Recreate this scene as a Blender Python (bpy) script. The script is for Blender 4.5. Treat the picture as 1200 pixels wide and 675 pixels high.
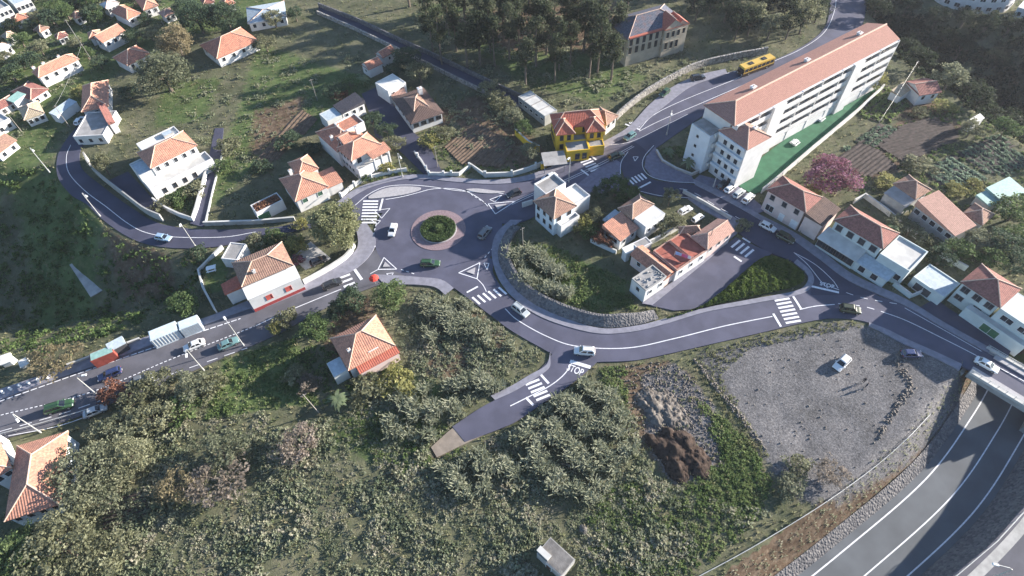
import bpy, bmesh, math, random
import numpy as np
from mathutils import Vector, Matrix

for _o in list(bpy.data.objects): bpy.data.objects.remove(_o)
scn = bpy.context.scene
COL = scn.collection
random.seed(5); RNG = np.random.default_rng(11)

# ------------------------------------------------------------------ camera
CAM_H = 110.0
FPX, CX, CY = 715.0, 600.0, 337.5            # focal length in pixels of a 1200 px wide frame
_dn = np.array([622 - CX, -(888 - CY), -FPX]); _dn /= np.linalg.norm(_dn)
_z = -_dn; _f = np.array([0, 0, -1.0]); _y = _f - _z * (_f @ _z); _y /= np.linalg.norm(_y); _x = np.cross(_y, _z)
CR = np.array([_x, _y, _z])                  # camera -> world
cam = bpy.data.cameras.new('camera'); camo = bpy.data.objects.new('camera', cam); COL.objects.link(camo)
cam.sensor_width = 36.0; cam.lens = FPX / 1200 * 36.0; cam.clip_end = 6000; cam.clip_start = 1
M4 = Matrix.Identity(4)
for i in range(3):
    for j in range(3): M4[i][j] = CR[i][j]
M4.translation = (0, 0, CAM_H); camo.matrix_world = M4
scn.camera = camo

# ------------------------------------------------------------------ sky, sun, exposure
SUN_AZ, SUN_EL = math.radians(18), math.radians(17)
w = bpy.data.worlds.new('World'); scn.world = w; w.use_nodes = True
nt = w.node_tree; bg = nt.nodes['Background']
sky = nt.nodes.new('ShaderNodeTexSky'); sky.sky_type = 'NISHITA'; sky.sun_disc = False
sky.sun_elevation = SUN_EL; sky.sun_rotation = math.pi / 2 - SUN_AZ
sky.altitude = 300; sky.air_density = 1.0; sky.dust_density = 0.5; sky.ozone_density = 3.0
nt.links.new(sky.outputs[0], bg.inputs[0]); bg.inputs[1].default_value = 0.085
sl = bpy.data.lights.new('sun', 'SUN'); sl.energy = 5.0; sl.angle = math.radians(0.6); sl.color = (1.0, 0.92, 0.83)
so = bpy.data.objects.new('sun', sl); COL.objects.link(so)
so.rotation_euler = Vector((math.cos(SUN_AZ) * math.cos(SUN_EL), math.sin(SUN_AZ) * math.cos(SUN_EL), math.sin(SUN_EL))).to_track_quat('Z', 'Y').to_euler()
so.location = (200, 80, 150)
vs = scn.view_settings; vs.view_transform = 'Standard'; vs.look = 'None'; vs.exposure = 1.7; vs.gamma = 1.0; vs.use_curve_mapping = False
scn.cycles.max_bounces = 5; scn.cycles.diffuse_bounces = 3; scn.cycles.transparent_max_bounces = 4; scn.cycles.volume_bounces = 0
HAZE = 0.00010

# ------------------------------------------------------------------ pixel (of the photograph) -> point of the place
def G(px, py, z=0.0):
    d = CR @ np.array([px - CX, -(py - CY), -FPX]); t = (z - CAM_H) / d[2]
    return (d[0] * t, d[1] * t)
def GP(pts, z=0.0): return np.array([G(p[0], p[1], z) for p in pts])

# ------------------------------------------------------------------ height of the land
def inside_dist(poly, X, Y):
    """distance to the polygon's edge, positive inside, negative outside"""
    poly = np.asarray(poly); n = len(poly); best = np.full(X.shape, 1e9); ins = np.zeros(X.shape, bool)
    for i in range(n):
        ax, ay = poly[i]; bx, by = poly[(i + 1) % n]
        dx, dy = bx - ax, by - ay; L2 = dx * dx + dy * dy + 1e-9
        t = np.clip(((X - ax) * dx + (Y - ay) * dy) / L2, 0, 1)
        best = np.minimum(best, np.hypot(X - ax - t * dx, Y - ay - t * dy))
        c = ((ay > Y) != (by > Y)) & (X < (bx - ax) * (Y - ay) / (by - ay + 1e-12) + ax); ins ^= c
    return np.where(ins, best, -best)
def line_dist(line, X, Y):
    """signed distance to a polyline (left positive) and position along it"""
    best = np.full(X.shape, 1e9); sgn = np.zeros(X.shape); al = np.zeros(X.shape); acc = 0
    for (ax, ay), (bx, by) in zip(line[:-1], line[1:]):
        dx, dy = bx - ax, by - ay; L = math.hypot(dx, dy); t = np.clip(((X - ax) * dx + (Y - ay) * dy) / L / L, 0, 1)
        d = np.hypot(X - ax - t * dx, Y - ay - t * dy); cr = dx * (Y - ay) - dy * (X - ax); m = d < best
        best = np.where(m, d, best); sgn = np.where(m, np.sign(cr), sgn); al = np.where(m, acc + t * L, al); acc += L
    return best * sgn, al
_ph = RNG.uniform(0, 6.28, (40,)); _an = RNG.uniform(0, 6.28, (40,))
def wav(X, Y, scale, k0=0, n=6):
    """smooth pseudo noise in about [-1, 1]"""
    s = np.zeros(np.shape(X)); a = 0
    for k in range(n):
        f = 2 * math.pi / scale * (1 + 0.37 * k); th = _an[k0 + k]; am = 1 / (1 + 0.5 * k)
        s = s + am * np.sin(f * (X * math.cos(th) + Y * math.sin(th)) + _ph[k0 + k] + 1.3 * np.sin(f * 0.43 * (Y * math.cos(th) - X * math.sin(th)) + _ph[k0 + k + 7])); a += am
    return s / a * 1.5
RAV_L = np.vstack([GP([(60, 192), (78, 226), (118, 264), (150, 284), (190, 296), (243, 300), (240, 322), (226, 350), (210, 362), (100, 402), (20, 428), (-40, 446)]), [[-260, 60], [-320, 110], [-200, 135]]])
RAV_R = GP([(1052, 62), (1078, 88), (1108, 100), (1140, 128), (1170, 150), (1215, 178), (1300, 210), (1420, 180), (1330, 20), (1235, 30), (1150, 28), (1095, 24), (1062, 12), (1030, -14), (1012, 6), (1030, 30)])
PARCEL = GP([(596, 276), (589, 297), (596, 325), (625, 350), (668, 366), (718, 374), (752, 366), (738, 352), (724, 318), (700, 292), (655, 288), (628, 262), (610, 262)])
SCRUB = GP([(110, 520), (190, 462), (262, 436), (330, 510), (400, 480), (480, 440), (488, 345), (550, 355), (590, 394), (622, 418), (560, 468), (500, 520), (497, 548), (600, 505), (660, 466), (716, 436), (750, 480), (765, 560), (850, 590), (900, 600), (780, 690), (-20, 720), (-40, 640), (70, 625)])
HWY = [(-5, -12), (17, 0), (38.4, 11.5), (59.5, 23.3), (80.6, 36.1), (95.9, 48.8), (106, 58.5)]
HZ = -6.5
def H(X, Y):
    X = np.asarray(X, float); Y = np.asarray(Y, float)
    z = -0.16 + 0.05 * wav(X, Y, 9, 0)
    z = z - np.clip(0.6 * inside_dist(RAV_L, X, Y), 0, 18)
    z = z - np.clip(0.75 * inside_dist(RAV_R, X, Y), 0, 26)
    z = z + np.clip(inside_dist(PARCEL, X, Y) / 2.0, 0, 1) * 1.3
    z = z + np.clip(inside_dist(SCRUB, X, Y) / 6.0, 0, 1) * (0.55 * wav(X, Y, 14, 3) + 0.25 * wav(X, Y, 5, 9) + 0.5)
    z = z + 52 * np.clip(1 - np.hypot((X - 300) / 80, (Y - 238) / 72) ** 2, 0, 1) ** 0.8 + 40 * np.clip(1 - np.hypot((X - 330) / 110, (Y - 300) / 90) ** 2, 0, 1)  # unseen hill added beyond the right edge, sized to shade the ravine
    d, al = line_dist(HWY, X, Y)
    pr = np.where(d > 0, np.interp(d, [0, 6.2, 8.2, 12.4], [HZ, HZ, HZ + 1.3, 0.2]), np.interp(-d, [0, 6.4, 9.6], [HZ, HZ, 0.2])) - 0.12
    pr = np.where(al > 141.5, 9, pr)
    return np.minimum(z, pr)
def Hs(x, y): return float(H(np.array([x]), np.array([y]))[0])
def at(px, py):
    """the point of the land that the photograph shows at a pixel"""
    z = 0.0
    for _ in range(14):
        x, y = G(px, py, z); z = 0.5 * z + 0.5 * Hs(x, y)
    return Vector((x, y, Hs(x, y)))

# ------------------------------------------------------------------ helpers
def tag(o, label=None, cat=None, group=None, kind=None):
    if label: o['label'] = label
    if cat: o['category'] = cat
    if group: o['group'] = group
    if kind: o['kind'] = kind
    return o
def link(o, parent=None):
    COL.objects.link(o)
    if parent is not None: o.parent = parent
    return o
def empty(name, loc=(0, 0, 0), rz=0.0):
    o = bpy.data.objects.new(name, None); o.empty_display_size = 0.3; link(o); o.location = loc; o.rotation_euler = (0, 0, rz); return o
class MB:
    def __init__(s): s.v = []; s.f = []; s.uv = []; s.mi = []
    def face(s, pts, uv=None, mi=0):
        n = len(s.v); s.v += [tuple(p) for p in pts]; s.f.append(tuple(range(n, n + len(pts)))); s.uv.append(uv); s.mi.append(mi); return s
    def box(s, c, d, rz=0.0, taper=1.0, mi=0):
        cx, cy, cz = c; hx, hy, hz = d[0] / 2, d[1] / 2, d[2] / 2; ca, sa = math.cos(rz), math.sin(rz); P = []
        for k, t in ((-1, 1), (1, taper)):
            for x, y in ((-hx * t, -hy * t), (hx * t, -hy * t), (hx * t, hy * t), (-hx * t, hy * t)):
                P.append((cx + x * ca - y * sa, cy + x * sa + y * ca, cz + k * hz))
        n = len(s.v); s.v += P
        for q in ((0, 3, 2, 1), (4, 5, 6, 7), (0, 1, 5, 4), (1, 2, 6, 5), (2, 3, 7, 6), (3, 0, 4, 7)):
            s.f.append(tuple(n + i for i in q)); s.uv.append(None); s.mi.append(mi)
        return s
    def prism(s, poly, z0, z1, mi=0):
        m = len(poly); n = len(s.v)
        s.v += [(p[0], p[1], z0) for p in poly] + [(p[0], p[1], z1) for p in poly]
        s.f.append(tuple(n + i for i in range(m - 1, -1, -1))); s.f.append(tuple(n + m + i for i in range(m)))
        for i in range(m): j = (i + 1) % m; s.f.append((n + i, n + j, n + m + j, n + m + i))
        s.uv += [None] * (m + 2); s.mi += [mi] * (m + 2); return s
    def tube(s, pts, r, seg=8, mi=0, cap=True):
        pts = [Vector(p) for p in pts]; rr = r if isinstance(r, (list, tuple)) else [r] * len(pts); n = len(s.v)
        for i, p in enumerate(pts):
            d = (pts[min(i + 1, len(pts) - 1)] - pts[max(i - 1, 0)]).normalized()
            a = d.orthogonal().normalized() if abs(d.z) > 0.9 else d.cross(Vector((0, 0, 1))).normalized(); b = d.cross(a)
            for k in range(seg):
                t = 2 * math.pi * k / seg; q = p + (a * math.cos(t) + b * math.sin(t)) * rr[i]; s.v.append(tuple(q))
        for i in range(len(pts) - 1):
            for k in range(seg):
                k2 = (k + 1) % seg; s.f.append((n + i * seg + k, n + i * seg + k2, n + (i + 1) * seg + k2, n + (i + 1) * seg + k)); s.uv.append(None); s.mi.append(mi)
        if cap:
            s.f.append(tuple(n + k for k in range(seg - 1, -1, -1))); e = n + (len(pts) - 1) * seg; s.f.append(tuple(e + k for k in range(seg))); s.uv += [None] * 2; s.mi += [mi] * 2
        return s
    def mesh(s, name, mats, smooth=False):
        me = bpy.data.meshes.new(name); me.from_pydata(s.v, [], s.f)
        for m in (mats if isinstance(mats, (list, tuple)) else [mats]): me.materials.append(m)
        if any(s.mi): me.polygons.foreach_set('material_index', s.mi)
        if any(u is not None for u in s.uv):
            L = me.uv_layers.new(name='UVMap'); k = 0
            for fi, fc in enumerate(s.f):
                for ci in range(len(fc)):
                    if s.uv[fi] is not None: L.data[k].uv = s.uv[fi][ci]
                    k += 1
        if smooth: me.polygons.foreach_set('use_smooth', [True] * len(me.polygons))
        me.update(); return me
    def build(s, name, mats, parent=None, smooth=False, loc=None, rz=None):
        o = bpy.data.objects.new(name, s.mesh(name, mats, smooth)); link(o, parent)
        if loc is not None: o.location = loc
        if rz is not None: o.rotation_euler = (0, 0, rz)
        return o
def np_mesh(name, V, Q, tint, mat):
    me = bpy.data.meshes.new(name); n, m, k = len(V), len(Q), Q.shape[1]
    me.vertices.add(n); me.vertices.foreach_set('co', np.ascontiguousarray(V, np.float32).ravel())
    me.loops.add(m * k); me.loops.foreach_set('vertex_index', np.ascontiguousarray(Q, np.int32).ravel())
    me.polygons.add(m); me.polygons.foreach_set('loop_start', np.arange(0, m * k, k, dtype=np.int32))
    me.update(calc_edges=True)
    if tint is not None:
        a = me.attributes.new('tint', 'FLOAT', 'POINT'); a.data.foreach_set('value', np.ascontiguousarray(tint, np.float32))
    me.materials.append(mat); me.validate(); return me
def smooth_line(pts, n=None, closed=False, step=1.2):
    """Catmull-Rom through the points, evenly resampled"""
    P = np.asarray(pts, float); out = []; m = len(P)
    for i in range(m if closed else m - 1):
        p0 = P[(i - 1) % m] if closed or i > 0 else 2 * P[0] - P[1]
        p1, p2 = P[i], P[(i + 1) % m]
        p3 = P[(i + 2) % m] if closed or i < m - 2 else 2 * P[-1] - P[-2]
        for t in np.linspace(0, 1, 9)[:-1]:
            out.append(0.5 * (2 * p1 + (p2 - p0) * t + (2 * p0 - 5 * p1 + 4 * p2 - p3) * t * t + (3 * p1 - p0 - 3 * p2 + p3) * t ** 3))
    out.append(P[0] if closed else P[-1]); out = np.array(out)
    s = np.concatenate([[0], np.cumsum(np.hypot(*np.diff(out, axis=0).T))])
    if n is None: n = max(2, int(s[-1] / step) + 1)
    q = np.linspace(0, s[-1], n)
    return np.column_stack([np.interp(q, s, out[:, 0]), np.interp(q, s, out[:, 1])])

# ------------------------------------------------------------------ materials
MATS = {}
def nodes(name):
    m = bpy.data.materials.new(name); m.use_nodes = True; t = m.node_tree; return m, t, t.nodes['Principled BSDF'], t.nodes, t.links
def mat(name, col, rough=0.8, var=0.12, scale=1.5, bump=0.0, bscale=8.0, metal=0.0, col2=None, thr=(0.4, 0.62), spec=0.3, coords='Object', dirt=0.0):
    if name in MATS: return MATS[name]
    m, t, b, N, L = nodes(name); b.inputs['Roughness'].default_value = rough; b.inputs['Metallic'].default_value = metal; b.inputs['Specular IOR Level'].default_value = spec
    tc = N.new('ShaderNodeTexCoord'); n1 = N.new('ShaderNodeTexNoise'); n1.inputs['Scale'].default_value = scale; n1.inputs['Detail'].default_value = 5; L.new(tc.outputs[coords], n1.inputs['Vector'])
    r = N.new('ShaderNodeValToRGB'); r.color_ramp.elements[0].position = thr[0]; r.color_ramp.elements[1].position = thr[1]
    c = np.array(col); c2 = np.array(col2) if col2 is not None else c * (1 + var)
    c1 = c if col2 is not None else c * (1 - var)
    r.color_ramp.elements[0].color = (*c1, 1); r.color_ramp.elements[1].color = (*np.clip(c2, 0, 1), 1)
    L.new(n1.outputs['Fac'], r.inputs['Fac']); last = r.outputs['Color']
    if dirt:
        n3 = N.new('ShaderNodeTexNoise'); n3.inputs['Scale'].default_value = scale * 0.35; n3.inputs['Detail'].default_value = 6; L.new(tc.outputs[coords], n3.inputs['Vector'])
        mr = N.new('ShaderNodeMapRange'); mr.inputs[1].default_value = 0.5; mr.inputs[2].default_value = 0.75; mr.inputs[3].default_value = 0; mr.inputs[4].default_value = dirt; L.new(n3.outputs['Fac'], mr.inputs[0])
        mx = N.new('ShaderNodeMix'); mx.data_type = 'RGBA'; L.new(mr.outputs[0], mx.inputs[0]); L.new(last, mx.inputs[6]); mx.inputs[7].default_value = (*(c * 0.45), 1); last = mx.outputs[2]
    L.new(last, b.inputs['Base Color'])
    if bump:
        n2 = N.new('ShaderNodeTexNoise'); n2.inputs['Scale'].default_value = bscale; n2.inputs['Detail'].default_value = 4; L.new(tc.outputs[coords], n2.inputs['Vector'])
        bp = N.new('ShaderNodeBump'); bp.inputs['Strength'].default_value = bump; bp.inputs['Distance'].default_value = 0.1; L.new(n2.outputs['Fac'], bp.inputs['Height']); L.new(bp.outputs[0], b.inputs['Normal'])
    MATS[name] = m; return m
def roof_mat(name, col, var=0.25, stain=(0.10, 0.08, 0.07), amt=0.5, moss=None):
    """rows of pan tiles: relief along the slope, weathering on top"""
    m, t, b, N, L = nodes(name); b.inputs['Roughness'].default_value = 0.85; b.inputs['Specular IOR Level'].default_value = 0.2
    uv = N.new('ShaderNodeUVMap'); sep = N.new('ShaderNodeSeparateXYZ'); L.new(uv.outputs[0], sep.inputs[0])
    def saw(out, per):
        d = N.new('ShaderNodeMath'); d.operation = 'MULTIPLY'; d.inputs[1].default_value = 6.2832 / per; L.new(out, d.inputs[0])
        s = N.new('ShaderNodeMath'); s.operation = 'SINE'; L.new(d.outputs[0], s.inputs[0]); return s.outputs[0]
    u = saw(sep.outputs[0], 0.45); v = saw(sep.outputs[1], 0.7)
    ad = N.new('ShaderNodeMath'); ad.operation = 'MULTIPLY_ADD'; L.new(v, ad.inputs[0]); ad.inputs[1].default_value = 0.3; L.new(u, ad.inputs[2])
    bp = N.new('ShaderNodeBump'); bp.inputs['Strength'].default_value = 0.30; bp.inputs['Distance'].default_value = 0.08; L.new(ad.outputs[0], bp.inputs['Height']); L.new(bp.outputs[0], b.inputs['Normal'])
    tc = N.new('ShaderNodeTexCoord')
    def noise(sc, det=5): n = N.new('ShaderNodeTexNoise'); n.inputs['Scale'].default_value = sc; n.inputs['Detail'].default_value = det; L.new(tc.outputs['Object'], n.inputs['Vector']); return n.outputs['Fac']
    c = np.array(col); r = N.new('ShaderNodeValToRGB'); r.color_ramp.elements[0].position = 0.36; r.color_ramp.elements[1].position = 0.64
    r.color_ramp.elements[0].color = (*(c * (1 - var)), 1); r.color_ramp.elements[1].color = (*np.clip(c * (1 + var), 0, 1), 1); L.new(noise(2.8), r.inputs['Fac'])
    mr = N.new('ShaderNodeMapRange'); mr.inputs[1].default_value = 0.48; mr.inputs[2].default_value = 0.72; mr.inputs[4].default_value = amt; L.new(noise(0.55, 7), mr.inputs[0])
    mx = N.new('ShaderNodeMix'); mx.data_type = 'RGBA'; L.new(mr.outputs[0], mx.inputs[0]); L.new(r.outputs[0], mx.inputs[6]); mx.inputs[7].default_value = (*stain, 1)
    L.new(mx.outputs[2], b.inputs['Base Color']); MATS[name] = m; return m
def leaf_mat(name, cols, trans=0.45, rough=0.7, vary=0.35):
    """colour from each leaf clump's own tint and from patches over the place"""
    m, t, b, N, L = nodes(name); b.inputs['Roughness'].default_value = rough; b.inputs['Specular IOR Level'].default_value = 0.15
    a = N.new('ShaderNodeAttribute'); a.attribute_name = 'tint'; oi = N.new('ShaderNodeObjectInfo')
    ad = N.new('ShaderNodeMath'); ad.operation = 'MULTIPLY_ADD'; L.new(oi.outputs['Random'], ad.inputs[0]); ad.inputs[1].default_value = vary; L.new(a.outputs['Fac'], ad.inputs[2])
    sb = N.new('ShaderNodeMath'); sb.operation = 'SUBTRACT'; L.new(ad.outputs[0], sb.inputs[0]); sb.inputs[1].default_value = vary / 2
    r = N.new('ShaderNodeValToRGB'); e = r.color_ramp.elements
    for i, c in enumerate(cols):
        p = i / (len(cols) - 1)
        if i == 0: x = e[0]
        elif i == len(cols) - 1: x = e[-1]
        else: x = e.new(p)
        x.position = p; x.color = (*c, 1)
    L.new(sb.outputs[0], r.inputs['Fac']); L.new(r.outputs[0], b.inputs['Base Color'])
    tr = N.new('ShaderNodeBsdfTranslucent'); L.new(r.outputs[0], tr.inputs['Color']); mx = N.new('ShaderNodeMixShader'); mx.inputs[0].default_value = trans
    L.new(b.outputs[0], mx.inputs[1]); L.new(tr.outputs[0], mx.inputs[2]); L.new(mx.outputs[0], N['Material Output'].inputs['Surface']); MATS[name] = m; return m
M_WHITE = mat('white_render', (0.60, 0.595, 0.585), 0.85, 0.05, 0.6, dirt=0.28)
M_PALE = mat('pale_render', (0.50, 0.515, 0.50), 0.85, 0.05, 0.6, dirt=0.3)
M_MINT = mat('mint_render', (0.51, 0.56, 0.55), 0.85, 0.05, 0.6, dirt=0.2)
M_PINK = mat('pink_render', (0.62, 0.49, 0.45), 0.85, 0.05, 0.6, dirt=0.3)
M_YELLOW = mat('yellow_render', (0.66, 0.42, 0.035), 0.85, 0.08, 0.6, dirt=0.25)
M_OCHRE = mat('old_ochre_render', (0.42, 0.37, 0.29), 0.9, 0.1, 0.5, dirt=0.5)
M_BLUEW = mat('blue_white_render', (0.55, 0.61, 0.66), 0.85, 0.04, 0.6, dirt=0.15)
M_GREYW = mat('grey_render', (0.36, 0.37, 0.36), 0.9, 0.1, 0.6, dirt=0.3)
M_REDP = mat('red_paint', (0.33, 0.06, 0.06), 0.7, 0.1)
M_TERRA = roof_mat('terracotta_tile', (0.44, 0.195, 0.13))
M_ORANGE = roof_mat('orange_tile', (0.45, 0.225, 0.155), 0.24, (0.25, 0.135, 0.11), 0.6)
M_BROWN = roof_mat('brown_tile', (0.27, 0.165, 0.125), 0.25, (0.36, 0.25, 0.16), 0.45)
M_DRED = roof_mat('dark_red_tile', (0.26, 0.115, 0.095), 0.25, (0.12, 0.07, 0.06), 0.5)
M_RED = roof_mat('red_tile', (0.40, 0.125, 0.085), 0.18, (0.24, 0.10, 0.08), 0.4)
M_PINKT = roof_mat('pink_tile', (0.40, 0.24, 0.19), 0.18, (0.28, 0.16, 0.13), 0.4)
M_SLATE = roof_mat('dark_slate', (0.06, 0.058, 0.07), 0.3, (0.10, 0.09, 0.09), 0.4)
M_BEIGE = roof_mat('beige_tile', (0.38, 0.31, 0.22), 0.2, (0.22, 0.18, 0.13), 0.5)
M_DBROWN = roof_mat('dark_brown_tile', (0.11, 0.075, 0.065), 0.25, (0.18, 0.12, 0.09), 0.4)
M_TEAL = mat('teal_sheet', (0.25, 0.40, 0.36), 0.5, 0.1)
M_SKYB = mat('blue_sheet', (0.40, 0.46, 0.50), 0.5, 0.1, dirt=0.2)
M_CONC = mat('concrete', (0.36, 0.35, 0.33), 0.9, 0.12, 0.8, 0.3, 6, dirt=0.5)
M_CONCL = mat('light_concrete', (0.52, 0.51, 0.48), 0.9, 0.1, 0.5, dirt=0.35)
M_FLATG = mat('grey_flat_roof', (0.30, 0.29, 0.28), 0.9, 0.15, 0.5, 0.3, 5, dirt=0.55)
M_WFLAT = mat('white_flat_roof', (0.62, 0.61, 0.57), 0.85, 0.1, 0.5, dirt=0.5)
M_CAP = mat('ridge_tile', (0.56, 0.40, 0.31), 0.85, 0.12, 3)
M_FRAME = mat('window_frame', (0.68, 0.68, 0.66), 0.6, 0.03)
M_FRAMED = mat('dark_window_frame', (0.10, 0.085, 0.075), 0.6, 0.05)
M_FRAMEG = mat('stone_surround', (0.24, 0.23, 0.23), 0.8, 0.08)
M_GLASS = mat('window_glass', (0.025, 0.03, 0.038), 0.12, 0.2, 0.8, spec=0.6)
M_SHUT = mat('green_shutter', (0.05, 0.11, 0.075), 0.6, 0.1)
M_SHUTR = mat('red_shutter', (0.46, 0.10, 0.08), 0.6, 0.1)
M_DOOR = mat('brown_door', (0.10, 0.055, 0.035), 0.6, 0.15)
M_DOORW = mat('white_door', (0.62, 0.63, 0.64), 0.6, 0.05)
M_DOORG = mat('green_door', (0.03, 0.12, 0.06), 0.6, 0.1)
M_METAL = mat('galvanised_metal', (0.52, 0.52, 0.50), 0.45, 0.06, metal=0.3)
M_DMETAL = mat('dark_metal', (0.06, 0.06, 0.065), 0.5, 0.1)
M_LAMP = mat('lamp_head', (0.78, 0.78, 0.76), 0.4, 0.03)
M_WOODP = mat('pole_wood', (0.26, 0.235, 0.21), 0.85, 0.15, 3)
M_PAINT = mat('road_paint', (0.72, 0.72, 0.74), 0.7, 0.1, 2.0, dirt=0.25)
M_ASPH = mat('asphalt', (0.084, 0.085, 0.122), 0.86, 0.12, 0.22, 0.25, 14, dirt=0.18)
M_ASPHD = mat('dark_asphalt', (0.056, 0.058, 0.090), 0.86, 0.12, 0.22, 0.25, 14, dirt=0.2)
M_ASPHL = mat('worn_asphalt', (0.108, 0.106, 0.122), 0.9, 0.14, 0.25, 0.25, 12, dirt=0.3)
M_HWY = mat('highway_asphalt', (0.115, 0.125, 0.135), 0.85, 0.12, 0.16, 0.2, 12, dirt=0.25)
M_PAVE = mat('pavement', (0.225, 0.222, 0.26), 0.9, 0.1, 0.9, 0.2, 9, dirt=0.2)
M_PLAZA = mat('purple_grey_paving', (0.17, 0.165, 0.215), 0.9, 0.1, 1.0, 0.2, 9)
M_KERB = mat('kerb_stone', (0.37, 0.355, 0.36), 0.85, 0.08, 2.0)
M_APRON = mat('pink_sett_apron', (0.24, 0.175, 0.185), 0.9, 0.12, 2.5, 0.4, 10)
M_COURT = mat('green_court', (0.035, 0.125, 0.065), 0.85, 0.12, 0.5)
def stone_mat(name, c1, c2, sc, bump=0.8):
    m, t, b, N, L = nodes(name); b.inputs['Roughness'].default_value = 0.92; b.inputs['Specular IOR Level'].default_value = 0.2
    tc = N.new('ShaderNodeTexCoord'); vo = N.new('ShaderNodeTexVoronoi'); vo.inputs['Scale'].default_value = sc; L.new(tc.outputs['Object'], vo.inputs['Vector'])
    sp = N.new('ShaderNodeSeparateColor'); L.new(vo.outputs['Color'], sp.inputs[0]); mx = N.new('ShaderNodeMix'); mx.data_type = 'RGBA'; L.new(sp.outputs[0], mx.inputs[0]); mx.inputs[6].default_value = (*c1, 1); mx.inputs[7].default_value = (*c2, 1); L.new(mx.outputs[2], b.inputs['Base Color'])
    bp = N.new('ShaderNodeBump'); bp.invert = True; bp.inputs['Strength'].default_value = bump; bp.inputs['Distance'].default_value = 0.25; L.new(vo.outputs['Distance'], bp.inputs['Height']); L.new(bp.outputs[0], b.inputs['Normal']); MATS[name] = m; return m
M_STONE = stone_mat('dark_rubble_stone', (0.085, 0.085, 0.09), (0.19, 0.18, 0.175), 2.2)
M_STONEP = stone_mat('pale_rubble_stone', (0.16, 0.15, 0.14), (0.38, 0.36, 0.33), 2.0)
# ------------------------------------------------------------------ the ground sheet
def zone(pts, soft=2.0): return (GP(pts), soft)
GRAVEL = [zone([(815, 418), (870, 402), (975, 378), (1018, 381), (1065, 402), (1130, 434), (1152, 455), (1120, 500), (1060, 545), (990, 585), (945, 590), (905, 555), (870, 490), (838, 450)], 3),
          zone([(752, 440), (792, 425), (835, 470), (850, 525), (828, 560), (790, 565), (760, 520)], 2)]
SOIL = [zone([(705, 432), (778, 422), (812, 440), (842, 500), (850, 545), (790, 570), (752, 520), (735, 470)], 3),
        zone([(505, 525), (560, 490), (600, 470), (612, 482), (560, 508), (508, 540)], 1),
        zone([(1060, 400), (1130, 432), (1155, 455), (1105, 515), (1060, 540), (1040, 530), (1075, 480), (1080, 440)], 3),
        zone([(400, 350), (430, 345), (470, 415), (400, 440), (380, 400)], 2), zone([(500, 375), (560, 365), (600, 400), (560, 450), (500, 440)], 4),
        zone([(500, 130), (560, 110), (640, 175), (610, 200), (545, 190)], 3), zone([(1060, 120), (1100, 110), (1130, 150), (1080, 190), (1040, 170)], 3),
        zone([(300, 130), (360, 110), (345, 150), (290, 190)], 4), zone([(480, 20), (720, 0), (720, 60), (600, 60)], 5),
        zone([(985, 180), (1040, 160), (1060, 200), (1000, 215)], 2), zone([(120, 270), (200, 300), (190, 330), (130, 330)], 4)]
LUSH = [zone([(262, 420), (345, 395), (372, 470), (240, 492), (250, 450)], 2), zone([(300, 50), (440, 95), (400, 130), (330, 170), (250, 240), (245, 200), (280, 130)], 5),
        zone([(590, 285), (650, 290), (735, 330), (740, 360), (700, 365), (600, 330)], 3), zone([(0, 200), (70, 195), (120, 260), (80, 340), (0, 360)], 6),
        zone([(190, 95), (260, 90), (240, 140), (180, 150)], 4), zone([(240, 300), (270, 300), (262, 340), (240, 345)], 1), zone([(400, 490), (500, 440), (540, 470), (440, 540), (380, 520)], 5),
        zone([(820, 460), (890, 540), (870, 600), (820, 570)], 4), zone([(-40, 230), (60, 185), (72, 150), (130, 90), (220, 40), (330, 30), (330, -10), (-60, -20)], 6), zone([(520, 0), (480, 20), (560, 60), (620, 100), (700, 120), (760, 90), (700, 60)], 5), zone([(1180, 420), (1230, 440), (1240, 400), (1190, 380)], 2)]
BROWNBANK = True
def mask(zs, X, Y):
    r = np.zeros(X.shape)
    for p, s in zs: r = np.maximum(r, np.clip(0.5 + inside_dist(p, X, Y) / (2 * s), 0, 1))
    return r
def axis(lo, hi, step, far):
    a = np.arange(lo, hi + step, step); g = []; s = step * 2; x = hi
    while x < far: x += s; g.append(x); s *= 1.6
    h = []; s = step * 2; x = lo
    while x > -far: x -= s; h.append(x); s *= 1.6
    return np.array(h[::-1] + list(a) + g)
ax_x = axis(-225, 215, 1.0, 1400); ax_y = axis(14, 290, 1.0, 1500)
GX, GY = np.meshgrid(ax_x, ax_y); GZ = H(GX, GY)
nx, ny = len(ax_x), len(ax_y); V = np.column_stack([GX.ravel(), GY.ravel(), GZ.ravel()])
I = np.arange(nx * ny).reshape(ny, nx); Q = np.stack([I[:-1, :-1], I[:-1, 1:], I[1:, 1:], I[1:, :-1]], -1).reshape(-1, 4)
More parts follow.
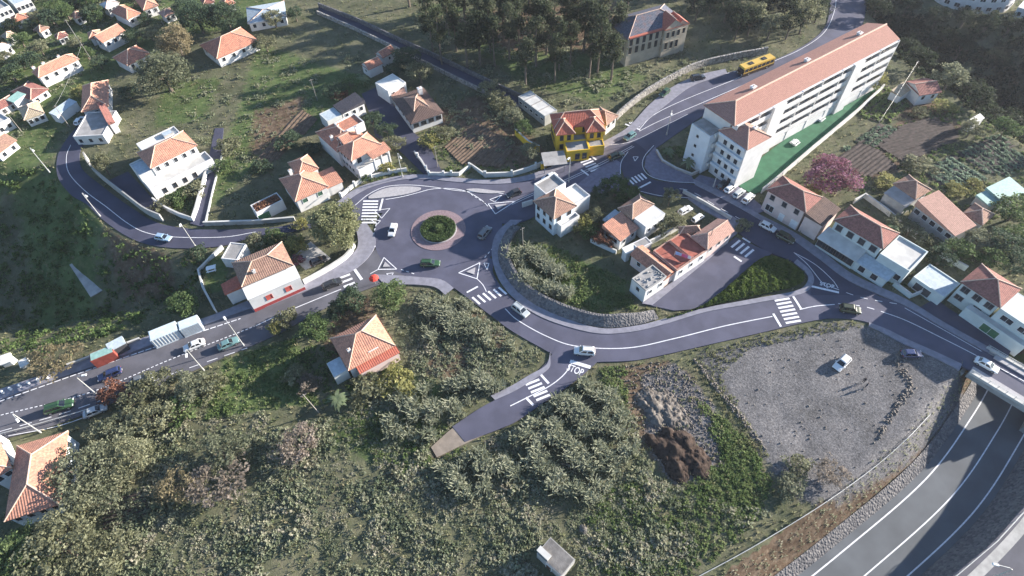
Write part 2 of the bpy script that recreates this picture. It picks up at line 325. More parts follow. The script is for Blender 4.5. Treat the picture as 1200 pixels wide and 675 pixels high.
def ground_mat():
    m, t, b, N, L = nodes('ground'); b.inputs['Roughness'].default_value = 0.95; b.inputs['Specular IOR Level'].default_value = 0.1
    tc = N.new('ShaderNodeTexCoord')
    def noise(sc, det=6, rg=0.6): n = N.new('ShaderNodeTexNoise'); n.inputs['Scale'].default_value = sc; n.inputs['Detail'].default_value = det; n.inputs['Roughness'].default_value = rg; L.new(tc.outputs['Object'], n.inputs['Vector']); return n.outputs['Fac']
    def ramp(fac, st):
        r = N.new('ShaderNodeValToRGB'); e = r.color_ramp.elements
        for i, (p, c) in enumerate(st):
            x = e[0] if i == 0 else (e[-1] if i == len(st) - 1 else e.new(p)); x.position = p; x.color = (*c, 1)
        L.new(fac, r.inputs['Fac']); return r.outputs[0]
    def mix(f, a, c):
        x = N.new('ShaderNodeMix'); x.data_type = 'RGBA'; L.new(f, x.inputs[0]); L.new(a, x.inputs[6]); L.new(c, x.inputs[7]); return x.outputs[2]
    def edge(attr, sc=0.55):
        ad = N.new('ShaderNodeMath'); ad.operation = 'ADD'; L.new(attr, ad.inputs[0]); L.new(noise(sc, 7, 0.7), ad.inputs[1])
        r = N.new('ShaderNodeMapRange'); r.inputs[1].default_value = 0.88; r.inputs[2].default_value = 1.12; L.new(ad.outputs[0], r.inputs[0]); return r.outputs[0]
    at_ = N.new('ShaderNodeAttribute'); at_.attribute_name = 'cover'; sp = N.new('ShaderNodeSeparateColor'); L.new(at_.outputs['Color'], sp.inputs[0])
    base = ramp(noise(0.16, 8, 0.65), [(0.30, (0.05, 0.066, 0.032)), (0.45, (0.09, 0.10, 0.056)), (0.58, (0.15, 0.14, 0.09)), (0.7, (0.205, 0.18, 0.125))])
    fine = ramp(noise(1.4, 6, 0.7), [(0.3, (0.05, 0.066, 0.033)), (0.7, (0.18, 0.168, 0.11))]); hf = N.new('ShaderNodeValue'); hf.outputs[0].default_value = 0.45
    base = mix(hf.outputs[0], base, fine)
    lush = ramp(noise(0.6, 8, 0.7), [(0.3, (0.05, 0.08, 0.028)), (0.5, (0.085, 0.12, 0.045)), (0.7, (0.145, 0.155, 0.075))])
    soil = ramp(noise(0.8, 8, 0.7), [(0.3, (0.07, 0.045, 0.03)), (0.5, (0.125, 0.088, 0.06)), (0.72, (0.23, 0.18, 0.13))])
    grav = ramp(noise(3.2, 8, 0.85), [(0.33, (0.04, 0.04, 0.045)), (0.5, (0.135, 0.13, 0.132)), (0.66, (0.31, 0.30, 0.30))])
    c = mix(edge(sp.outputs[2]), base, lush); c = mix(edge(sp.outputs[1]), c, soil); c = mix(edge(sp.outputs[0]), c, grav); tone = ramp(noise(0.11, 7, 0.7), [(0.32, (0.62, 0.62, 0.60)), (0.5, (0.95, 0.95, 0.94)), (0.68, (1.28, 1.25, 1.2))])
    ml = N.new('ShaderNodeMix'); ml.data_type = 'RGBA'; ml.blend_type = 'MULTIPLY'; ml.inputs[0].default_value = 1.0; L.new(c, ml.inputs[6]); L.new(tone, ml.inputs[7]); L.new(ml.outputs[2], b.inputs['Base Color'])
    bp = N.new('ShaderNodeBump'); bp.inputs['Strength'].default_value = 0.7; bp.inputs['Distance'].default_value = 0.22; L.new(noise(2.2, 8, 0.75), bp.inputs['Height']); L.new(bp.outputs[0], b.inputs['Normal']); return m
gm = np_mesh('ground', V, Q, None, ground_mat())
_d, _al = line_dist(HWY, GX, GY)
bank = np.where((_d > 8) & (_d < 12.6) & (_al < 141), 1.0, 0.0)
cov = np.zeros((nx * ny, 4), np.float32); cov[:, 0] = mask(GRAVEL, GX, GY).ravel(); cov[:, 1] = np.maximum(mask(SOIL, GX, GY), bank).ravel(); cov[:, 2] = mask(LUSH, GX, GY).ravel(); cov[:, 3] = 1
_a = gm.attributes.new('cover', 'FLOAT_COLOR', 'POINT'); _a.data.foreach_set('color', cov.ravel())
gm.polygons.foreach_set('use_smooth', [True] * len(gm.polygons))
ground = bpy.data.objects.new('ground', gm); link(ground); tag(ground, 'rough green and brown land between the roads and houses', 'ground', kind='structure')

# ------------------------------------------------------------------ roads
EXCL = []                                      # footprints that plants keep clear of
_lay = [0]
def sheet(name, poly, z, m, label, thick=0.45, kind='structure', excl=True, parent=None):
    b = MB(); b.prism([tuple(p) for p in poly], z - thick, z)
    o = b.build(name, m, parent)
    if label: tag(o, label, name.replace('_', ' '), kind=kind)
    if excl: EXCL.append(np.asarray(poly))
    return o
def ccw(poly):
    p = np.asarray(poly); a = np.sum(p[:, 0] * np.roll(p[:, 1], -1) - np.roll(p[:, 0], -1) * p[:, 1]); return p if a > 0 else p[::-1]
def ribbon(name, up, lo, z, m, label, n=None, thick=0.45, hz=0.0, excl=True, parent=None):
    """surface between two edge lines given as pixels of the photograph"""
    a = smooth_line(GP(up, hz), 2 * len(up) * 6); b = smooth_line(GP(lo, hz), 2 * len(up) * 6); mb = MB()
    k = len(a)
    for i in range(k - 1):
        mb.face([(*a[i], z), (*b[i], z), (*b[i + 1], z), (*a[i + 1], z)])
        mb.face([(*a[i + 1], z), (*a[i + 1], z - thick), (*a[i], z - thick), (*a[i], z)])
        mb.face([(*b[i], z), (*b[i], z - thick), (*b[i + 1], z - thick), (*b[i + 1], z)])
    bm = bmesh.new(); me = mb.mesh(name, m); bm.from_mesh(me); bmesh.ops.remove_doubles(bm, verts=bm.verts, dist=0.001); bmesh.ops.recalc_face_normals(bm, faces=bm.faces)
    top = max(bm.faces, key=lambda f: f.calc_center_median().z)
    if top.normal.z < 0: bmesh.ops.reverse_faces(bm, faces=bm.faces)
    bm.to_mesh(me); bm.free()
    o = bpy.data.objects.new(name, me); link(o, parent)
    if label: tag(o, label, 'road', kind='structure')
    if excl: EXCL.append(np.vstack([a, b[::-1]]))
    return o
RC = np.array(G(513.7, 269.5)); RR = 15.8
def circ(c, r, n=72, a0=0, a1=2 * math.pi): return [(c[0] + r * math.cos(a0 + (a1 - a0) * i / n), c[1] + r * math.sin(a0 + (a1 - a0) * i / n)) for i in range(n if abs(a1 - a0 - 2 * math.pi) < 1e-6 else n + 1)]
road_w = ribbon('main_road', [(-60, 494), (0, 468), (65, 446), (130, 422), (200, 396), (262, 373), (320, 351), (370, 333), (405, 318), (432, 298), (452, 285)],
                [(-60, 540), (0, 516), (65, 498), (130, 473), (200, 446), (262, 419), (320, 394), (370, 367), (412, 346), (455, 330), (488, 318)], 0.030, M_ASPHL, 'worn grey main road running to the lower left with cars')
rdisc = sheet('roundabout', circ(RC, RR), 0.042, M_ASPH, 'dark asphalt roundabout around a planted island')
road_n = ribbon('upper_road', [(398, 243), (418, 228), (440, 218), (471, 211), (500, 210), (530, 213), (575, 216), (612, 213), (645, 203), (700, 177), (735, 158), (770, 130), (806, 104), (850, 86), (890, 76), (930, 60), (962, 38), (972, 14), (972, -20)],
                [(420, 256), (440, 250), (470, 250), (500, 250), (530, 250), (560, 252), (590, 262), (622, 256), (665, 228), (722, 200), (765, 176), (800, 152), (830, 132), (870, 112), (915, 93), (960, 74), (1000, 48), (1014, 16), (1012, -20)], 0.036, M_ASPH, 'two lane road climbing from the roundabout past the apartment block')
road_loop = ribbon('loop_road', [(112, 118), (100, 132), (90, 148), (76, 166), (67, 185), (68, 208), (83, 228), (101, 239), (121, 258), (149, 277), (176, 287), (214, 291), (262, 288), (300, 277), (345, 271), (392, 262), (425, 258)],
                   [(126, 124), (114, 138), (106, 152), (97, 170), (93, 184), (98, 200), (121, 219), (135, 230), (152, 242), (174, 256), (191, 263), (214, 267), (240, 269), (300, 268), (340, 263), (385, 246), (418, 232)], 0.024, M_ASPHD, 'dark curving road on the left below the hillside houses')  # darker asphalt puts part of this road's shade into its colour
road_s = ribbon('lower_road', [(548, 296), (576, 303), (578, 320), (592, 342), (618, 363), (650, 379), (700, 391), (741, 389), (776, 381), (827, 366), (900, 352), (945, 341), (985, 330), (1018, 343), (1061, 359), (1106, 385), (1152, 411), (1200, 437), (1250, 464)],
                [(505, 318), (530, 336), (552, 352), (578, 372), (600, 388), (633, 407), (668, 424), (708, 424), (746, 422), (786, 414), (830, 404), (900, 388), (938, 379), (976, 373), (1018, 378), (1061, 398), (1127, 429), (1159, 444), (1200, 470)], 0.048, M_ASPH, 'curving road from the roundabout past the gravel lot to the bridge')
road_e = ribbon('side_road', [(742, 165), (757, 178), (754, 196), (762, 209), (785, 214), (814, 217), (840, 230), (870, 246), (905, 268), (940, 288), (965, 308), (1000, 333), (1030, 346)],
                [(722, 186), (728, 196), (732, 208), (742, 222), (776, 231), (806, 233), (825, 246), (850, 260), (872, 278), (900, 295), (935, 310), (948, 328), (950, 346)], 0.054, M_ASPHD, 'dark side road between the white apartment block and the pink house')
lot = sheet('alley', ccw(GP([(752, 356), (800, 322), (845, 291), (862, 278), (905, 297), (893, 305), (868, 322), (846, 342), (822, 362), (790, 364)])), 0.060, M_ASPH, 'asphalt alley beside the terracotta house and the hedge')
road_stop = ribbon('stop_street', [(652, 405), (641, 424), (620, 444), (600, 459), (580, 469), (560, 480), (530, 500)], [(700, 424), (682, 440), (660, 457), (634, 474), (608, 492), (590, 501), (545, 518)], 0.066, M_ASPH, 'short side street with a stop line below the curve')
track = ribbon('dirt_track', [(590, 466), (560, 482), (530, 502), (505, 524)], [(610, 492), (580, 504), (545, 520), (512, 536)], 0.02, mat('pale_dirt', (0.25, 0.21, 0.17), 0.95, 0.12, 0.8, 0.3, 6, dirt=0.3), 'pale dirt track continuing the side street into the scrub')
lane = ribbon('walled_lane', [(374, 8), (420, 26), (470, 50), (500, 63), (540, 82), (590, 106), (628, 124)], [(372, 15), (416, 34), (466, 58), (494, 72), (534, 92), (582, 115), (612, 130)], 0.03, M_ASPHD, 'dark narrow lane between stone walls beside the pine wood')
path = ribbon('field_path', [(252, 150), (246, 178), (236, 220), (223, 262)], [(262, 150), (259, 178), (250, 220), (238, 266)], 0.018, M_ASPHD, 'narrow dark path between the white house and the field')
drive = sheet('driveway', ccw(GP([(424, 110), (446, 100), (458, 118), (480, 150), (505, 175), (520, 205), (500, 207), (470, 178), (440, 160), (432, 130)])), 0.02, M_ASPHD, 'dark driveway between the villa and the brown roofed bungalow')
yard = sheet('paved_yard', ccw(GP([(820, 205), (862, 216), (898, 246), (884, 252), (850, 232), (812, 212)])), 0.10, M_PLAZA, 'paved parking strip in front of the apartment block')
sheet('paved_yard', ccw(GP([(1096, 350), (1112, 362), (1150, 386), (1186, 408), (1180, 420), (1160, 408), (1106, 378), (1078, 360)])), 0.10, M_ASPHD, 'dark paved yard in front of the right edge house')
sheet('paved_yard', ccw(GP([(124, 213), (150, 201), (160, 212), (180, 234), (186, 246), (176, 250), (150, 232)])), 0.012, M_ASPHD, 'dark forecourt of the left villa')
sheet('paved_yard', ccw(GP([(342, 302), (364, 283), (388, 303), (358, 316)])), 0.03, M_CONC, 'grey concrete yard between the white house and the big round tree')
hwy_pts = np.array(HWY[1:] + [(118, 69.5)])
hl = smooth_line(hwy_pts, 60); mb = MB()
tg = np.gradient(hl, axis=0); tg /= np.hypot(*tg.T)[:, None]; nr = np.column_stack([-tg[:, 1], tg[:, 0]])
def off(d): return hl + nr * d
a, b = off(6.1), off(-5.1)
for i in range(len(hl) - 1): mb.face([(*b[i], HZ), (*b[i + 1], HZ), (*a[i + 1], HZ), (*a[i], HZ)])
hwy = mb.build('highway', M_HWY); tag(hwy, 'sunken grey highway passing under the bridge at lower right', 'road', kind='structure'); EXCL.append(np.vstack([off(12.2), off(-9)[::-1]]))
def hstrip(name, d0, z0, d1, z1, m, label, i0=0, i1=None):
    A, B = off(d0), off(d1); mb = MB(); i1 = i1 or len(hl) - 1
    for i in range(i0, i1): mb.face([(*B[i], z1), (*B[i + 1], z1), (*A[i + 1], z0), (*A[i], z0)] if d1 < d0 else [(*A[i], z0), (*A[i + 1], z0), (*B[i + 1], z1), (*B[i], z1)])
    o = mb.build(name, m); tag(o, label, name.replace('_', ' '), kind='structure'); return o
_e = int(len(hl) * 0.90)
hstrip('stone_strip', 6.1, HZ + 0.06, 8.2, HZ + 1.4, M_STONE, 'grey stone lined strip along the left edge of the highway', 0, _e)
hstrip('stone_bank', -8.3, 0.32, -5.1, HZ + 0.06, M_STONE, 'steep dark stone bank on the shaded side of the highway', 0, _e)
hstrip('bank_verge', -10.5, 0.29, -8.3, 0.32, M_CONC, 'concrete verge on top of the shaded stone bank', 0, _e)
def hline(d, wd=0.2):
    A, B = off(d + wd / 2), off(d - wd / 2); mb = MB()
    for i in range(len(hl) - 1): mb.face([(*B[i], HZ + .012), (*B[i + 1], HZ + .012), (*A[i + 1], HZ + .012), (*A[i], HZ + .012)])
    mb.build('edge_line' if abs(d) > 1 else 'centre_line', M_PAINT, hwy)
hline(4.75, 0.24); hline(0.0, 0.22); hline(-3.95, 0.24)
road_br = ribbon('service_road', [(1086, 700), (1118, 672), (1160, 638), (1200, 592), (1240, 540)], [(1150, 720), (1190, 690), (1225, 650), (1250, 610), (1290, 555)], 0.30, M_ASPHL, 'worn road above the highway in the lower right corner', thick=0.6)

# pavements, kerbs and plots of paving (a real step above the road)
def pave(name, up, lo, label, m=M_PAVE, z=0.16, kerb=None):
    _lay[0] += 1; o = ribbon(name, up, lo, z - 0.02 + 0.004 * _lay[0], m, label, thick=0.55); o['category'] = 'pavement'
    return o
pave('pavement', [(290, 356), (340, 336), (378, 318), (402, 306), (418, 292), (419, 276), (414, 262)], [(298, 366), (359, 341), (396, 326), (420, 313), (436, 296), (440, 280), (430, 262)], 'wide pavement in front of the white house beside the roundabout')
pave('pavement', [(394, 238), (416, 222), (440, 213), (471, 206), (500, 205), (530, 208), (575, 211), (612, 207), (645, 196), (698, 172)], [(398, 243), (418, 228), (440, 218), (471, 211), (500, 210), (530, 213), (575, 216), (612, 213), (645, 203), (700, 177)], 'narrow pavement along the garden walls above the roundabout')
pave('pavement', [(700, 170), (735, 150), (762, 122), (790, 101), (820, 88), (850, 81)], [(702, 177), (737, 158), (772, 130), (806, 104), (830, 94), (852, 86)], 'pavement widening into the bus lay-by below the mansion')
pave('pavement', [(612, 258), (594, 272), (585, 288), (584, 304), (592, 324), (606, 342)], [(598, 258), (583, 272), (577, 287), (577, 305), (584, 326), (596, 344)], 'curved pavement on the right side of the roundabout')
pave('pavement', [(606, 342), (628, 358), (664, 374), (705, 385), (745, 382), (778, 374), (827, 361), (880, 351), (932, 341), (946, 330), (944, 320), (930, 308)], [(596, 344), (620, 364), (652, 379), (700, 391), (741, 389), (776, 381), (827, 366), (882, 356), (938, 345), (953, 332), (950, 318), (934, 304)], 'thin kerbed pavement under the stone bank and the hedge')
pave('pavement', [(440, 322), (464, 323), (490, 325), (517, 328), (532, 338)], [(452, 336), (466, 334), (490, 334), (510, 337), (522, 346)], 'pavement below the roundabout beside the bushes')
pave('pavement', [(645, 412), (640, 428), (620, 440), (600, 452), (575, 464)], [(645, 418), (643, 432), (622, 447), (602, 459), (580, 469)], 'pavement rounding the corner of the stop street')
sheet('paved_corner', ccw(GP([(668, 223), (700, 198), (722, 187.5), (727, 191), (726.5, 205), (737, 224), (715, 224), (690, 230)])), 0.165, M_PLAZA, 'purple grey paved corner beside the blue white house')
sheet('paved_corner', ccw(GP([(768, 172), (757, 184), (755, 196), (764, 208), (784, 213), (814, 215), (810, 206), (776, 190), (771, 181)])), 0.17, M_PLAZA, 'purple grey paved corner below the apartment garden')
pave('pavement', [(812, 210), (850, 228), (885, 249), (930, 272), (965, 296), (1000, 322), (1060, 350), (1106, 378), (1160, 408)], [(814, 217), (846, 233), (880, 252), (925, 279), (960, 304), (996, 330), (1061, 359), (1106, 385), (1158, 414)], 'pavement in front of the pink house and its neighbours')
pave('pavement', [(806, 227), (830, 240), (862, 256), (868, 268), (848, 286), (800, 322), (752, 356)], [(806, 233), (824, 246), (850, 261), (858, 272), (845, 291), (806, 324), (764, 358)], 'pavement around the terracotta house')
pave('pavement', [(1018, 378), (1041, 387), (1061, 397), (1095, 412), (1127, 427)], [(1018, 382), (1040, 393), (1060, 404), (1094, 419), (1124, 434)], 'grey pavement along the shaded side of the gravel lot')
pave('pavement', [(-20, 463), (40, 443), (130, 411), (180, 392), (245, 371), (290, 353)], [(-20, 476), (40, 454), (130, 422), (200, 396), (262, 373), (298, 360)], 'grey pavement along the upper side of the main road')
court = sheet('green_court', ccw(GP([(860, 214), (882, 228), (893, 224), (914, 206), (950, 175), (1003, 130), (1032, 102), (1016, 94), (975, 124), (930, 156), (898, 180)])), 0.05, M_COURT, 'green surfaced courtyard strip beside the apartment block')

# ------------------------------------------------------------------ markings (children of the road they are painted on)
def strip(parent, name, pts, wd=0.16, z=0.085, dash=None, hz=0.0, sm=True):
    P = smooth_line(GP(pts, hz), step=0.9) if sm else GP(pts, hz)
    if dash:
        s = np.concatenate([[0], np.cumsum(np.hypot(*np.diff(P, axis=0).T))]); q = 0
        mb = MB()
        while q < s[-1]:
            x = np.linspace(q, min(q + dash[0], s[-1]), 3); pp = np.column_stack([np.interp(x, s, P[:, 0]), np.interp(x, s, P[:, 1])]); _strip(mb, pp, wd, z); q += dash[0] + dash[1]
    else: mb = MB(); _strip(mb, P, wd, z)
    return mb.build(name, M_PAINT, parent)
def _strip(mb, P, wd, z):
    if len(P) < 2: return
    t = np.gradient(P, axis=0); t /= np.maximum(np.hypot(*t.T), 1e-6)[:, None]; n = np.column_stack([-t[:, 1], t[:, 0]]) * wd / 2; A, B = P + n, P - n
    for i in range(len(P) - 1): mb.face([(*B[i], z), (*B[i + 1], z), (*A[i + 1], z), (*A[i], z)])
def zebra(parent, p0, p1, n, vec, wd=0.5, z=0.085):
    a, b = np.array(G(*p0)), np.array(G(*p1))
    mid = ((p0[0] + p1[0]) / 2, (p0[1] + p1[1]) / 2)
    q0 = np.array(G(mid[0] - vec[0] / 2, mid[1] - vec[1] / 2)); q1 = np.array(G(mid[0] + vec[0] / 2, mid[1] + vec[1] / 2)); d = q1 - q0; L = np.hypot(*d); ang = math.atan2(d[1], d[0])
    me = MB().face([(-L / 2, -wd / 2, 0), (L / 2, -wd / 2, 0), (L / 2, wd / 2, 0), (-L / 2, wd / 2, 0)]).mesh('crossing_stripe', M_PAINT)
    for i in range(n):
        c = a + (b - a) * i / (n - 1); o = bpy.data.objects.new('crossing_stripe', me); link(o, parent); o.location = (c[0], c[1], z); o.rotation_euler = (0, 0, ang)
def bar(parent, p, q, wd=0.5, name='stop_line', z=0.088): return strip(parent, name, [p, q], wd, z, sm=False)
def tri(parent, pts, wd=0.18, z=0.086):
    P = GP(list(pts) + [pts[0]]); mb = MB()
    for i in range(3): _strip(mb, np.array([P[i], P[i + 1]]), wd, z + 0.001 * i)
    mb.build('yield_triangle', M_PAINT, parent)
zebra(road_n, (434.5, 236), (432, 261), 8, (18, 0), 0.55); bar(road_n, (448.6, 233), (445, 247)); tri(road_n, [(439, 247), (457, 244.5), (447.4, 256)]); tri(road_n, [(434, 257), (446, 259), (442, 263)])
zebra(road_w, (404, 324), (412, 339), 4, (13, -5), 0.6); bar(road_w, (415, 315), (424, 328), 0.7)
zebra(road_s, (558, 352.6), (589, 341), 6, (9, 8)); bar(road_s, (547, 343), (560, 336), .4)
zebra(road_n, (683.7, 186), (698, 199), 6, (12, -4.6)); bar(road_n, (690.4, 181), (698.6, 187.5)); bar(road_n, (680.8, 199), (690, 206))
zebra(road_e, (739.5, 213), (754.5, 206.5), 5, (6.3, 6.3)); bar(road_e, (747, 221.6), (762.5, 213.5))
zebra(lot, (862, 286), (878, 297), 4, (10, -8.4), 0.55); bar(lot, (870, 279), (879, 284.5)); bar(lot, (860, 300.7), (869, 306.7))
zebra(road_s, (916.4, 351.3), (929.5, 377.3), 7, (17.6, -3)); bar(road_s, (929, 347), (939, 362.7)); bar(road_s, (906, 367.7), (915, 383))
zebra(road_stop, (624, 448), (636.5, 466), 5, (16, -6.5)); bar(road_stop, (634, 439.5), (643, 449.6)); bar(road_stop, (616.4, 466), (625, 475))
bar(road_stop, (668, 423.5), (692, 430.7), 0.8); strip(road_stop, 'centre_line', [(672, 422), (662, 438), (645, 452), (622, 464), (598, 476)], 0.2)
bar(road_n, (732.6, 145.6), (750, 152.4), 0.5); bar(road_s, (950, 335.5), (983, 343), 0.55)
strip(road_n, 'edge_line', [(416, 241), (432, 228), (452, 219), (478, 217), (505, 219), (540, 224), (590, 227)], 0.18); strip(road_n, 'edge_line', [(452, 234), (470, 231), (490, 226), (505, 222), (525, 221), (545, 224), (562, 233), (572, 242)], 0.18)
strip(road_n, 'centre_line', [(600, 237.5), (640, 220), (665.5, 209.5), (706, 190), (741, 171)], 0.14); strip(road_n, 'centre_line', [(600, 240), (640, 222), (667, 211), (708, 191.5), (743, 172)], 0.14)
strip(road_n, 'centre_line', [(749, 152), (766, 135), (800, 118), (864, 92), (900, 75), (938, 58), (966, 38), (978, 12), (980, -10)], 0.16); strip(road_n, 'centre_line', [(749, 154), (775, 141), (822, 121), (868, 101), (905, 84)], 0.16)
strip(road_n, 'edge_line', [(708, 171), (740, 166), (776, 149), (806, 134)], 0.12)
strip(road_n, 'bay_mark', [(792, 107), (806, 98), (830, 91), (862, 84)], 0.2, dash=(1.6, 1.5))
strip(road_e, 'edge_line', [(766, 171), (755, 184), (753, 196), (762, 207), (784, 213), (814, 215)], 0.14, z=0.19); strip(road_n, 'edge_line', [(736, 178), (728, 190), (727, 204)], 0.16)
strip(road_e, 'edge_line', [(749, 224), (776, 230), (806, 232)], 0.14); strip(road_e, 'centre_line', [(778, 222), (806, 223), (840, 242), (880, 264)], 0.14, dash=(2, 2))
strip(road_e, 'island_line', [(930, 296), (955, 310), (975, 328), (982, 338)], 0.16); strip(road_e, 'island_line', [(930, 296), (946, 310), (962, 330), (970, 338)], 0.16)
strip(road_s, 'centre_line', [(592, 362), (606, 375), (640, 394), (676, 406), (735, 408), (790, 397), (850, 382), (905, 371)], 0.2)
strip(road_s, 'centre_line', [(937, 363), (955, 359), (978, 357)], 0.18); strip(road_s, 'centre_line', [(982, 356), (1010, 359), (1032, 365)], 0.18, dash=(1.5, 1.5)); strip(road_s, 'centre_line', [(1032, 365), (1062, 376), (1105, 397), (1148, 419), (1200, 447)], 0.18)
strip(road_s, 'edge_line', [(975, 337), (1010, 349), (1055, 357)], 0.16, dash=(1.5, 1.5)); strip(road_s, 'edge_line', [(1060, 361), (1106, 387), (1150, 412)], 0.14)
strip(road_w, 'centre_line', [(-10, 491), (0, 487), (106, 460), (201, 421), (300, 382)], 0.2, dash=(0.55, 0.35)); strip(road_w, 'edge_line', [(-10, 474), (0, 470.5), (161, 414), (282, 373.5)], 0.22, dash=(1.2, 0.3))
strip(road_w, 'edge_line', [(0, 506), (88, 480), (206, 437), (290, 408)], 0.16, dash=(2.2, 1.4)); strip(road_w, 'edge_line', [(298, 383), (330, 368), (378, 348), (400, 339)], 0.2)
strip(road_w, 'edge_line', [(10, 511), (70, 499), (124, 480)], 0.14)
strip(road_loop, 'centre_line', [(83, 170), (78, 184), (81, 203), (100, 224), (124, 242), (150, 262), (172, 273), (205, 278), (262, 278), (300, 272)], 0.16)
strip(rdisc, 'give_way_line', [(441, 263), (438, 276), (440, 292)], 0.2, dash=(0.7, 0.7)); strip(rdisc, 'give_way_line', [(568, 302), (580, 288)], 0.2, dash=(0.7, 0.7))
strip(rdisc, 'give_way_line', [(470, 316), (488, 322)], 0.2, dash=(0.7, 0.7)); strip(rdisc, 'give_way_line', [(552, 228), (568, 238)], 0.2, dash=(0.7, 0.7))
for r_, pts in ((road_w, [(450, 302), (465, 315.6), (443, 316)]), (road_s, [(537.5, 320), (562.4, 308), (559, 327)]), (road_n, [(572, 239), (604, 236), (580.6, 251)])):
    tri(r_, pts, 0.22)
    c = np.mean(GP(pts), 0); P = [tuple(c + (np.array(q) - c) * 0.42) for q in ccw(GP(pts))]
    o = MB().prism(P, 0.0, 0.2).build('traffic_island', M_KERB); tag(o, {0: 'small kerbed triangle island left of the green estate car', 1: 'small kerbed triangle island above the lower zebra crossing', 2: 'small kerbed triangle island right of the roundabout'}[[road_w, road_s, road_n].index(r_)], 'traffic island', kind='structure')
tri(rdisc, [(567, 308.5), (573, 309), (570.7, 316)]); tri(road_n, [(574, 234), (588, 229), (580, 237)]); tri(road_e, [(742, 184), (748, 184), (744, 189)]); tri(road_w, [(453, 321), (461, 320), (458, 325)])
strip(road_s, 'edge_line', [(559, 327), (566, 334), (570, 342)], 0.18); strip(road_w, 'edge_line', [(443, 316), (434, 321)], 0.18)
def lettering(parent, text, c, d, h, z=0.088, flip=False):
    cu = bpy.data.curves.new('lettering', 'FONT'); cu.body = text; cu.size = h; cu.align_x = 'CENTER'; cu.align_y = 'CENTER'; cu.offset = 0.03
    tmp = bpy.data.objects.new('tmp', cu); me = bpy.data.meshes.new_from_object(tmp); bpy.data.objects.remove(tmp)
    me.materials.clear(); me.materials.append(M_PAINT); o = bpy.data.objects.new('lettering', me); link(o, parent)
    a, b = np.array(G(*c)), np.array(G(*d)); v = b - a; o.location = (a[0], a[1], z); o.rotation_euler = (0, 0, math.atan2(v[1], v[0]) + (math.pi if flip else 0)); return o
lettering(road_stop, 'STOP', (674, 434), (684, 438), 2.3).scale = (0.62, 1, 1)
lettering(road_s, 'STOP', (969, 334.5), (979, 337), 1.5).scale = (0.85, 1, 1)
lettering(road_n, 'STOP', (744.5, 145.5), (752, 148.5), 2.1, flip=True).scale = (0.7, 1, 1)
lettering(road_n, 'BUS', (803, 100), (812, 97), 2.2).scale = (1.2, 1, 1)

# splitter islands and the planted middle of the roundabout
def lens(name, pts, z, m, label):
    P = ccw(smooth_line(GP(pts), 40, closed=True)[:-1]); o = MB().prism([tuple(p) for p in P], 0.0, z).build(name, m); tag(o, label, 'traffic island', kind='structure'); EXCL.append(P); return o
lens('splitter_island', [(432, 233), (442, 225), (458, 220), (480, 219), (494, 221), (484, 226), (465, 230)], 0.19, M_KERB, 'pale lens shaped island on the upper left of the roundabout')
lens('splitter_island', [(546, 222.5), (560, 221.5), (580, 224), (592, 225), (580, 227), (560, 226)], 0.19, M_KERB, 'thin pale island on the upper right of the roundabout')
# ------------------------------------------------------------------ buildings
_MC = {}
def cached(key, fn):
    if key not in _MC: _MC[key] = fn()
    return _MC[key]
def win_meshes(w_, h_, fm, gm_, bars=True):
    def mk():
        t = 0.07; f = MB()                                   # local: x along wall, y out of wall (towards -y), z up
        f.box((0, -0.035, h_ / 2 + t / 2), (w_ + 2 * t, 0.13, t)); f.box((0, -0.055, -h_ / 2 - t / 2), (w_ + 2 * t + 0.1, 0.17, t))
        f.box((-w_ / 2 - t / 2, -0.035, 0), (t, 0.13, h_)); f.box((w_ / 2 + t / 2, -0.035, 0), (t, 0.13, h_))
        p = MB().box((0, -0.008, 0), (w_, 0.03, h_))
        if bars and w_ > 1.45: f.box((0, -0.035, 0), (0.06, 0.05, h_))
        return f.mesh('window', fm), p.mesh('pane', gm_)
    return cached(('win', w_, h_, fm.name, gm_.name, bars), mk)
def place_face(L, D, face, s, z):
    """local position and turn of something on one of the four walls"""
    return {0: ((s * L / 2, -D / 2, z), 0), 1: ((L / 2, s * D / 2, z), math.pi / 2), 2: ((-s * L / 2, D / 2, z), math.pi), 3: ((-L / 2, -s * D / 2, z), -math.pi / 2)}[face]
def window(root, L, D, face, s, z, w_=1.0, h_=1.3, fm=None, gm_=None, name='window', bars=True):
    fm = fm or M_FRAME; gm_ = gm_ or M_GLASS
    a, p = win_meshes(w_, h_, fm, gm_, bars); loc, rz = place_face(L, D, face, s, z)
    o = bpy.data.objects.new(name, a); link(o, root); o.location = loc; o.rotation_euler = (0, 0, rz)
    q = bpy.data.objects.new('pane' if gm_ is M_GLASS else 'shutter', p); link(q, o); return o
def door(root, L, D, face, s, w_=1.0, h_=2.1, m=None, z0=0.0, name='door'):
    m = m or M_DOOR
    def mk():
        f = MB(); f.box((0, -0.03, h_ / 2), (w_, 0.1, h_)); t = 0.12
        f.box((-w_ / 2 - t / 2, -0.04, h_ / 2), (t, 0.14, h_), mi=1); f.box((w_ / 2 + t / 2, -0.04, h_ / 2), (t, 0.14, h_), mi=1); f.box((0, -0.04, h_ + t / 2), (w_ + 2 * t, 0.14, t), mi=1)
        return f.mesh('door', [m, M_FRAME])
    me = cached(('door', w_, h_, m.name), mk); loc, rz = place_face(L, D, face, s, z0)
    o = bpy.data.objects.new(name, me); link(o, root); o.location = loc; o.rotation_euler = (0, 0, rz)
    h = bpy.data.objects.new('handle', cached('handle', lambda: MB().box((0.0, -0.1, 0), (0.14, 0.08, 0.04)).mesh('handle', M_METAL))); link(h, o); h.location = (w_ * 0.36, 0, 1.0); return o
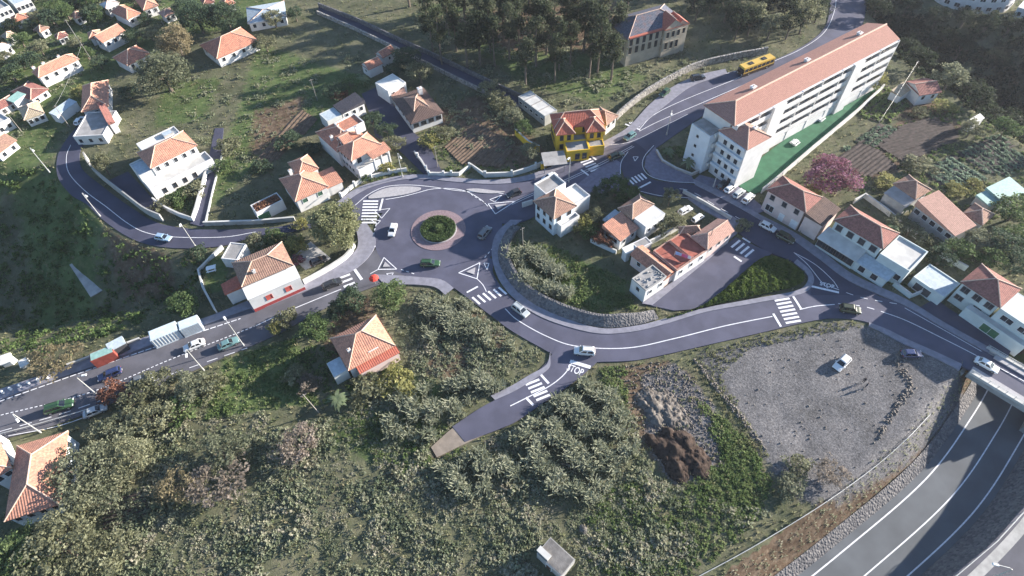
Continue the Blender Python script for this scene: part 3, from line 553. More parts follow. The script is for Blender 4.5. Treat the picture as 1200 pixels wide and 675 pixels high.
def roof(root, L, D, ze, rise, kind, m, o=0.45, cap=True, name='roof', cx=0.0, cy=0.0, wallm=None, par=0.5, parm=None):
    """a pitched or flat roof over an L x D block centred on (cx, cy)"""
    hx, hy = L / 2 + o, D / 2 + o; b = MB(); lines = []; th = 0.2
    def f(pts):
        P = [Vector(p) for p in pts]; e = (P[1] - P[0]); e.z = 0; e.normalize(); nrm = (P[1] - P[0]).cross(P[2] - P[0]).normalized(); s_ = nrm.cross(e)
        b.face([(p.x + cx, p.y + cy, p.z) for p in P], [(p.dot(e), p.dot(s_)) for p in P])
    c = [(-hx, -hy, ze), (hx, -hy, ze), (hx, hy, ze), (-hx, hy, ze)]
    if kind in ('hip', 'pyramid'):
        if kind == 'pyramid': r0 = r1 = (0, 0, ze + rise)
        elif L >= D: r0, r1 = (-(hx - hy), 0, ze + rise), (hx - hy, 0, ze + rise)
        else: r0, r1 = (0, -(hy - hx), ze + rise), (0, hy - hx, ze + rise)
        if kind == 'pyramid' or (L >= D and hx - hy < 0.05) or (L < D and hy - hx < .05):
            r0 = r1 = (0, 0, ze + rise); f([c[0], c[1], r0]); f([c[1], c[2], r0]); f([c[2], c[3], r0]); f([c[3], c[0], r0]); lines = [(q, r0) for q in c]
        elif L >= D:
            f([c[0], c[1], r1, r0]); f([c[1], c[2], r1]); f([c[2], c[3], r0, r1]); f([c[3], c[0], r0]); lines = [(c[0], r0), (c[3], r0), (c[1], r1), (c[2], r1), (r0, r1)]
        else:
            f([c[0], c[1], r0]); f([c[1], c[2], r1, r0]); f([c[2], c[3], r1]); f([c[3], c[0], r0, r1]); lines = [(c[0], r0), (c[1], r0), (c[2], r1), (c[3], r1), (r0, r1)]
    elif kind in ('gable_x', 'gable_y', 'hipl', 'hipr'):
        if kind == 'gable_x' or kind in ('hipl', 'hipr'):
            xl = -hx + (hy if kind == 'hipl' else 0); xr = hx - (hy if kind == 'hipr' else 0); r0, r1 = (xl, 0, ze + rise), (xr, 0, ze + rise)
            f([c[0], c[1], r1, r0]); f([c[2], c[3], r0, r1]); lines = [(r0, r1)]
            if kind == 'hipl': f([c[3], c[0], r0]); lines += [(c[0], r0), (c[3], r0)]
            if kind == 'hipr': f([c[1], c[2], r1]); lines += [(c[1], r1), (c[2], r1)]
            g = MB(); zi = ze + rise * (1 - (o / hy)) - 0.0; zz = ze - 0.02
            if kind != 'hipl': g.face([(-L / 2 + cx, D / 2 + cy, zz), (-L / 2 + cx, -D / 2 + cy, zz), (-L / 2 + cx, cy, ze + rise - 0.12)])
            if kind != 'hipr': g.face([(L / 2 + cx, -D / 2 + cy, zz), (L / 2 + cx, D / 2 + cy, zz), (L / 2 + cx, cy, ze + rise - 0.12)])
        else:
            r0, r1 = (0, -hy, ze + rise), (0, hy, ze + rise); f([c[1], c[2], r1, r0]); f([c[3], c[0], r0, r1]); lines = [(r0, r1)]; zz = ze - 0.02
            g = MB(); g.face([(-L / 2 + cx, -D / 2 + cy, zz), (L / 2 + cx, -D / 2 + cy, zz), (cx, -D / 2 + cy, ze + rise - 0.12)]); g.face([(L / 2 + cx, D / 2 + cy, zz), (-L / 2 + cx, D / 2 + cy, zz), (cx, D / 2 + cy, ze + rise - 0.12)])
        for _k in range(len(g.f)):
            _g = MB(); _g.face([g.v[i] for i in g.f[_k]]); _g.build('gable', wallm or M_WHITE, root)
    elif kind in ('shed_f', 'shed_b', 'shed_l', 'shed_r'):   # the low side
        zz = {'shed_f': (0, 0, 1, 1), 'shed_b': (1, 1, 0, 0), 'shed_l': (0, 1, 1, 0), 'shed_r': (1, 0, 0, 1)}[kind]; q = [(c[i][0], c[i][1], ze + rise * zz[i]) for i in range(4)]
        k = {'shed_f': 0, 'shed_r': 1, 'shed_b': 2, 'shed_l': 3}[kind]; f([q[k], q[(k + 1) % 4], q[(k + 2) % 4], q[(k + 3) % 4]])
        for i in range(4):
            j = (i + 1) % 4; b.face([(q[i][0] + cx, q[i][1] + cy, ze - th), (q[j][0] + cx, q[j][1] + cy, ze - th), (q[j][0] + cx, q[j][1] + cy, q[j][2]), (q[i][0] + cx, q[i][1] + cy, q[i][2])])
        b.face([(x + cx, y + cy, ze - th) for x, y, _ in c[::-1]])
    if kind == 'flat':
        b = MB().box((cx, cy, ze + 0.06), (L - 0.3, D - 0.3, 0.12)); ro = b.build(name, m, root); pm = parm or wallm or M_WHITE; t = 0.22; p = MB()
        z0, z1 = ze - 0.01, ze + par
        for (x, y, sx, sy) in ((0, -D / 2 + t / 2, L, t), (0, D / 2 - t / 2, L, t), (-L / 2 + t / 2, 0, t, D - 2 * t), (L / 2 - t / 2, 0, t, D - 2 * t)): p.box((x + cx, y + cy, (z0 + z1) / 2), (sx + (0.04 if sx == L else 0), sy + (0.02 if sx == L else 0), z1 - z0))
        p.build('parapet', pm, root); return ro
    if not kind.startswith('shed'):
        for i in range(4):
            j = (i + 1) % 4; b.face([(c[i][0] + cx, c[i][1] + cy, ze - th), (c[j][0] + cx, c[j][1] + cy, ze - th), (c[j][0] + cx, c[j][1] + cy, ze), (c[i][0] + cx, c[i][1] + cy, ze)])
        b.face([(x + cx, y + cy, ze - th) for x, y, _ in c[::-1]])
    ro = b.build(name, m, root)
    if cap and lines:
        cp = MB()
        for p, q in lines:
            p = Vector(p) + Vector((cx, cy, 0.05)); q = Vector(q) + Vector((cx, cy, 0.05))
            if (q - p).length > 0.2: cp.tube([p, q], 0.13, 6)
        cp.build('ridge_cap', M_CAP, ro)
    return ro
def frame_of(A, B, C, z):
    a, b = np.array(G(*A, z)), np.array(G(*B, z)); u = b - a; L = np.hypot(*u); u = u / L; v = np.array([-u[1], u[0]])
    D = abs((np.array(G(*C, z)) - a) @ v) if isinstance(C, tuple) else C
    c = a + u * L / 2 + v * D / 2; return c, math.atan2(u[1], u[0]), L, D
HOUSE_N = {}
def house(name, label, A, B, C, ze, rise=2.0, kind='hip', rm=None, wm=None, wins=(), fm=None, gm_=None, ov=0.45, chim=(), doors=(), base=None, cat=None, par=0.5, parm=None, group=None, plinth=None, cap=True, ws=(1.0, 1.25), inset=0.0):
    """A left and B right eave corner of the front, C the back corner behind A (pixels at eave height) or the depth"""
    wm = wm or M_WHITE; rm = rm or M_TERRA
    c, ang, L, D = frame_of(A, B, C, ze)
    if kind != 'flat': L -= 2 * ov; D -= 2 * ov
    L = max(L, 1.5); D = max(D, 1.5)
    g = base if base is not None else Hs(c[0], c[1])
    root = empty(name, (c[0], c[1], 0), ang); tag(root, label, cat or 'house', group)
    zb = min(g, 0) - 0.6
    MB().box((0, 0, (zb + ze) / 2), (L, D, ze - zb)).build('wall', wm, root)
    roof(root, L, D, ze, rise, kind, rm, ov, wallm=wm, par=par, parm=parm, cap=cap)
    if plinth: MB().box((0, 0, 0.25), (L + 0.08, D + 0.08, 1.3)).build('plinth', plinth, root)
    for wn in wins:
        face, cols, rows = wn[:3]; kw = wn[3] if len(wn) > 3 else {}
        for r in range(rows):
            zz = kw.get('z', ze - 1.35 - r * 2.75)
            if zz < 0.7: continue
            for k in range(cols):
                s = (-1 + 2 * (k + 0.5) / cols) * kw.get('span', 1.0) + kw.get('shift', 0)
                window(root, L, D, face, s, zz, kw.get('w', ws[0]), kw.get('h', ws[1]), kw.get('fm', fm), kw.get('gm', gm_))
    for (face, s, *r) in doors: door(root, L, D, face, s, *(r or ()))
    for (x, y, h) in chim: chimney(root, x * L, y * D, ze + h)
    ca, sa = math.cos(ang), math.sin(ang); m_ = 0.4
    EXCL.append(np.array([(c[0] + x * ca - y * sa, c[1] + x * sa + y * ca) for x, y in ((-L / 2 - m_, -D / 2 - m_), (L / 2 + m_, -D / 2 - m_), (L / 2 + m_, D / 2 + m_), (-L / 2 - m_, D / 2 + m_))]))
    root['_L'] = L; root['_D'] = D
    return root, L, D
def chimney(root, x, y, z, s=0.8):
    o = MB().box((x, y, z - 0.5), (s, s * 0.8, 2.2)).box((x, y, z + 0.68), (s * 1.25, s, 0.16)).build('chimney', M_WHITE, root)
    MB().tube([(x, y, z + 0.76), (x, y, z + 1.1)], 0.16, 8).build('chimney_pot', M_CAP, o)
def annex(root, name, x0, x1, y0, y1, z, m, rm, kind='flat', rise=0.8, par=0.35, z0=-0.6, ov=0.3, parm=None):
    """a lower block built against a house, in the house's own frame"""
    L, D, cx, cy = x1 - x0, y1 - y0, (x0 + x1) / 2, (y0 + y1) / 2
    o = MB().box((cx, cy, (z0 + z) / 2), (L, D, z - z0)).build(name, m, root)
    roof(root, L, D, z, rise, kind, rm, ov if kind != 'flat' else 0, wallm=m, par=par, parm=parm, name='annex_roof', cx=cx, cy=cy); return o
def windows_on(root, x0, x1, y, n, z, w_=1.0, h_=1.2, fm=None, gm_=None, side=0):
    """windows along a wall of an annex that faces the front (side 0), the left (3) or the right (1)"""
    for k in range(n):
        t = x0 + (x1 - x0) * (k + 0.5) / n; a, p = win_meshes(w_, h_, fm or M_FRAME, gm_ or M_GLASS, True)
        o = bpy.data.objects.new('window', a); link(o, root); o.location = (t, y, z) if side == 0 else (y, t, z); o.rotation_euler = (0, 0, {0: 0, 1: math.pi / 2, 3: -math.pi / 2}[side])
        link(bpy.data.objects.new('pane' if (gm_ or M_GLASS) is M_GLASS else 'shutter', p), o)
DK = dict(fm=M_FRAMEG)

# left hillside villa with the walled terrace
r, L, D = house('villa', 'two storey white villa with orange hipped roof above the curving road', (176, 197.4), (231.4, 170), (158.5, 180), 6.6, 2.3, 'hip', M_ORANGE, wins=[(0, 5, 1, dict(w=0.9, h=1.3)), (3, 2, 1)], chim=[])
annex(r, 'terrace_block', -L / 2 - 3.5, L / 2 + 1.5, -D / 2 - 4.2, -D / 2 - 0.004, 3.1, M_WHITE, M_CONCL, par=0.6)
windows_on(r, -L / 2 - 2, L / 2 - 3, -D / 2 - 4.2, 4, 1.6, 0.9, 1.4, M_FRAMED)
annex(r, 'rear_block', -L / 2 + 1.0, L / 2 - 0.5, D / 2 + 0.004, D / 2 + 4.0, 6.3, M_WHITE, M_WFLAT, par=0.5)
annex(r, 'side_block', -L / 2 - 3.6, -L / 2 - 0.01, -D / 2 + 0.2, D / 2 - 1, 5.2, M_PALE, M_SKYB, par=0.4)
annex(r, 'skylight', L / 2 - 4.5, L / 2 - 2, D / 2 + 1, D / 2 + 3, 7.0, M_METAL, M_SKYB, par=0.1, z0=6.3)

# the two villas above the roundabout
r, L, D = house('villa', 'small white house with orange tiled roof left of the roundabout, walled flower terrace beside', (345.8, 236.3), (384.9, 218.6), (324.7, 210.5), 4.3, 2.4, 'hip', M_ORANGE, wins=[(0, 2, 1, dict(w=1.3, gm=M_SHUT)), (3, 2, 1)])
annex(r, 'upper_block', L / 2 - 4.2, L / 2 + 0.8, D / 2 - 3.0, D / 2 + 3.2, 5.4, M_WHITE, M_ORANGE, 'hip', 1.6, ov=0.35)
annex(r, 'porch', L / 2 + 0.01, L / 2 + 4.4, -D / 2 + 1.0, D / 2 - 3.05, 2.9, M_WHITE, M_ORANGE, 'shed_f', 0.8, ov=0.3)
chimney(r, -1.5, D / 2 - 1.5, 6.2)
r, L, D = house('garage', 'low white garage with a planted flat roof and green door', (301, 251), (332, 235.5), (292, 243), 2.7, kind='flat', rm=mat('roof_planting', (0.13, 0.07, 0.06), 0.95, 0.4, 1.2, 0.6, 4, col2=(0.09, 0.10, 0.05)), ov=0, par=0.45, cat='garage', doors=[(0, -0.6, 3.0, 2.1, M_DOORG)])
r, L, D = house('villa', 'large white villa with several orange roofs, gabled dormer and column porch', (411.5, 188.7), (447.5, 169.5), (392, 174.5), 6.0, 2.2, 'hip', M_ORANGE, wins=[(0, 1, 1, dict(w=1.4, h=1.8, shift=-0.55)), (3, 4, 2)])
annex(r, 'rear_wing', -L / 2 - 0.6, L / 2 - 0.8, D / 2 + 0.004, D / 2 + 10.5, 5.4, M_WHITE, M_TERRA, 'hip', 2.0, ov=0.4)
annex(r, 'roof_terrace', -0.5, L / 2 + 1.6, D / 2 + 3.2, D / 2 + 8.2, 6.9, M_WHITE, M_TERRA, par=0.5, z0=4.5)
annex(r, 'dormer', -L / 2 + 1.2, -L / 2 + 3.8, D / 2 - 1.2, D / 2 + 2.8, 7.5, M_WHITE, M_ORANGE, 'gable_x', 0.9, ov=0.2, z0=5)
windows_on(r, D / 2 - 1.0, D / 2 + 2.4, -L / 2 + 1.2, 2, 6.8, 0.5, 0.7, M_FRAMED, side=3)
chimney(r, L / 2 - 1.6, D / 2 + 1.6, 7.6, 1.1); chimney(r, -L / 2 + 0.4, D / 2 + 4, 6.6, 0.7)
annex(r, 'porch_roof', L / 2 - 4.0, L / 2 + 1.2, -D / 2 - 2.6, -D / 2 - 0.01, 5.4, M_WHITE, M_ORANGE, 'shed_f', 0.7, z0=5.0)
for x in (L / 2 - 3.7, L / 2 - 1.4, L / 2 + 0.9): MB().box((x, -D / 2 - 2.4, 2.5), (0.35, 0.35, 5.0)).build('column', M_WHITE, r)
annex(r, 'balcony', -L / 2, L / 2 + 1.0, -D / 2 - 2.4, -D / 2 - 0.012, 2.9, M_WHITE, M_CONCL, par=0.9, z0=-0.5)
r, L, D = house('bungalow', 'white bungalow with low dark brown roof and raised brown lantern roof', (481.5, 145.5), (520, 132), (456, 115.5), 3.4, 1.2, 'hip', M_DBROWN, wins=[(0, 4, 1, dict(w=1.5, h=1.2, gm=M_GLASS, fm=M_FRAMED)), (3, 5, 1)], cap=False)
roof(r, L * 0.46, D * 0.52, 4.1, 1.5, 'pyramid', M_BROWN, 0.2, name='lantern_roof', cy=0.5); chimney(r, L * 0.30, D * 0.28, 5.2, 1.2)
house('outbuilding', 'white flat roofed outbuilding with stained pale roof behind the bungalow', (455, 108), (475.5, 97), (443.7, 95.5), 4.2, kind='flat', rm=M_WFLAT, ov=0, par=0.25, cat='outbuilding', wins=[(0, 2, 1)])
house('outbuilding', 'small white lean-to with brown sheet roof between outbuilding and bungalow', (459, 113), (476, 109.5), (457, 106), 2.8, 0.5, 'shed_f', M_PINKT, cat='outbuilding', ov=0.2, doors=[(0, 0.2)])
r, L, D = house('house', 'low white house with dark slate roof behind the large villa', (400.7, 133.5), (428, 120.5), (389, 124), 3.6, 0.9, 'shed_l', M_SLATE, wins=[(0, 3, 1)], ov=0.3)
annex(r, 'side_room', -L / 2 - 5.0, -L / 2 - 0.32, -D / 2, D / 2, 3.0, M_PALE, M_SKYB, par=0.2)
house('shed', 'small white gabled shed with orange roof in the green field, nearer of two', (432, 82), (448.6, 74), (426, 73.5), 2.9, 1.3, 'gable_x', M_TERRA, cat='shed', ov=0.25, wins=[(3, 1, 1, dict(w=0.8, h=0.9))])
house('shed', 'white gabled shed with orange roof under the trees, farther of two', (448.6, 68), (463.7, 59.5), (442, 61), 3.2, 1.3, 'gable_x', M_TERRA, cat='shed', ov=0.25, wins=[(0, 1, 1, dict(w=0.8, h=0.9))])

# yellow house
c, ang, L0, D0 = frame_of((655, 156.5), (709, 148.5), 10.5, 6.0)
r, L, D = house('yellow_house', 'bright yellow two storey house with red tiled roof on the road', (649, 151.5), (708, 145.5), (637, 134.5), 6.2, 2.6, 'hip', M_RED, M_YELLOW, wins=[(0, 4, 1, dict(w=0.9, h=1.6, fm=M_FRAMED)), (1, 2, 2, dict(fm=M_FRAMED)), (3, 3, 2, dict(fm=M_FRAMED))], fm=M_FRAMED)
annex(r, 'left_wing', -L / 2 + 0.1, -L / 2 + 4.6, -D / 2 - 2.6, D / 2 - 2.5, 6.1, M_YELLOW, M_RED, 'hip', 2.2, ov=0.4)
annex(r, 'right_wing', L / 2 - 4.6, L / 2 - 0.1, -D / 2 - 2.8, D / 2 - 3.0, 6.15, M_YELLOW, M_RED, 'hip', 2.0, ov=0.4)
annex(r, 'front_terrace', -L / 2 + 2.0, L / 2 - 4.65, -D / 2 - 7.0, -D / 2 - 2.62, 3.2, M_YELLOW, M_FLATG, par=0.5, parm=M_YELLOW)
annex(r, 'middle_terrace', -L / 2 + 4.65, L / 2 - 4.65, -D / 2 - 2.6, -D / 2 - 0.01, 3.2, M_YELLOW, M_FLATG, par=0.05, parm=M_YELLOW)
for y_, w0, w1, n in ((-D / 2 - 2.6, -L / 2 + 0.4, -L / 2 + 4.3, 2), (-D / 2 - 2.8, L / 2 - 4.3, L / 2 - 0.4, 2)):
    for z_ in (4.7, 1.9): windows_on(r, w0, w1, y_, n, z_, 0.9, 1.5, M_FRAMED)
windows_on(r, -L / 2 + 4, L / 2 - 5, -D / 2 - 7.0, 2, 1.7, 1.1, 1.8, M_FRAMED)
annex(r, 'low_wing', L / 2 - 4.5, L / 2 - 0.3, -D / 2 - 5.6, -D / 2 - 2.82, 3.0, M_YELLOW, M_FLATG, par=0.3, parm=M_YELLOW)
cn = MB().box((-L / 2 - 1.6, -D / 2 - 8.2, 2.9), (6.2, 5.4, 0.12))
for x, y in ((-3.2, -10.6), (2.6, -10.6), (-3.2, -5.9), (2.6, -5.9)): cn.box((-L / 2 - 1.6 + x * 0.9, -D / 2 + y, 1.4), (0.14, 0.14, 3.1))
cn.build('canopy', M_FLATG, r)
house('house', 'low house with brown pyramid roof behind the yellow house', (711, 147), (725, 135.5), (690, 135.5), 3.6, 1.8, 'hip', M_BROWN, M_PALE, wins=[(0, 2, 1)])
r, L, D = house('long_shed', 'long low shed with pale concrete roof behind the yellow house', (638.5, 137), (653, 129.5), (601.5, 116.5), 3.0, kind='flat', rm=M_CONCL, wm=M_GREYW, ov=0, par=0.2, cat='shed', wins=[(3, 5, 1, dict(w=1.2, h=0.8))])
for q in (-0.25, 0.02, 0.27): MB().box((0, q * D, 3.2), (L - 0.5, 0.3, 0.12)).build('roof_joint', M_FLATG, r)

# the old mansion in the trees
r, L, D = house('mansion', 'old weathered pale mansion with dark grey roof among the trees', (736, 47), (806, 27), 13.0, 9.0, 3.0, 'hip', roof_mat('blue_slate', (0.10, 0.11, 0.14), 0.35, (0.22, 0.12, 0.10), 0.6), M_OCHRE, wins=[(0, 9, 2, dict(w=1.15, h=2.2, fm=M_OCHRE)), (1, 3, 2, dict(w=1.1, h=2.0, fm=M_OCHRE)), (3, 3, 2, dict(fm=M_OCHRE))], ov=0.3, cat='mansion')
annex(r, 'front_gable', 2.0, 8.6, -D / 2 - 0.9, -D / 2 + 4.5, 9.3, M_OCHRE, M_RED, 'gable_y', 2.6, ov=0.25); windows_on(r, 2.4, 8.2, -D / 2 - 0.9, 3, 7.2, 1.1, 2.0, M_OCHRE); windows_on(r, 2.4, 8.2, -D / 2 - 0.9, 3, 3.6, 1.1, 2.4, M_OCHRE)
annex(r, 'end_gable', L / 2 - 4.6, L / 2 + 0.3, -D / 2 - 0.7, -D / 2 + 4.5, 9.2, M_OCHRE, M_RED, 'gable_y', 1.8, ov=0.25); windows_on(r, L / 2 - 4.2, L / 2, -D / 2 - 0.7, 2, 7.2, 1.0, 1.8, M_OCHRE)
MB().box((0, -D / 2 + 0.1, 9.2), (L * 0.98, 0.9, 0.35)).build('cornice', M_RED, r)

# apartment block
def apartment():
    ze = 15.6; a = np.array(G(861, 147.3, ze)); b = np.array(G(1054, 45.5, ze)); u = (b - a) / np.hypot(*(b - a)); v = np.array([-u[1], u[0]]); L = np.hypot(*(b - a)); D = (np.array(G(824, 123, ze)) - a) @ v
    c = a + u * L / 2 + v * D / 2; ang = math.atan2(u[1], u[0]); ca, sa = math.cos(ang), math.sin(ang)
    def loc(p, z): q = np.array(G(*p, z)) - c; return (q[0] * ca + q[1] * sa, -q[0] * sa + q[1] * ca)
    root = empty('apartment_block', (c[0], c[1], 0), ang); tag(root, 'long white five storey apartment block with red tiled roof and balconies', 'apartment building')
    Lw, Dw = L - 0.8, D - 0.8
    MB().box((0, 0.5, 7.4), (Lw, Dw - 1.0, 16.2)).build('wall', M_WHITE, root)
    roof(root, Lw, Dw, ze, 1.9, 'hipl', M_TERRA_AP, 0.5, wallm=M_WHITE)
    MB().tube([(-Lw / 2 + Dw / 2 - 0.2, 0, ze + 1.98), (Lw / 2 + 0.5, 0, ze + 1.98)], 0.24, 6).build('ridge_line', M_CAP, root)
    MB().box((0, -Dw / 2 + 0.2, 1.0), (Lw - 0.2, 2.2, 3.4)).build('ground_floor', M_WHITE, root)
    # storeys of the long sunlit front: parapet bands, slabs, recessed windows
    y0 = -Dw / 2 + 0.5
    for s in range(5):
        zf = 0.2 + s * 3.05
        MB().box((0, y0 - 0.75, zf + 3.0), (Lw - 0.1, 1.5, 0.22)).build('balcony_slab', M_WHITE, root)
        if s > 0: MB().box((0, y0 - 1.42, zf + 0.72), (Lw - 0.1, 0.16, 1.45)).build('balcony_parapet', M_WHITE, root)
        for k in range(16):
            x = -Lw / 2 + (k + 0.5) * Lw / 16
            a_, p_ = win_meshes(1.7, 1.9, M_FRAME, M_GLASS, True); o = bpy.data.objects.new('window', a_); link(o, root); o.location = (x, y0 - 0.005, zf + 1.35); link(bpy.data.objects.new('pane', p_), o)
    for k in range(0, 17):
        x = -Lw / 2 + 0.2 + k * (Lw - 0.4) / 16; big = k in (3, 4, 11, 12)
        if k % 2 == 0 and not big: MB().box((x, y0 - 0.76, 7.9), (0.28, 1.52, 15.4)).build('pier', M_WHITE, root)
    for x0, x1 in ((0.20, 0.27), (0.69, 0.755)):
        MB().box((-Lw / 2 + Lw * (x0 + x1) / 2, y0 - 1.0, 7.6), (Lw * (x1 - x0), 2.1, 15.9)).build('stair_tower', M_WHITE, root)
    for x in (-0.30, 0.02, 0.36): chimney(root, x * Lw, Dw * 0.16, ze + 1.3, 1.2)
    # back side and right end
    for s in range(5):
        for k in range(18): window(root, Lw, Dw, 2, -0.94 + k * 1.88 / 17, 1.7 + s * 3.05, 1.1, 1.3)
        for k in range(2): window(root, Lw, Dw - 1.0, 1, -0.4 + k * 0.8, 1.7 + s * 3.05, 1.0, 1.3)
    # left end: lower front wing with its own hipped roof, balconies towards the road
    zw = 13.2; p = [loc(q, zw) for q in ((857.4, 148.5), (883, 166), (908, 153))]
    x0 = min(p[0][0], p[1][0]); x1 = p[2][0]; yb = p[0][1]; yf = p[1][1]
    x0 = -Lw / 2 - 1.6; x1 = x0 + 7.6; yf = -Dw / 2 - 6.4; yb = -Dw / 2 + 2.2
    MB().box(((x0 + x1) / 2, (yf + yb) / 2, zw / 2 - 0.3), (x1 - x0, yb - yf, zw + 0.6)).build('front_wing', M_WHITE, root)
    roof(root, x1 - x0, yb - yf, zw, 2.2, 'hip', M_TERRA_AP, 0.4, cx=(x0 + x1) / 2, cy=(yf + yb) / 2, name='wing_roof'); chimney(root, x1 - 2.4, yf + 3.0, zw + 1.4, 1.0)
    for s in range(4):
        z = 1.6 + s * 3.1
        windows_on(root, yf + 0.8, yb - 1.2, x0, 3, z, 1.1, 1.4, M_FRAME, side=3)
        MB().box((x0 - 0.35, (yf + yb) / 2, z + 1.75), (0.7, yb - yf - 0.4, 0.7)).build('balcony_parapet', M_BLUEW, root)
        windows_on(root, yf + 1, yb - 3, x1, 1, z, 1.0, 1.2, M_FRAME, side=1)
    # stair strip with open landings and the windowless flat block to the left
    xa = -Lw / 2 - 4.0; ya = -Dw / 2 + 2.9; yb2 = Dw / 2 - 0.2
    MB().box(((xa - Lw / 2) / 2, (ya + yb2) / 2, 5.6), (-Lw / 2 - xa - 0.02, yb2 - ya, 12.4)).build('end_block', M_BLUEW, root)
    MB().box(((xa - Lw / 2) / 2, (ya + yb2) / 2, 11.95), (-Lw / 2 - xa - 0.5, yb2 - ya - 0.5, 0.3)).build('end_block_roof', M_FLATG, root)
    for k in range(3):
        a_, p_ = win_meshes(0.6, 0.6, M_FRAMED, M_GLASS, False); o = bpy.data.objects.new('window', a_); link(o, root); o.location = (xa, (ya + yb2) / 2 + 0.5, 9.6 - k * 3.0); o.rotation_euler = (0, 0, -math.pi / 2); link(bpy.data.objects.new('pane', p_), o)
    for s in range(4):
        MB().box((-Lw / 2 - 1.9, -Dw / 2 + 2.55, 2.4 + s * 3.1), (1.6, 0.6, 1.1)).build('landing_parapet', M_PALE, root)
    for x in (-0.5, 0.5):
        EXCL.append(np.array([(c[0] + X * ca - Y * sa, c[1] + X * sa + Y * ca) for X, Y in ((-Lw / 2 - 6, -Dw / 2 - 8), (Lw / 2 + 2, -Dw / 2 - 3), (Lw / 2 + 2, Dw / 2 + 1), (-Lw / 2 - 6, Dw / 2 + 1))]))
    return root
M_TERRA_AP = roof_mat('apartment_tile', (0.35, 0.185, 0.145), 0.14, (0.30, 0.16, 0.12), 0.35)
apartment()

# houses inside the triangle right of the roundabout
r, L, D = house('house', 'blue white two storey house with brown hipped roof right of the roundabout', (648.9, 257), (676.4, 241), (626.7, 234), 6.2, 2.0, 'hip', M_BROWN, M_BLUEW, wins=[(3, 3, 2, dict(w=0.8, fm=M_FRAMED)), (0, 2, 2, dict(fm=M_FRAMED))])
annex(r, 'flat_wing', -L / 2 + 3.2, L / 2 + 3.2, D / 2 + 0.004, D / 2 + 4.6, 6.0, M_WHITE, M_FLATG, par=0.6)
annex(r, 'terrace_wing', L / 2 + 0.46, L / 2 + 6.4, -D / 2 + 1.4, D / 2 - 0.02, 4.2, M_WHITE, M_WFLAT, par=0.5)
annex(r, 'balcony', -L / 2 + 1, L / 2 + 0.4, -D / 2 - 1.6, -D / 2 - 0.01, 3.0, M_WHITE, M_WFLAT, par=0.8)
r, L, D = house('house', 'low house with brown hip roof and white flat wing between two gardens', (741, 257), (766.7, 239.5), (724.5, 243.5), 4.6, 1.6, 'hip', M_BROWN, M_WHITE, wins=[(3, 1, 1)])
annex(r, 'white_flat_wing', -L / 2 + 0.2, L / 2 + 0.2, -D / 2 - 4.2, -D / 2 - 0.46, 4.4, M_WHITE, M_WFLAT, par=0.15); windows_on(r, -L / 2 + 0.6, L / 2, -D / 2 - 4.2, 3, 2.6)
house('house', 'small house with sunlit orange shed roof below the brown roofed house', (727, 283), (749, 267), (710, 263.5), 3.4, 1.0, 'shed_f', M_ORANGE, M_WHITE, ov=0.3, wins=[(0, 2, 1), (3, 2, 1)])
house('shed', 'pale blue corrugated lean-to beside the brown roofed house', (712, 262), (727, 251), (706, 257), 2.7, 0.4, 'shed_l', M_SKYB, M_PALE, ov=0.1, cat='shed')
r, L, D = house('terracotta_house', 'rambling terracotta roofed house with red roof terrace on the alley', (793, 318), (829, 293.5), (769, 292.5), 3.8, kind='flat', rm=mat('red_terrace_tile', (0.33, 0.105, 0.075), 0.8, 0.15, 1.0, dirt=0.35), ov=0, par=0.5, parm=M_PINKT, wins=[(0, 3, 1, dict(w=0.9))])
annex(r, 'dividing_wall', -0.2, 0.1, -D / 2 + 0.3, D / 2 - 0.3, 4.6, M_PINKT, M_PINKT, par=0.02, z0=3.8)
house('house', 'brown tiled wing of the terracotta house at the road corner', (829, 292.5), (861, 270.5), (822, 268.5), 4.4, 1.5, 'hipl', M_PINKT, M_PINK, ov=0.35, wins=[(0, 3, 1), (1, 2, 1)])
house('house', 'small brown tiled rear wing above the red terrace', (797, 273.5), (822, 272), (797, 266), 4.2, 1.2, 'hip', M_BROWN, M_PINK, ov=0.3, wins=[(3, 1, 1)])
house('house', 'low house part with salmon pink tile roof below the red terrace', (778, 329), (793, 317.5), (741, 296), 3.5, 1.0, 'gable_y', M_TERRA, M_PINK, ov=0.3, wins=[(3, 2, 1)])
r, L, D = house('house', 'white box house with grey rubble strewn flat roof at the alley end', (756.7, 341.5), (781, 324.8), (740, 327.5), 4.0, kind='flat', rm=M_FLATG, ov=0, par=0.35, wins=[(0, 2, 1), (3, 1, 1)], parm=M_CONC)
for k in range(26):
    s_ = random.uniform(0.12, 0.35); MB().box((random.uniform(-L / 2 + .5, L / 2 - .5), random.uniform(-D / 2 + .5, D / 2 - .5), 4.12 + s_ / 2), (s_ * 1.6, s_, s_), random.uniform(0, 3), 0.7).build('rubble_piece', M_CONC, r)
house('shed', 'white sheet roofed shed at the garden edge of the terracotta house', (734, 298), (746.7, 292), (727, 292.5), 3.0, 0.4, 'shed_f', M_WFLAT, M_WHITE, ov=0.2, cat='shed')
house('shed', 'grey flat roofed shed between the orange shed roof and salmon roof', (748, 293), (764, 285), (740, 286), 3.1, kind='flat', rm=M_FLATG, ov=0, par=0.2, cat='shed')

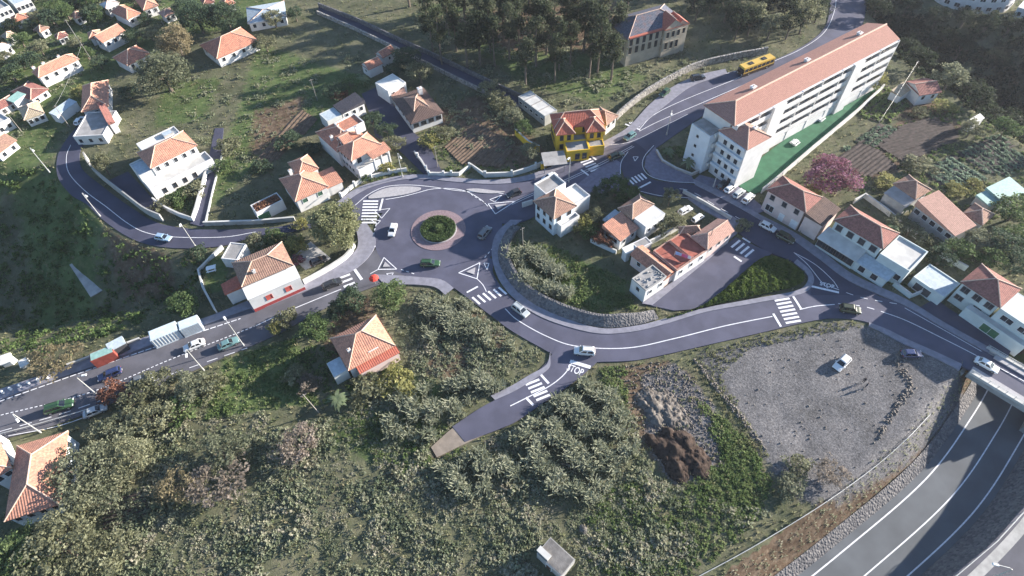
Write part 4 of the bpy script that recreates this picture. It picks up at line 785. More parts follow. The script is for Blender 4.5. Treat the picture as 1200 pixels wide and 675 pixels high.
# houses along the right
r, L, D = house('pink_house', 'pale pink two storey house with dark red roof below the courtyard', (897.7, 222), (944.5, 249), (917.6, 205.5), 6.6, 1.9, 'hip', M_DRED, M_PINK, wins=[(0, 3, 1, dict(w=1.1, h=1.4, fm=M_FRAMEG, z=5.0)), (0, 1, 1, dict(z=1.7, shift=-0.6, w=2.0, h=1.8)), (3, 2, 2)], doors=[(0, 0.1, 1.1, 2.1, M_DOORW), (0, 0.78, 1.5, 2.3, M_DOORW)])
annex(r, 'right_annex', L / 2 + 0.46, L / 2 + 4.8, -D / 2 + 0.3, D / 2 + 1.5, 5.2, M_PINK, M_DBROWN, 'shed_r', 0.8)
r, L, D = house('villa', 'mint white house with brown hipped roof and long shop front', (977, 257.5), (1035, 292), (994.6, 239.2), 6.8, 2.0, 'hip', M_BROWN2 if 'M_BROWN2' in globals() else M_DRED, M_MINT, wins=[(0, 4, 1, dict(w=1.4, h=1.6, z=5.1, fm=M_FRAMEG, gm=M_GLASS))])
annex(r, 'shop_front', -L / 2 - 0.6, L / 2 - 2.5, -D / 2 - 3.6, -D / 2 - 0.005, 2.9, M_MINT, M_SKYBR if 'M_SKYBR' in globals() else M_CONCL, 'shed_f', 0.9, ov=0.3)
windows_on(r, -L / 2 - 0.2, L / 2 - 3.0, -D / 2 - 3.6, 4, 1.6, 2.6, 1.7, M_FRAMED)
annex(r, 'right_wing', L / 2 + 0.46, L / 2 + 7.2, -D / 2 - 0.6, D / 2 + 1.5, 5.0, M_MINT, M_CONCL, par=0.5); windows_on(r, L / 2 + 1, L / 2 + 7, -D / 2 - 0.6, 3, 2.2, 1.2, 1.6)
annex(r, 'porch', L / 2 - 2.45, L / 2 + 5.0, -D / 2 - 3.4, -D / 2 - 0.61, 2.7, M_MINT, M_SKYB, 'shed_f', 0.5); windows_on(r, L / 2 - 2, L / 2 + 4, -D / 2 - 3.4, 2, 1.4, 1.4, 1.6)
house('house', 'old house with brown pyramid roof and grey sheet half behind the mint house', (1073, 233.5), (1092, 222.7), (1046, 215), 4.2, 1.9, 'hip', M_BROWN, M_PALE, wins=[(0, 2, 1), (3, 3, 1)])
house('shed', 'grey sheet roofed lean-to left of the old pyramid roofed house', (1062, 243), (1074, 235), (1028, 231), 3.4, 0.7, 'shed_l', M_FLATG, M_GREYW, ov=0.2, cat='shed')
house('barn', 'long barn with big pinkish tiled roof among the trees', (1119.6, 276.5), (1144.5, 264), (1073.4, 239), 4.2, 1.6, 'shed_f', M_PINKT, M_GREYW, wins=[(3, 5, 1, dict(w=1.3))], cat='barn', ov=0.3)
house('house', 'tiny house with brown pyramid roof beside the barn', (1151.6, 264), (1166, 251.5), (1131, 247), 3.4, 1.6, 'hip', M_BROWN, M_PALE, wins=[(0, 1, 1)])
house('greenhouse', 'pale teal sheet roofed greenhouse at the right edge', (1176.5, 237.5), (1204, 224), (1155, 221.5), 3.0, 0.6, 'shed_f', M_TEAL, M_PALE, cat='greenhouse', ov=0.2, wins=[(3, 4, 1, dict(w=1.2, h=1.0))])
house('shed', 'grey teal sheet roof shed in front of the greenhouse', (1160, 242), (1175, 235), (1140, 231), 2.6, 0.4, 'shed_f', M_TEAL, M_GREYW, cat='shed', ov=0.2)
r, L, D = house('villa', 'mint white house with dark red roof and two garage doors at right edge', (1125.5, 330), (1172.6, 361), (1142.4, 304), 6.4, 2.1, 'hip', M_DRED, M_MINT, wins=[(0, 3, 1, dict(w=1.5, h=1.5, z=4.9, fm=M_FRAMEG)), (0, 2, 1, dict(w=1.6, h=1.2, z=2.3, shift=-0.15, fm=M_FRAMEG))])
annex(r, 'right_wing', L / 2 + 0.46, L / 2 + 8.5, -D / 2 - 0.5, D / 2 - 1.0, 6.2, M_MINT, mat('pale_roof_sheet', (0.66, 0.62, 0.57), 0.85, 0.06, 0.6, dirt=0.15), par=0.15)
windows_on(r, L / 2 + 1, L / 2 + 8, -D / 2 - 0.5, 2, 4.8, 2.2, 1.3); windows_on(r, L / 2 - 1, L / 2 + 5, -D / 2 - 2.0, 1, 1.3, 3.4, 2.0, M_FRAME, M_DOORG)
annex(r, 'garage_bay', L / 2 - 4, L / 2 + 8.4, -D / 2 - 2.0, -D / 2 - 0.51, 2.9, M_MINT, M_CONCL, par=0.1)
annex(r, 'garage', -L / 2 - 7.6, -L / 2 - 0.5, -D / 2 - 3.2, -D / 2 + 3.0, 2.7, M_MINT, M_SKYB, par=0.3); windows_on(r, -L / 2 - 7, -L / 2 - 2.4, -D / 2 - 3.2, 1, 1.2, 3.6, 2.0, M_FRAME, M_DMETAL)

# around the main road
r, L, D = house('white_house', 'white two storey house with weathered brown roof and red base on main road', (283, 336.5), (344, 310.5), (275, 306), 6.4, 1.9, 'hip', M_BROWN, M_WHITE, wins=[(1, 2, 1)])
annex(r, 'front_lean_to', -L / 2 - 0.4, L / 2 + 0.5, -D / 2 - 2.9, -D / 2 - 0.004, 4.6, M_WHITE, M_WHITE, 'shed_f', 1.1, ov=0.1)
MB().box((0.05, -D / 2 - 2.92, 0.35), (L + 1.0, 0.1, 1.3)).build('red_base', M_REDP, r)
windows_on(r, -L / 2 + 1.5, L / 2 - 0.5, -D / 2 - 2.9, 2, 2.7, 1.3, 1.3, M_SHUTR, M_SHUTR)
annex(r, 'left_lean_to', -L / 2 - 4.2, -L / 2 - 0.06, -D / 2 + 2, D / 2 - 2.5, 4.0, M_WHITE, M_RED, 'shed_l', 0.8); chimney(r, -L * 0.2, -D * 0.32, 7.2, 0.6)
house('shed', 'small white shed with grey brown flat roof beside the loop road', (259.5, 303.5), (278, 305.5), (264.5, 284), 2.8, kind='flat', rm=M_FLATG, ov=0, par=0.25, cat='shed', doors=[(0, 0.3)])
r, L, D = house('house', 'square house with orange pyramid roof among trees below the main road', (408, 434.5), (463.5, 405), (385, 397.5), 4.0, 3.6, 'hip', M_ORANGE, M_WHITE, wins=[(0, 3, 1), (3, 2, 1)])
MB().box((L * 0.1, -D * 0.36, 4.85), (2.2, 1.3, 0.16)).build('skylight', M_WFLAT, r); annex(r, 'flat_annex', -L / 2 - 3.4, -L / 2 - 0.46, -D / 2 + 0.5, D / 2 - 4, 2.8, M_PALE, M_SKYB, par=0.1)
annex(r, 'red_lean_to', -L / 2 + 1.5, L / 2 + 0.3, -D / 2 - 1.6, -D / 2 - 0.46, 3.2, M_PINK, M_RED, 'shed_f', 0.3); chimney(r, -L * 0.34, -D * 0.2, 5.6, 0.6)
r, L, D = house('house', 'long house with orange roof in the lower left corner', (5, 611.5), (70.5, 591), (19, 522.6), 4.4, 2.4, 'hip', M_ORANGE, M_BLUEW, wins=[(0, 4, 1), (3, 5, 1), (1, 4, 1)])
house('house', 'white walled house cut by the left picture edge beside the orange roof', (-14, 566), (14, 548), (-18, 505), 5.0, 1.5, 'hip', M_ORANGE, M_WHITE, wins=[(1, 5, 1), (0, 2, 1)])
r, L, D = house('concrete_hut', 'small concrete hut with flat roof at the bottom edge of the scrub', (658, 676), (674, 656), (633, 644), 2.6, kind='flat', rm=mat('weathered_concrete', (0.17, 0.16, 0.15), 0.9, 0.2, 0.8, 0.4, 6, dirt=0.5), wm=M_CONC, ov=0, par=0.08, parm=M_CONC, cat='hut', doors=[(3, 0.0)])
MB().box((-L * 0.28, D * 0.33, 2.95), (1.0, 2.4, 0.45)).build('roof_hatch', M_CONCL, r)
house('container', 'green roofed red sheet container shed beside the main road', (106, 424), (133, 413), (104, 415), 2.6, kind='flat', rm=M_TEAL, wm=mat('rust_red_sheet', (0.26, 0.06, 0.045), 0.6, 0.15), ov=0, par=0.05, cat='container')
house('container', 'blue grey sheet roofed store behind the green container', (128, 412), (147, 402), (122, 406), 2.6, 0.4, 'shed_f', M_SKYB, M_DMETAL, ov=0.1, cat='container')
for A, B, C, lb in (((176, 400), (208, 387), (168, 391), 'white blue trailer box parked left in the row above the main road'), ((210, 387), (233, 378), (207, 378), 'white blue trailer box parked right in the row above the main road')):
    r, L, D = house('trailer_box', lb, A, B, C, 3.0, kind='flat', rm=mat('trailer_white', (0.55, 0.62, 0.66), 0.5, 0.06), wm=MATS.get('trailer_white') or mat('trailer_white', (0.55, 0.62, 0.66), 0.5, 0.06), ov=0, par=0.03, cat='trailer')
    for k in range(9): MB().box((-L / 2 + (k + 0.5) * L / 9, -D / 2 - 0.03, 1.7), (0.09, 0.06, 2.5)).build('rib', M_METAL, r)
for A, B, C, lb in (((0, 428), (12, 424), (-6, 420), 'pale sheet shed at the left edge below the road'), ((24, 431), (34, 426), (20, 425), 'pale sheet shed second from the left edge below the road')):
    house('shed', lb, A, B, C, 0.6, 0.3, 'shed_f', M_WFLAT, M_PALE, cat='shed', ov=0.15)
house('shed', 'long low grey shed lying in the dark hollow', (106, 348), (124, 338), (82, 312), -7.0, 0.5, 'shed_f', M_CONC, M_GREYW, cat='shed', ov=0.2)

# hillside houses, top left
r, L, D = house('house', 'white house with orange hipped roof and three chimneys on the left hillside', (45, 91), (93, 69), (39, 84), 3.8, 1.7, 'hip', M_ORANGE, wins=[(0, 4, 1), (3, 1, 1)], chim=[(-0.45, 0.45, 0.8), (-0.2, 0.45, 0.8), (0.2, 0.45, 0.8)])
house('house', 'low brown roofed wing left of the three chimney house', (36, 117), (57, 104), (28, 98), 2.2, 1.0, 'hip', M_DRED, wins=[(0, 2, 1)])
house('house', 'house with sunlit orange hipped roof behind the grey flat roof', (95, 131.5), (127, 124), (104, 99), 3.1, 2.2, 'hip', M_ORANGE, wins=[(0, 3, 1), (1, 3, 1)])
r, L, D = house('house', 'white house with stained grey flat roof on the bend of the road', (86, 161), (121, 159), (110, 132), 2.6, kind='flat', rm=M_FLATG, ov=0, par=0.3, wins=[(0, 3, 1), (3, 2, 1)])
house('long_shed', 'narrow dark red roofed shed right of the grey flat roof', (127, 146), (135, 143), (148, 108), 3.4, 0.8, 'shed_r', M_DRED, ov=0.2, cat='shed')
house('house', 'house with orange pyramid roof behind the large grey tree', (149, 77), (177, 62), (133.5, 66.7), 3.0, 2.2, 'hip', M_TERRA, wins=[(0, 3, 1)])
house('house', 'white gabled house with orange roof in the upper left', (120, 50), (147, 36), (113, 41), 3.7, 1.6, 'gable_x', M_ORANGE, wins=[(0, 3, 1), (3, 1, 1)])
house('house', 'small orange roof wing left of the white gabled house', (104, 46), (119, 42), (101, 39), 2.6, 1.2, 'hip', M_ORANGE, wins=[(0, 1, 1)])
house('house', 'house with red orange roof near the top left, left of two', (149, 23), (165, 15), (127, 15), 3.1, 1.8, 'hip', M_TERRA, wins=[(0, 2, 1)])
house('house', 'house with orange roof at the top edge, right of two', (168, 12), (186, 6), (160, 0), 3.1, 1.6, 'hip', M_ORANGE, wins=[(0, 2, 1)])
house('house', 'broad house with brown orange hipped roof above the green field', (254, 69), (303, 47), (233, 53), 3.3, 2.8, 'hip', M_TERRA, wins=[(0, 4, 1), (3, 2, 1)])
house('house', 'long house with pale blue grey roof at the top', (290, 28), (336, 20), (280, 10), 2.9, 1.0, 'hip', M_SKYB, wins=[(0, 4, 1)])
house('house', 'small house with red roof on the left hillside', (67, 46), (80, 41), (63, 42), 2.4, 1.0, 'hip', M_DRED, wins=[(0, 2, 1)])
house('house', 'small brown roofed house left of the red one on the hillside', (47, 38), (58, 32), (43, 33), 2.4, 1.2, 'hip', M_BROWN, wins=[(0, 1, 1)])
house('house', 'long low house with orange roof near the top left corner', (16, 26), (34, 20), (14, 20), 2.7, 1.2, 'hip', M_TERRA, wins=[(0, 2, 1)])
house('house', 'white house with beige tiled roof by the left edge', (28, 141), (52, 132), (18, 128), 2.7, 1.5, 'hip', M_BEIGE, wins=[(0, 3, 1)], base=-2)
house('house', 'brown roofed house cut by the left edge above the dark slope', (-4, 182), (20, 164), (-14, 168), 2.4, 1.6, 'gable_x', M_BROWN, base=-4, wins=[(0, 2, 1), (1, 1, 1)])
house('house', 'pale terraced house at the left edge with flat roof', (-6, 150), (12, 140), (-12, 140), 2.7, kind='flat', rm=M_CONCL, ov=0, wins=[(0, 2, 1)], base=-3)
house('house', 'dark red roofed low house at the far left', (-4, 130), (20, 118), (-10, 122), 2.3, 1.0, 'hip', M_DRED, base=-3, wins=[(0, 2, 1)])
house('shed', 'green sheet roofed shed at the far left', (16, 120), (30, 110), (14, 113), 2.8, 0.3, 'shed_f', M_TEAL, cat='shed', ov=0.1)
house('shed', 'long pale blue sheet roofed shed beside the bend of the road', (66, 136), (90, 119), (60, 132), 2.6, 0.4, 'shed_f', M_SKYB, cat='shed', ov=0.1)
house('apartment_block', 'grey blue apartment block in the top left corner, left of two', (-8, 16), (12, 8), (-14, 4), 5.5, kind='flat', rm=M_FLATG, wm=M_PALE, ov=0, wins=[(0, 4, 2)], cat='building')
house('apartment_block', 'grey blue apartment block in the top left corner, right of two', (17, 7), (36, 0), (10, -6), 5.5, kind='flat', rm=M_SKYB, wm=M_PALE, ov=0, wins=[(0, 4, 2)], cat='building')
house('house', 'white house at the top edge left of the orange roofs', (124, 10), (140, 3), (118, 4), 3.4, 1.0, 'hip', M_WFLAT, wins=[(0, 3, 1)])
for i, (A, B, C, k, lb) in enumerate([((88, 22), (99, 17), (84, 17), M_ORANGE, 'tiny orange roofed house far up the hillside'), ((0, 62), (14, 52), (-6, 58), M_SKYB, 'blue grey roof by the left edge below the corner blocks'), ((8, 46), (20, 40), (4, 41), M_BEIGE, 'pale beige roofed house by the left edge'),
                                      ((192, 20), (206, 14), (188, 14), M_PINKT, 'pinkish roofed house at the top right of the orange roofs'), ((238, 6), (252, 2), (232, 0), M_DRED, 'dark red roofed house at the top between dark trees'), ((262, 8), (276, 3), (258, 2), M_TERRA, 'terracotta roofed house at the top beyond the dark trees')]):
    house('house', lb, A, B, C, 2.6, 1.2, 'hip', k, wins=[(0, 2, 1)])
# top right: curved white building and small houses below it
def curved():
    P = [(1084, -14), (1098, 2), (1120, 11), (1150, 16), (1176, 14), (1188, 4)]; a = smooth_line(GP(P, 0), 26); n = np.gradient(a, axis=0); n /= np.hypot(*n.T)[:, None]; q = a + np.column_stack([-n[:, 1], n[:, 0]]) * 9
    root = empty('curved_building', (*a.mean(0), 0)); tag(root, 'long curved white building cut by the top edge at right', 'building'); a = a - a.mean(0) * 1; m0 = np.array(root.location[:2]); q = q - m0
    a2 = [tuple(p) for p in a]; q2 = [tuple(p) for p in q[::-1]]
    MB().prism(a2 + q2, -6, 9).build('wall', M_WHITE, root); k = np.array(a2 + q2); cen = k.mean(0)
    MB().prism([tuple(p) for p in (cen + (k - cen) * 0.95)], 9.0, 9.2).build('roof', M_FLATG, root)
    for i in range(2, 25, 2):
        for z in (1.5, 4.5, 7.2):
            a_, p_ = win_meshes(1.6, 1.3, M_FRAME, M_GLASS, True); o = bpy.data.objects.new('window', a_); link(o, root); t = n[i]; ang = math.atan2(t[1], t[0]); o.location = (a[i][0], a[i][1], z); o.rotation_euler = (0, 0, ang); link(bpy.data.objects.new('pane', p_), o)
    EXCL.append(np.vstack([a, q[::-1]]) + m0)
curved()
house('house', 'pale house cut by the right edge at the top', (1192, 10), (1224, 20), 7.0, 3, kind='flat', rm=M_CONCL, ov=0, wins=[(0, 3, 1)])
house('house', 'small house with brown red roof at the edge of the dark ravine', (1078, 112), (1104, 108), (1062, 95), 3.6, 1.4, 'gable_x', M_DRED, M_WHITE, wins=[(0, 2, 1)])
house('shed', 'small shed with pale striped roof left of the ravine house', (1056, 113), (1070, 103), (1048, 104), 2.6, 0.4, 'shed_f', M_BEIGE, cat='shed', ov=0.1)
house('shed', 'tiny pale roofed hut among trees at the right edge of the ravine', (1142, 145), (1154, 138), (1138, 140), 2.8, 0.5, 'shed_f', M_WFLAT, cat='shed', ov=0.1)
# ------------------------------------------------------------------ plants
R2 = np.random.default_rng(77)
def leaves(C, s, rng, up=0.35, el=1.5):
    """one small leaf-spray quad at every centre"""
    n = len(C); a = rng.normal(size=(n, 3)); a /= np.linalg.norm(a, axis=1)[:, None]; b = rng.normal(size=(n, 3)); b[:, 2] += 0
    b -= a * np.sum(a * b, 1)[:, None]; b /= np.linalg.norm(b, axis=1)[:, None]
    s = (s * rng.uniform(0.6, 1.35, n))[:, None]; V = np.stack([C - a * s * el - b * s * 0.35, C - a * s * 0.2 + b * s, C + a * s * el + b * s * 0.25, C + a * s * 0.1 - b * s], 1).reshape(-1, 3)
    return V, np.arange(4 * n).reshape(n, 4)
def crown_pts(rng, n_cl, per, rx, rz, cl, hollow=0.35, flat=0.75, zcut=-0.75):
    P, T = [], []
    for _ in range(n_cl):
        while True:
            d = rng.normal(size=3); d /= np.linalg.norm(d)
            if d[2] > zcut: break
        q = d * rng.uniform(hollow, 1.0) ** 0.6; c = np.array([q[0] * rx, q[1] * rx, q[2] * rz]); r = cl * rng.uniform(0.6, 1.3)
        p = rng.normal(size=(per, 3)); p /= np.linalg.norm(p, axis=1)[:, None]; p *= (rng.uniform(0.35, 1, per) ** 0.5)[:, None] * r; p[:, 2] *= flat
        P.append(c + p); T.append(np.clip(rng.uniform(0.2, 0.8) + rng.normal(0, 0.12, per), 0, 1))
    return np.vstack(P), np.concatenate(T)
def make_tree(kind, seed):
    """crown and trunk meshes (unit tree: total height 10 m)"""
    rng = np.random.default_rng(seed); t = MB()
    if kind == 'pine':
        P, T = [], []; k = 7
        for i in range(k):
            z = 5.2 + 4.5 * i / (k - 1); rr = 2.3 * (1 - (i / (k - 1)) ** 2 * 0.7) * (0.75 if i == 0 else 1)
            for j in range(int(2 + rng.integers(0, 3))):
                th = rng.uniform(0, 6.28); d = rr * rng.uniform(0.3, 1.0); c = np.array([math.cos(th) * d, math.sin(th) * d, z + rng.uniform(-0.3, 0.3)])
                p = rng.normal(size=(80, 3)) * np.array([0.6, 0.6, 0.24]); P.append(c + p); T.append(np.clip(rng.uniform(0.1, 0.8) + rng.normal(0, 0.12, 80), 0, 1))
                t.tube([(0, 0, z - 0.5), tuple(c * np.array([0.8, 0.8, 1]))], [0.07, 0.025], 4, cap=False)
        P, T = np.vstack(P), np.concatenate(T); t.tube([(0, 0, -0.4), (rng.uniform(-.15, .15), rng.uniform(-.15, .15), 4), (0, 0, 9.6)], [0.30, 0.22, 0.05], 7); s = 0.15
    elif kind == 'palm':
        V, Q, T = [], [], []; h = 7.5
        for i in range(22):
            th = rng.uniform(0, 6.28); el = rng.uniform(-0.2, 1.0); pr = None
            for k in range(6):
                u = k / 5; x = 4.2 * u * math.cos(el * 0.8); z = h + 4.2 * u * math.sin(el * 0.8) - 3.2 * u * u; w_ = 0.55 * math.sin(math.pi * min(0.97, u * 0.85 + 0.13))
                a = np.array([x * math.cos(th) - w_ * math.sin(th), x * math.sin(th) + w_ * math.cos(th), z]); b = np.array([x * math.cos(th) + w_ * math.sin(th), x * math.sin(th) - w_ * math.cos(th), z]); n = len(V); V += [a, b]; T += [rng.uniform(0.3, 0.7)] * 2
                if k: Q.append((n - 2, n - 1, n + 1, n))
        t.tube([(0, 0, -0.4), (0.15, 0, 4), (0, 0, h)], [0.3, 0.22, 0.2], 8); return np_mesh('crown', np.array(V), np.array(Q), np.array(T), MATS['leaf_palm']), t.mesh('trunk', M_BARK)
    else:
        n_cl, per, rx, rz, cl, s = {'broad': (75, 30, 3.9, 3.1, 0.95, 0.17), 'dense': (90, 34, 3.7, 3.3, 0.9, 0.15), 'loose': (56, 28, 4.2, 3.2, 0.95, 0.16), 'big': (190, 36, 4.0, 3.9, 0.8, 0.115), 'ball': (300, 40, 3.8, 3.9, 0.7, 0.11), 'bush': (40, 30, 4.3, 3.6, 1.3, 0.26)}[kind]
        P, T = crown_pts(rng, n_cl, per, rx, rz, cl); P[:, 2] += {'bush': 4.2, 'big': 5.3, 'ball': 5.3}.get(kind, 6.4)
        f = 1 + 0.16 * np.sin(3 * np.arctan2(P[:, 1], P[:, 0]) + seed) + 0.1 * np.sin(5 * np.arctan2(P[:, 1], P[:, 0]) + 2 * seed); P[:, :2] *= f[:, None]
        t.tube([(0, 0, -0.4), (0.1, 0.05, 1.8), (0, 0, 4.4)], [0.34, 0.26, 0.18], 8)
        for i in range(6):
            th = i * 1.05 + rng.uniform(-.3, .3); r_ = rng.uniform(1.6, 2.7); t.tube([(0, 0, 2.2 + 0.3 * i), (r_ * .5 * math.cos(th), r_ * .5 * math.sin(th), 4.2 + .3 * i), (r_ * math.cos(th), r_ * math.sin(th), 6 + .3 * i)], [0.13, 0.09, 0.03], 5)
    V, Q = leaves(P, s, rng); return (V, Q, np.repeat(T, 4)), t.mesh('trunk', M_BARK)
M_BARK = mat('bark', (0.15, 0.12, 0.095), 0.95, 0.25, 4, 0.5, 10)
LEAF = {
    'olive': leaf_mat('leaf_olive', [(0.089, 0.097, 0.053), (0.205, 0.209, 0.122), (0.373, 0.374, 0.243)]),
    'shade_dark': leaf_mat('leaf_shade_dark', [(0.018, 0.028, 0.016), (0.034, 0.048, 0.026), (0.062, 0.078, 0.044)]),  # leaf darkened so its colour carries the ravine and woodland shade
    'sage': leaf_mat('leaf_sage', [(0.12, 0.135, 0.06), (0.22, 0.235, 0.12), (0.35, 0.35, 0.20)]),
    'pale': leaf_mat('leaf_pale', [(0.15, 0.13, 0.075), (0.26, 0.22, 0.13), (0.36, 0.30, 0.19)]),
    'green': leaf_mat('leaf_green', [(0.050, 0.084, 0.034), (0.107, 0.160, 0.061), (0.205, 0.253, 0.109)]),
    'dark': leaf_mat('leaf_dark', [(0.036, 0.059, 0.039), (0.071, 0.109, 0.063), (0.134, 0.172, 0.102)]),
    'grey': leaf_mat('leaf_grey', [(0.09, 0.105, 0.062), (0.175, 0.19, 0.12), (0.30, 0.305, 0.205)]),
    'yellow': leaf_mat('leaf_yellow', [(0.152, 0.160, 0.053), (0.284, 0.271, 0.097), (0.439, 0.421, 0.183)]),
    'purple': leaf_mat('leaf_purple', [(0.076, 0.085, 0.043), (0.255, 0.093, 0.145), (0.420, 0.264, 0.340)]),
    'red': leaf_mat('leaf_red', [(0.153, 0.076, 0.051), (0.272, 0.128, 0.085), (0.374, 0.221, 0.136)]),
    'pine': leaf_mat('leaf_pine', [(0.03, 0.042, 0.024), (0.06, 0.076, 0.042), (0.115, 0.125, 0.075)]),
    'palm': leaf_mat('leaf_palm', [(0.089, 0.131, 0.061), (0.178, 0.224, 0.122), (0.302, 0.337, 0.219)]),
    'brown': leaf_mat('leaf_brown', [(0.134, 0.112, 0.086), (0.257, 0.216, 0.170), (0.391, 0.327, 0.280)]),
}
_TREES = {}
def tree_mesh(kind, leaf, var):
    g = ('g', kind, var)
    if g not in _TREES: _TREES[g] = make_tree(kind, 100 + var * 7 + len(kind))
    c, t = _TREES[g]
    k = (kind, leaf, var)
    if k not in _TREES: _TREES[k] = c if kind == 'palm' else np_mesh('crown', *c, LEAF[leaf])
    return _TREES[k], t
_tc = [0]
def tree(px, py, h, dia, kind, leaf, label, group=None, name=None, z=None, cat='tree', world=None):
    """px, py: middle of the crown in the photograph; h height and dia crown width in metres"""
    zc = {'pine': 0.72, 'bush': 0.45, 'big': 0.53, 'ball': 0.53}.get(kind, 0.62) * h
    if world is not None: x, y = world
    else:
        g = 0.0
        for _ in range(8): x, y = G(px, py, g + zc); g = 0.5 * g + 0.5 * Hs(x, y)
    g = Hs(x, y); v = _tc[0] % 3; _tc[0] += 1; cm, tm = tree_mesh(kind, leaf, v)
    e = empty(name or {'pine': 'pine_tree', 'palm': 'palm_tree', 'bush': 'bush'}.get(kind, 'broadleaf_tree'), (x, y, g), random.uniform(0, 6.28)); w_ = dia / {'pine': 5.4, 'palm': 8}.get(kind, 9.0); e.scale = (w_, w_ * random.uniform(0.9, 1.1), h / {'bush': 8.6}.get(kind, 10.0))
    tag(e, label, cat, group); link(bpy.data.objects.new('crown', cm), e); link(bpy.data.objects.new('trunk', tm), e); return e
